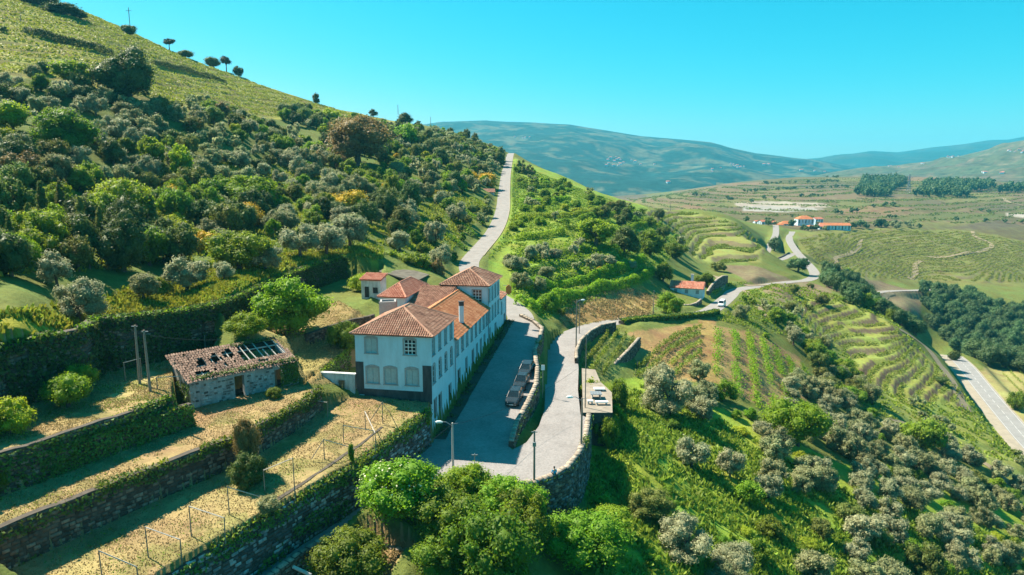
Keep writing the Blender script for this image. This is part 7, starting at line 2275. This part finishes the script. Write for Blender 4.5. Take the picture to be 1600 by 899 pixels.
grove([(1000, 600), (1040, 575), (1090, 590), (1140, 640), (1110, 690), (1040, 650)], (90, 160), 5.5, [(O, 3, 2, 2.8, 0, 1), (S_, 2, 2, 2.8, 0, 1), (B, 1, 1, 2, 1, .8)], 'beside the tan vine plot above the grassy slope', 11, keep=.7)
grove([(930, 660), (1040, 650), (1150, 700), (1190, 790), (1060, 880), (1000, 900), (960, 840), (945, 720)], (60, 130), 4.0, [(B, 3, .6, 1.3, 1, .6), (G, 1.5, .6, 1.4, 1, .7), (L_, 1, .5, 1.0, 1, .6)], 'low on the sunny grassy slope below the junction', 12, keep=.2)
grove([(1120, 470), (1200, 470), (1215, 510), (1190, 540), (1130, 500)], (190, 260), 5, [(B, 2, 1, 2, 1, .8), (O, 1, 1.6, 2.4, 0, 1), (G, 2, 1, 2, 1, .9)], 'on the rough plot beyond the van', 13, keep=.45)
grove([(1380, 600), (1500, 660), (1600, 710), (1600, 740), (1480, 690), (1380, 640)], (150, 240), 7, [(O, 3, 1.4, 2.2, 0, 1), (G, 1, 1, 2, 1, .9)], 'scattered under the spur above the main road', 14, keep=.35)
FO = 'in the dark oak forest beyond the main road'
grove([(1440, 448), (1520, 446), (1660, 450), (1660, 592), (1600, 586), (1540, 574), (1490, 552), (1470, 530), (1448, 500)], (320, 540), 6.6, [('oak', 1, 3.4, 5.0, 0, 1.05)], FO, 15, minp=.4)
grove([(1275, 428), (1330, 432), (1360, 452), (1405, 492), (1445, 520), (1470, 545), (1430, 530), (1370, 496), (1310, 470)], (290, 430), 6.5, [('oak', 3, 2.8, 4.4, 0, 1.05), (G, 1, 2.4, 3.6, 0, 1)], 'in the gully behind the spur terraces', 16, keep=.85)
grove([(1320, 352), (1400, 349), (1480, 351), (1640, 358), (1640, 366), (1480, 360), (1400, 358), (1325, 360)], (560, 800), 9.5, [(O, 2, 3.0, 4.2, 0, 1), ('oak', 2, 3.0, 4.6, 0, 1)], 'in the tree row along the top of the far vineyard', 17, keep=.8)
grove([(1160, 345), (1340, 340), (1340, 362), (1240, 362), (1190, 358)], (560, 720), 14, [('oak', 2, 2.4, 4.0, 0, 1), (O, 1, 2.4, 3.4, 0, 1)], 'around the far village', 18, keep=.45)
grove([(1190, 470), (1270, 440), (1330, 470), (1240, 500)], (240, 320), 9, [(M, 2, 1.4, 2.4, 1, 1), (G, 1, 1.4, 2.4, 1, .9)], 'scattered on the bare spur', 19, keep=.3)

KLAB = {O: 'grey olive tree', S_: 'silvery olive tree', G: 'leafy green tree', B: 'bright green tree', D_: 'dark evergreen tree', M: 'dull bushy tree', L_: 'yellow green tree', R_: 'russet tinged tree', BR: 'orange broom', 'oak': 'dark broadleaf tree'}
SLAB = {G: 'leafy green shrub', B: 'bright green shrub', D_: 'dark green shrub', M: 'dull green shrub', L_: 'yellow green shrub', O: 'grey green shrub', BR: 'orange broom bush'}
by = {}
for rec in OVER:
    key = ('shrub' if rec[3] else NAMES[rec[0]][0])
    by.setdefault(key, []).append(rec)
LEFT = []; NAMED = []
for key, recs in by.items():
    have = sum(1 for o in COL.objects if o.name.split('.')[0] == key)
    recs.sort(key=lambda q: -q[2] / math.hypot(q[1][0], q[1][1]))
    for q in recs[:max(0, 296 - have)]:
        kind, p, R, shrub, st, where, rot = q
        lab = (SLAB if shrub else KLAB)[kind]
        o_ = plant_tree(kind, p, R, lab, (('shrubs ' if shrub else 'trees ') + where), stretch=st, shrub=bool(shrub), rot=rot, sink=.25 if shrub else .12)
        NAMED.append((o_, lab, p, R))
    LEFT += recs[max(0, 296 - have):]
open('/tmp/trees.txt', 'w').write(str(len(LEFT))) if False else print('TREES', {k: len(v) for k, v in by.items()}, 'left over', len(LEFT))


ORD = ['nearest'] + [ordinal(k) + ' nearest' for k in range(2, 60)]
MARKS = [('the huge dark evergreen', 203, 115), ('the broad yellow green tree', 200, 305), ('the large russet tree', 560, 215), ('the skyline pine trio', 354, 110), ('the lone round meadow olive', 292, 425), ('the wide orange broom', 545, 315), ('the top of the upper road', 797, 245),
         ('the roadside hut', 758, 305), ('the orange roadside broom', 760, 283), ('the lone skyline pole', 673, 192), ('the round skyline tree', 632, 185), ('the old barn', 632, 425), ('the tall timber pole pair', 226, 550), ('the vivid round green tree', 1245, 650), ('the stone terrace', 935, 620), ('the tan plot path', 1108, 550), ('the red roofed cottage', 1075, 445), ('the white van', 1128, 478),
         ('the foreground elder bush', 622, 790), ('the main road', 1560, 640), ('the spur terrace hollow', 1440, 575), ('the lone slope olive pair', 1110, 715), ('the bottom right corner', 1590, 890), ('the far village', 1260, 350), ('the far vineyard', 1440, 400), ('the forest top edge', 1520, 450),
         ('the bottom edge middle right', 1180, 890), ('the grove middle', 1400, 790), ('the left picture edge', 5, 270), ('the upper left wood corner', 10, 140), ('the stepped vineyard crest', 1080, 350), ('the curved stone wall', 1125, 440), ('the orange dry field', 960, 470), ('the viaduct', 1390, 457),
         ('the lower right forest edge', 1590, 560), ('the middle of the forest', 1530, 510), ('the gully middle', 1340, 470), ('the forest left tip', 1455, 480), ('the forest right end', 1590, 490), ('the gully foot', 1420, 515), ('the leafy tree at the wood foot', 375, 385), ('the pale olive cluster', 510, 370), ('the wood middle', 430, 250), ('the bare lime skyline tree', 515, 180)]
MARKS[-1] = ('the lime green skyline tree', 515, 180)


def name_by_place(recs_objs):
    bag = {}
    for o, lab, p, R in recs_objs:
        px, py = to_px(p[0], p[1], p[2] + R); px, py = float(px), float(py)
        nm, mx, my = min(MARKS, key=lambda m: (m[1] - px) ** 2 + (1.6 * (m[2] - py)) ** 2)
        dx, dy = px - mx, py - my
        dr = ('right of' if dx > 0 else 'left of') if abs(dx) > 1.2 * abs(dy) else ('below' if dy > 0 else 'above')
        bag.setdefault((lab, dr, nm), []).append((math.hypot(dx, dy), o))
    for (lab, dr, nm), L in bag.items():
        L.sort(key=lambda q: q[0])
        for k, (_, o) in enumerate(L):
            o['label'] = lab + ' ' + dr + ' ' + nm + ('' if len(L) == 1 else ', ' + ORD[min(k, len(ORD) - 1)])


def merged(name, recs, label, cat, lod='lo'):
    """what is beyond counting: one object of many low crowns"""
    groups = {}
    for kind, p, R, shrub, st, where, rot in recs: groups.setdefault(kind, []).append((p, R, st, rot, shrub))
    for kind, L in groups.items():
        srcs = CROWNS[kind, lod]; VV, FF, TT = [], [], []; b = 0
        for i, (p, R, st, rot, shrub) in enumerate(L):
            me = srcs[i % len(srcs)]
            n = len(me.vertices); co = np.empty(n * 3, np.float32); me.vertices.foreach_get('co', co); co = co.reshape(-1, 3) * np.array((R, R, R * st))
            c, s = math.cos(rot), math.sin(rot); co = np.column_stack([co[:, 0] * c - co[:, 1] * s, co[:, 0] * s + co[:, 1] * c, co[:, 2] - (.25 if shrub else .12) * R]) + np.array(p)
            f = np.empty(len(me.loops), np.int32); me.loops.foreach_get('vertex_index', f); col = np.empty(n * 4, np.float32); me.color_attributes['cover'].data.foreach_get('color', col)
            tt = col.reshape(-1, 4)[:, :3].copy(); tt[:, 0] = np.clip(tt[:, 0] * .8 + random.uniform(-.1, .3), 0, 1)
            VV.append(co); FF.append(f.reshape(-1, 4) + b); TT.append(tt); b += n
        stuff(name, np.concatenate(VV), np.concatenate(FF), np.concatenate(TT), CROWNS[kind, 'lo'][0].materials[0], None, KLAB.get(kind, 'tree') + label, cat)


name_by_place(NAMED)
if LEFT: merged('woodland', LEFT, ' foliage making up the rest of the woods', 'woodland', 'min')

# pine plantations and hedges on the far plateau: seen as masses
_rec = []


def mass(poly, rr, gap, R0, R1, kind, seed, st=1.3, keep=1.0):
    rng = np.random.default_rng(seed)
    f0, f1 = math.atan((min(p[0] for p in poly) - 800) / FPX) - .02, math.atan((max(p[0] for p in poly) - 800) / FPX) + .02
    x = []; y = []
    gx, gy = np.meshgrid(np.arange(rr[0] * math.sin(f0) * .9, rr[1] * math.sin(f1), gap), np.arange(rr[0] * .8, rr[1], gap))
    x = (gx + rng.uniform(-.4, .4, gx.shape) * gap).ravel(); y = (gy + rng.uniform(-.4, .4, gx.shape) * gap).ravel(); r = np.hypot(x, y)
    z = ground(x, y); px, py = to_px(x, y, z); k = in_poly(px, py, poly) & (r > rr[0]) & (r < rr[1]) & (rng.uniform(0, 1, len(x)) < keep)
    for a, b, c in zip(x[k], y[k], z[k]): _rec.append((kind, (a, b, c), random.uniform(R0, R1), False, st, '', random.uniform(0, 6.28)))


mass([(1338, 308), (1346, 290), (1352, 276), (1375, 274), (1412, 280), (1414, 294), (1392, 300), (1386, 309)], (1000, 1750), 12, 6, 8.5, 'oak', 1)
mass([(1422, 308), (1440, 302), (1446, 288), (1500, 288), (1552, 288), (1550, 297), (1515, 300), (1512, 310)], (1000, 1750), 13, 6, 8, 'oak', 2)
mass([(1555, 302), (1580, 295), (1640, 290), (1640, 296), (1580, 303)], (1000, 1750), 13, 6, 8, 'oak', 3)
for k, (x0, y0, x1, y1) in enumerate([(1160, 300, 1330, 292), (1180, 312, 1320, 305), (1320, 278, 1326, 306), (1250, 277, 1620, 276), (1190, 288, 1310, 284), (1350, 325, 1395, 322), (1300, 336, 1345, 331), (1415, 330, 1430, 340), (1510, 325, 1565, 338), (1080, 306, 1180, 318), (1230, 300, 1250, 304), (1380, 340, 1600, 350), (1440, 276, 1600, 280)]):
    mass([(x0, y0 - 1.0), (x1, y1 - 1.0), (x1 + 2, y1 + 1.0), (x0 + 2, y0 + 1.0)], (700, 1850), 12, 2.5, 4.5, 'oak', 10 + k, 1.0, .5)
merged('plantation', _rec, ' plantations and hedges patching the far plateau', 'plantation', 'far')

# ------------------------------------------------------------------ vines
def sample_poly(poly, rr, n, seed):
    """random ground points whose image falls inside a photo outline, evenly spread over the land"""
    rng = np.random.default_rng(seed)
    f0, f1 = math.atan((min(p[0] for p in poly) - 800) / FPX) - .01, math.atan((max(p[0] for p in poly) - 800) / FPX) + .01
    ph = rng.uniform(f0, f1, n); r = np.sqrt(rng.uniform(rr[0] ** 2, rr[1] ** 2, n)); x = r * np.sin(ph); y = r * np.cos(ph)
    z = ground(x, y); px, py = to_px(x, y, z); k = in_poly(px, py, poly)
    x, y, z = x[k], y[k], z[k]
    k = visible(x, y, z + 1.0)
    return x[k], y[k], z[k], rng


def contour_vines(name, poly, rr, n, step, lo, hi, size, seed, label, mat='vine', hgt=.9, q=True):
    x, y, z, rng = sample_poly(poly, rr, n, seed)
    hb = h_base(x, y); hb = terr_q(hb, x, y) if q else hb + (fbm(x / 30, y / 30, 2, 4) - .5) * 1.5
    f = hb / step - np.floor(hb / step); k = (f > lo) & (f < hi) & (fbm(x / 9, y / 9, 2, seed) > (.3 if q else .12))
    x, y, z = x[k], y[k], z[k]
    P = np.column_stack([x, y, z + rng.uniform(.1, hgt, len(x))])
    V, F, T = leaf_quads(P, np.tile((0, 0, .8), (len(P), 1)), size, rng, 1.1, .7)
    stuff(name, V, F, T, LEAF[mat], None, label, 'vineyard')


contour_vines('vineyard', [(-60, 128), (0, 118), (110, 126), (250, 160), (330, 170), (450, 185), (560, 188), (640, 188), (500, 150), (300, 85), (100, -5), (-60, -60)], (150, 470), 210000, 3.0, .08, .52, .72, 41, 'yellow green vine rows following the contours of the upper left slope', q=False)
contour_vines('vineyard', VINE_TERR['crest'][0], (290, 470), 80000, 2.2, .36, .68, .8, 42, 'curving vine rows on the stepped crest right of the hedged fields')
contour_vines('vineyard', VINE_TERR['spur'][0], (195, 300), 80000, 1.45, .30, .64, .5, 43, 'curving vine terraces on the green spur above the main road')
contour_vines('vineyard', VINE_TERR['hill'][0], (440, 830), 260000, 1.0, .2, .6, .75, 44, 'fine contour vine rows of the broad far vineyard hill')
contour_vines('vineyard', [(960, 300), (1060, 300), (1280, 277), (1640, 275), (1640, 350), (1340, 350), (1240, 340), (1010, 328)], (700, 1800), 160000, 3.0, .2, .5, 2.2, 46, 'faint contour rows and scrub lines of the far plateau fields', mat='mid')
contour_vines('grassy_banks', VINE_TERR['olive'][0], (140, 240), 26000, 2.6, .30, .95, .5, 45, 'thick green growth on the banks of the olive terraces', mat='bright', hgt=.7)


def rank_rows(group, what):
    R_ = [q for q in COL.objects if q.get('group') == group]
    R_.sort(key=lambda q: float(to_px(*q.location[:3])[0]))
    W_ = ['leftmost', 'second', 'third', 'fourth', 'fifth', 'sixth', 'seventh', 'eighth', 'ninth', 'tenth', 'eleventh', 'twelfth', 'thirteenth', 'fourteenth', 'fifteenth', 'sixteenth']
    for k, q in enumerate(R_): q['label'] = W_[min(k, 15)] + ' ' + what + ('' if k == 0 else ' counted from the left')


def vine_rows(poly, a, b, gap, group, label, seed, dens=26, hgt=1.25, mat='vine', gapn=.0, wid=.35, post=True, rmin=100):
    W = [Vector((*seen(px, py, rmin)[:2], 0)) for px, py in poly]; d = (Vector((*seen(*b)[:2], 0)) - Vector((*seen(*a)[:2], 0))).normalized(); n = Vector((-d.y, d.x, 0))
    o = W[0]; ss = [(w - o).dot(n) for w in W]; W2 = [(p.x, p.y) for p in W]; s = min(ss) + gap * .5; rng = np.random.default_rng(seed)
    while s < max(ss):
        ts = np.arange(-120, 120, .5); P = np.array([(o.x + n.x * s + d.x * t, o.y + n.y * s + d.y * t) for t in ts]); k = in_poly(P[:, 0], P[:, 1], W2)
        s += gap * rng.uniform(.85, 1.15)
        if k.sum() < 5: continue
        t0, t1 = ts[k].min(), ts[k].max(); s_ = s - gap
        p0 = o + n * s_ + d * t0; r = thing('vine_row', label, 'vine row', (p0.x, p0.y, gz(p0.x, p0.y)), 0, group); base = np.array(tuple(r.location))
        L_ = t1 - t0; m = int(L_ * dens); t = rng.uniform(0, L_, m); kk = fbm(t / 2.2 + s * 3, t * 0 + s, 3, seed) > .36 + gapn; t = t[kk]
        X = p0.x + d.x * t + n.x * rng.normal(0, wid * .5, len(t)); Y = p0.y + d.y * t + n.y * rng.normal(0, wid * .5, len(t))
        Pt = np.column_stack([X, Y, ground(X, Y) + rng.uniform(.15, hgt, len(t))]) - base
        V, F, T = leaf_quads(Pt, np.tile((0, 0, .6), (len(t), 1)), .34, rng, 1.0, .8); link('foliage', mesh_np('foliage', V, F, LEAF[mat], cover=T), r)
        if post:
            for tt in np.arange(0, L_, 6.0):
                q = p0 + d * float(tt); m_ = MB(); z0 = gz(q.x, q.y) - base[2]; m_.tube([(q.x - base[0], q.y - base[1], z0 - .1), (q.x - base[0], q.y - base[1], z0 + hgt + .3)], .05, 4); m_.build('post', M_WOODPOLE, r)


vine_rows([(909, 592), (911, 550), (944, 515), (1000, 528), (985, 548), (958, 584)], (915, 585), (962, 522), 1.7, 'rows of the small green vine plot', 'leafy vine row of the small green plot beside the lower road bend', 51, dens=34)
vine_rows([(995, 592), (992, 560), (1030, 530), (1095, 510), (1098, 560), (1060, 590)], (1000, 590), (1085, 530), 2.3, 'rows of the tan plot left of its path', 'thin vine row on tan soil left of the straw coloured path', 52, dens=44, hgt=1.1, gapn=-.06, wid=.7)
vine_rows([(1118, 600), (1122, 520), (1180, 525), (1262, 580), (1262, 640), (1190, 648)], (1180, 640), (1170, 545), 3.6, 'rows of the tan plot right of its path', 'bushy vine row on tan soil right of the straw coloured path', 53, dens=50, hgt=1.5, mat='bright', wid=1.3, post=False, gapn=.08)
vine_rows([(1120, 500), (1160, 478), (1215, 520), (1180, 525)], (1140, 500), (1180, 520), 4.0, 'rows of the rough plot beyond the path', 'sparse vine row on the rough plot above the bushy rows', 54, dens=16, hgt=1.1, gapn=.06, post=False)
vine_rows([(1560, 585), (1600, 570), (1690, 600), (1690, 700), (1620, 668)], (1565, 590), (1640, 670), 4.0, 'rows of the plot right of the main road', 'straight vine row on the plot right of the main road', 55, dens=12, hgt=1.2, post=False)


for g_, w_ in (('rows of the small green vine plot', 'leafy row of the small green vine plot'), ('rows of the tan plot left of its path', 'thin vine row left of the straw path'), ('rows of the tan plot right of its path', 'bushy vine row right of the straw path'), ('rows of the rough plot beyond the path', 'sparse vine row of the rough plot'), ('rows of the plot right of the main road', 'vine row right of the main road'), ('conifers in the lower wood', 'narrow dark conifer in the shady wood')):
    rank_rows(g_, w_)
# ------------------------------------------------------------------ hedged banks
def hedge(label, pts, rmin, hgt, wid, mat, seed, group):
    L3 = resample(smooth_line([tuple(seen(px, py, rmin)) for px, py in pts], 5), 1.0); rng = np.random.default_rng(seed)
    A = np.array([tuple(p) for p in L3]); n = len(A)
    if n < 3: return
    o = A[n // 2].copy(); o[2] = gz(o[0], o[1]); m = int(n * 46 * hgt * wid / 2)
    i = rng.integers(0, n - 1, m); t = rng.uniform(0, 1, m)[:, None]; P = A[i] * (1 - t) + A[i + 1] * t
    a = rng.uniform(0, math.pi, m); bulk = .65 + .6 * fbm((i + t[:, 0]) / 3.1, np.full(m, seed * 1.3), 3, seed)
    d = A[i + 1] - A[i]; d[:, 2] = 0; d /= np.linalg.norm(d, axis=1, keepdims=True) + 1e-9; nn = np.column_stack([-d[:, 1], d[:, 0], 0 * d[:, 0]])
    rr = rng.uniform(.75, 1.08, m) * bulk
    N = nn * np.cos(a)[:, None] + np.array((0, 0, 1.0)) * np.sin(a)[:, None]
    Q = P + nn * (np.cos(a) * wid * .5 * rr)[:, None]; Q[:, 2] = ground(P[:, 0], P[:, 1]) - .2 + np.sin(a) * hgt * rr
    k = bulk > .78
    V, F, T = leaf_quads(Q[k] - o, N[k], .42, rng, 1.0, .6, up=.3)
    h = link('hedge', mesh_np('hedge', V, F, LEAF[mat], cover=T), None, tuple(o)); tag(h, label, 'hedge', group)


hedge('dark hedge line across the vine slope starting by the pale pole', [(38, 53), (70, 60), (110, 70), (150, 80), (175, 88)], 180, 3.0, 3.0, 'dark', 61, 'dark hedge lines on the upper vine slope')
hedge('dark hedge line across the vine slope right of the huge evergreen', [(240, 101), (280, 110), (320, 121), (352, 132)], 180, 2.6, 2.8, 'dark', 62, 'dark hedge lines on the upper vine slope')
HG1 = 'hedged banks of the olive terraces'; HG2 = 'hedges in the fields right of the upper road'; HG3 = 'hedged strips on the bank left of the upper road'
hedge('thick green hedge along the lowest bank under the olive terraces', [(812, 478), (860, 474), (925, 458), (985, 443), (1018, 428)], 120, 2.6, 3.0, 'bright', 1, HG1)
hedge('curved green hedge along the middle bank of the olive terraces', [(806, 452), (860, 452), (920, 440), (975, 422), (1004, 406)], 120, 2.4, 2.8, 'bright', 2, HG1)
hedge('short hedge above the rounded end of the olive terraces', [(905, 392), (950, 392), (985, 400)], 120, 1.8, 2.0, 'bright', 3, HG1)
for k, (lab, pts) in enumerate([('hedge crossing the fields just above the olives', [(805, 376), (840, 372), (880, 366)]), ('long hedge across the middle of the fields right of the road', [(806, 345), (850, 341), (900, 338), (935, 330)]), ('hedge high in the fields under the ridge', [(812, 318), (850, 318), (890, 312)]),
                               ('uppermost hedge of the fields beside the road top', [(808, 292), (840, 294), (870, 292)]), ('hedge running along the right shoulder of the fields', [(905, 345), (945, 338), (985, 338)]), ('hedge below the large bright tree of the fields', [(880, 358), (915, 360), (950, 352)]), ('hedge on the outer right rim of the fields', [(975, 362), (1010, 352), (1045, 360)])]):
    hedge(lab, pts, 170, 2.2, 2.6, ('bright', 'green')[k % 2], 10 + k, HG2)
for k, (lab, pts) in enumerate([('lowest hedged strip on the bank left of the road', [(660, 372), (690, 392), (712, 410)]), ('second hedged strip up the bank left of the road', [(678, 356), (705, 375), (728, 392)]), ('third hedged strip up the bank left of the road', [(698, 340), (722, 356), (743, 373)]),
                               ('fourth hedged strip up the bank left of the road', [(718, 325), (738, 340), (756, 354)]), ('topmost hedged strip on the bank left of the road', [(736, 312), (752, 324), (768, 336)])]):
    hedge(lab, pts, 120, 1.7, 2.2, ('green', 'bright')[k % 2], 30 + k, HG3)


# ------------------------------------------------------------------ grass
def grass(name, poly, rr, n, h0, h1, w, mat, seed, label, patch=.35, world=None, skip=None):
    if world is None:
        x, y, z, rng = sample_poly(poly, rr, n, seed)
        if skip is not None:
            qx, qy = to_px(x, y, z); kk = ~in_poly(qx, qy, skip); x, y, z = x[kk], y[kk], z[kk]
        k = road_clear(x, y)
        if mat != 'drygrass': x, y, z = x[k], y[k], z[k]
    else:
        rng = np.random.default_rng(seed); xs = [p[0] for p in world]; ys = [p[1] for p in world]
        x = rng.uniform(min(xs), max(xs), n); y = rng.uniform(min(ys), max(ys), n); k = in_poly(x, y, world); x, y = x[k], y[k]; z = ground(x, y)
    k = fbm(x / 2.5, y / 2.5, 3, seed) > patch; x, y, z = x[k], y[k], z[k]; m = len(x)
    a = rng.uniform(0, 6.283, m); h = rng.uniform(h0, h1, m); ww = w * rng.uniform(.6, 1.4, m)
    lx, ly = rng.normal(0, .35, m) * h, rng.normal(0, .35, m) * h; cx, cy = np.cos(a) * ww, np.sin(a) * ww
    V = np.empty((m, 4, 3)); zz = z - .08
    V[:, 0] = np.column_stack([x - cx, y - cy, zz]); V[:, 1] = np.column_stack([x + cx, y + cy, zz]); V[:, 2] = np.column_stack([x + lx + cx * .7, y + ly + cy * .7, zz + h]); V[:, 3] = np.column_stack([x + lx - cx * .7, y + ly - cy * .7, zz + h * rng.uniform(.7, 1, m)])
    T = np.zeros((m, 3)); T[:, 0] = rng.uniform(0, 1, m); T[:, 1] = rng.uniform(-.4, .4, m)
    stuff(name, V.reshape(-1, 3), np.arange(m * 4).reshape(m, 4), np.repeat(T, 4, 0), LEAF[mat], None, label, 'grass')


grass('tall_grass', [(925, 660), (1000, 600), (1100, 640), (1200, 700), (1300, 760), (1640, 860), (1640, 960), (940, 960), (915, 780)], (55, 170), 90000, .25, .8, .16, 'grass', 61, 'tall green grass covering the sunny slope below the junction')
grass('meadow_grass', [(-80, 560), (0, 545), (135, 515), (190, 500), (350, 480), (480, 425), (590, 410), (590, 385), (420, 400), (330, 415), (240, 440), (150, 470), (-80, 500)], (55, 140), 90000, .25, .7, .14, 'yelgrass', 62, 'yellow flowering meadow grass above the ivy wall', patch=.33)
grass('meadow_grass', [(-80, 545), (0, 530), (135, 505), (350, 470), (480, 420), (600, 405), (600, 380), (420, 396), (330, 410), (240, 436), (150, 465), (-80, 500)], (60, 145), 60000, .25, .7, .14, 'grass', 63, 'patches of green meadow grass above the ivy wall', patch=.42)
for k, P_ in enumerate((T1, T2, T3, T4)):
    grass('dry_grass', None, None, (80000, 66000, 16000, 80000)[k], .05, .19, .045, 'drygrass', 64 + k, ('mown straw grass on the trellised front terrace', 'mown straw grass on the terrace before the ruin', 'straw grass on the narrow ledge', 'mown straw grass on the upper terrace')[k], patch=.36, world=[tuple(p[:2]) for p in P_])
    grass('green_tufts', None, None, (26000, 20000, 6000, 26000)[k], .06, .2, .045, 'grass', 74 + k, ('green tufts in the straw of the front terrace', 'green tufts in the straw before the ruin', 'green tufts on the narrow ledge', 'green tufts in the straw of the upper terrace')[k], patch=.54, world=[tuple(p[:2]) for p in P_])
grass('field_grass', [(430, 605), (545, 600), (548, 545), (585, 500), (530, 470), (440, 500), (380, 528)], (75, 118), 40000, .06, .22, .05, 'drygrass', 71, 'straw grass on the small fields left of the house', patch=.4)
grass('bank_grass', [(735, 425), (792, 330), (800, 255), (1000, 330), (1066, 385), (1010, 440), (900, 480), (850, 500), (800, 470), (797, 380)], (130, 430), 76000, .25, .65, .26, 'grass', 72, 'rough green grass on the fields right of the upper road', patch=.4)
grass('dry_grass', None, None, 4000, .1, .4, .06, 'drygrass', 79, 'rusty dry grass on the walled plot in the foreground', patch=.3, world=PLOT)
grass('wood_grass', [(-80, 440), (0, 432), (160, 425), (330, 405), (560, 380), (700, 400), (780, 300), (700, 260), (400, 250), (-80, 300)], (75, 260), 80000, .25, .8, .22, 'grass', 80, 'rough grass in the gaps of the wood on the left hillside', patch=.42)
grass('rough_grass', [(1100, 440), (1240, 445), (1340, 470), (1400, 505), (1530, 640), (1640, 720), (1500, 720), (1380, 650), (1290, 600), (1250, 530), (1120, 500)], (150, 330), 60000, .25, .7, .25, 'grass', 78, 'rough grass and weeds around the spur terraces', patch=.46, skip=VINE_TERR['spur'][0])
grass('orange_grass', [(872, 492), (900, 468), (985, 448), (1040, 468), (1012, 498), (950, 502), (880, 514)], (140, 215), 22000, .2, .5, .16, 'drygrass', 73, 'dry orange grass on the abandoned plot above the lower road', patch=.42)
# ================================================================== AIR
_hz = MB(); _hz.box((0, 4000, 130), (20000, 10400, 640.0 + 22))
hm = bpy.data.materials.new('air'); hm.use_nodes = True
_n = hm.node_tree.nodes; _n.clear()
_o = _n.new('ShaderNodeOutputMaterial'); _v = _n.new('ShaderNodeVolumePrincipled')
_v.inputs['Color'].default_value = (0.10, 0.66, 0.92, 1); _v.inputs['Density'].default_value = 0.00010; _v.inputs['Anisotropy'].default_value = 0.1
hm.node_tree.links.new(_v.outputs[0], _o.inputs['Volume'])
_h = _hz.build('haze', hm); _h['kind'] = 'stuff'; tag(_h, 'thin bluish air between the near hill and the far mountains', 'haze')
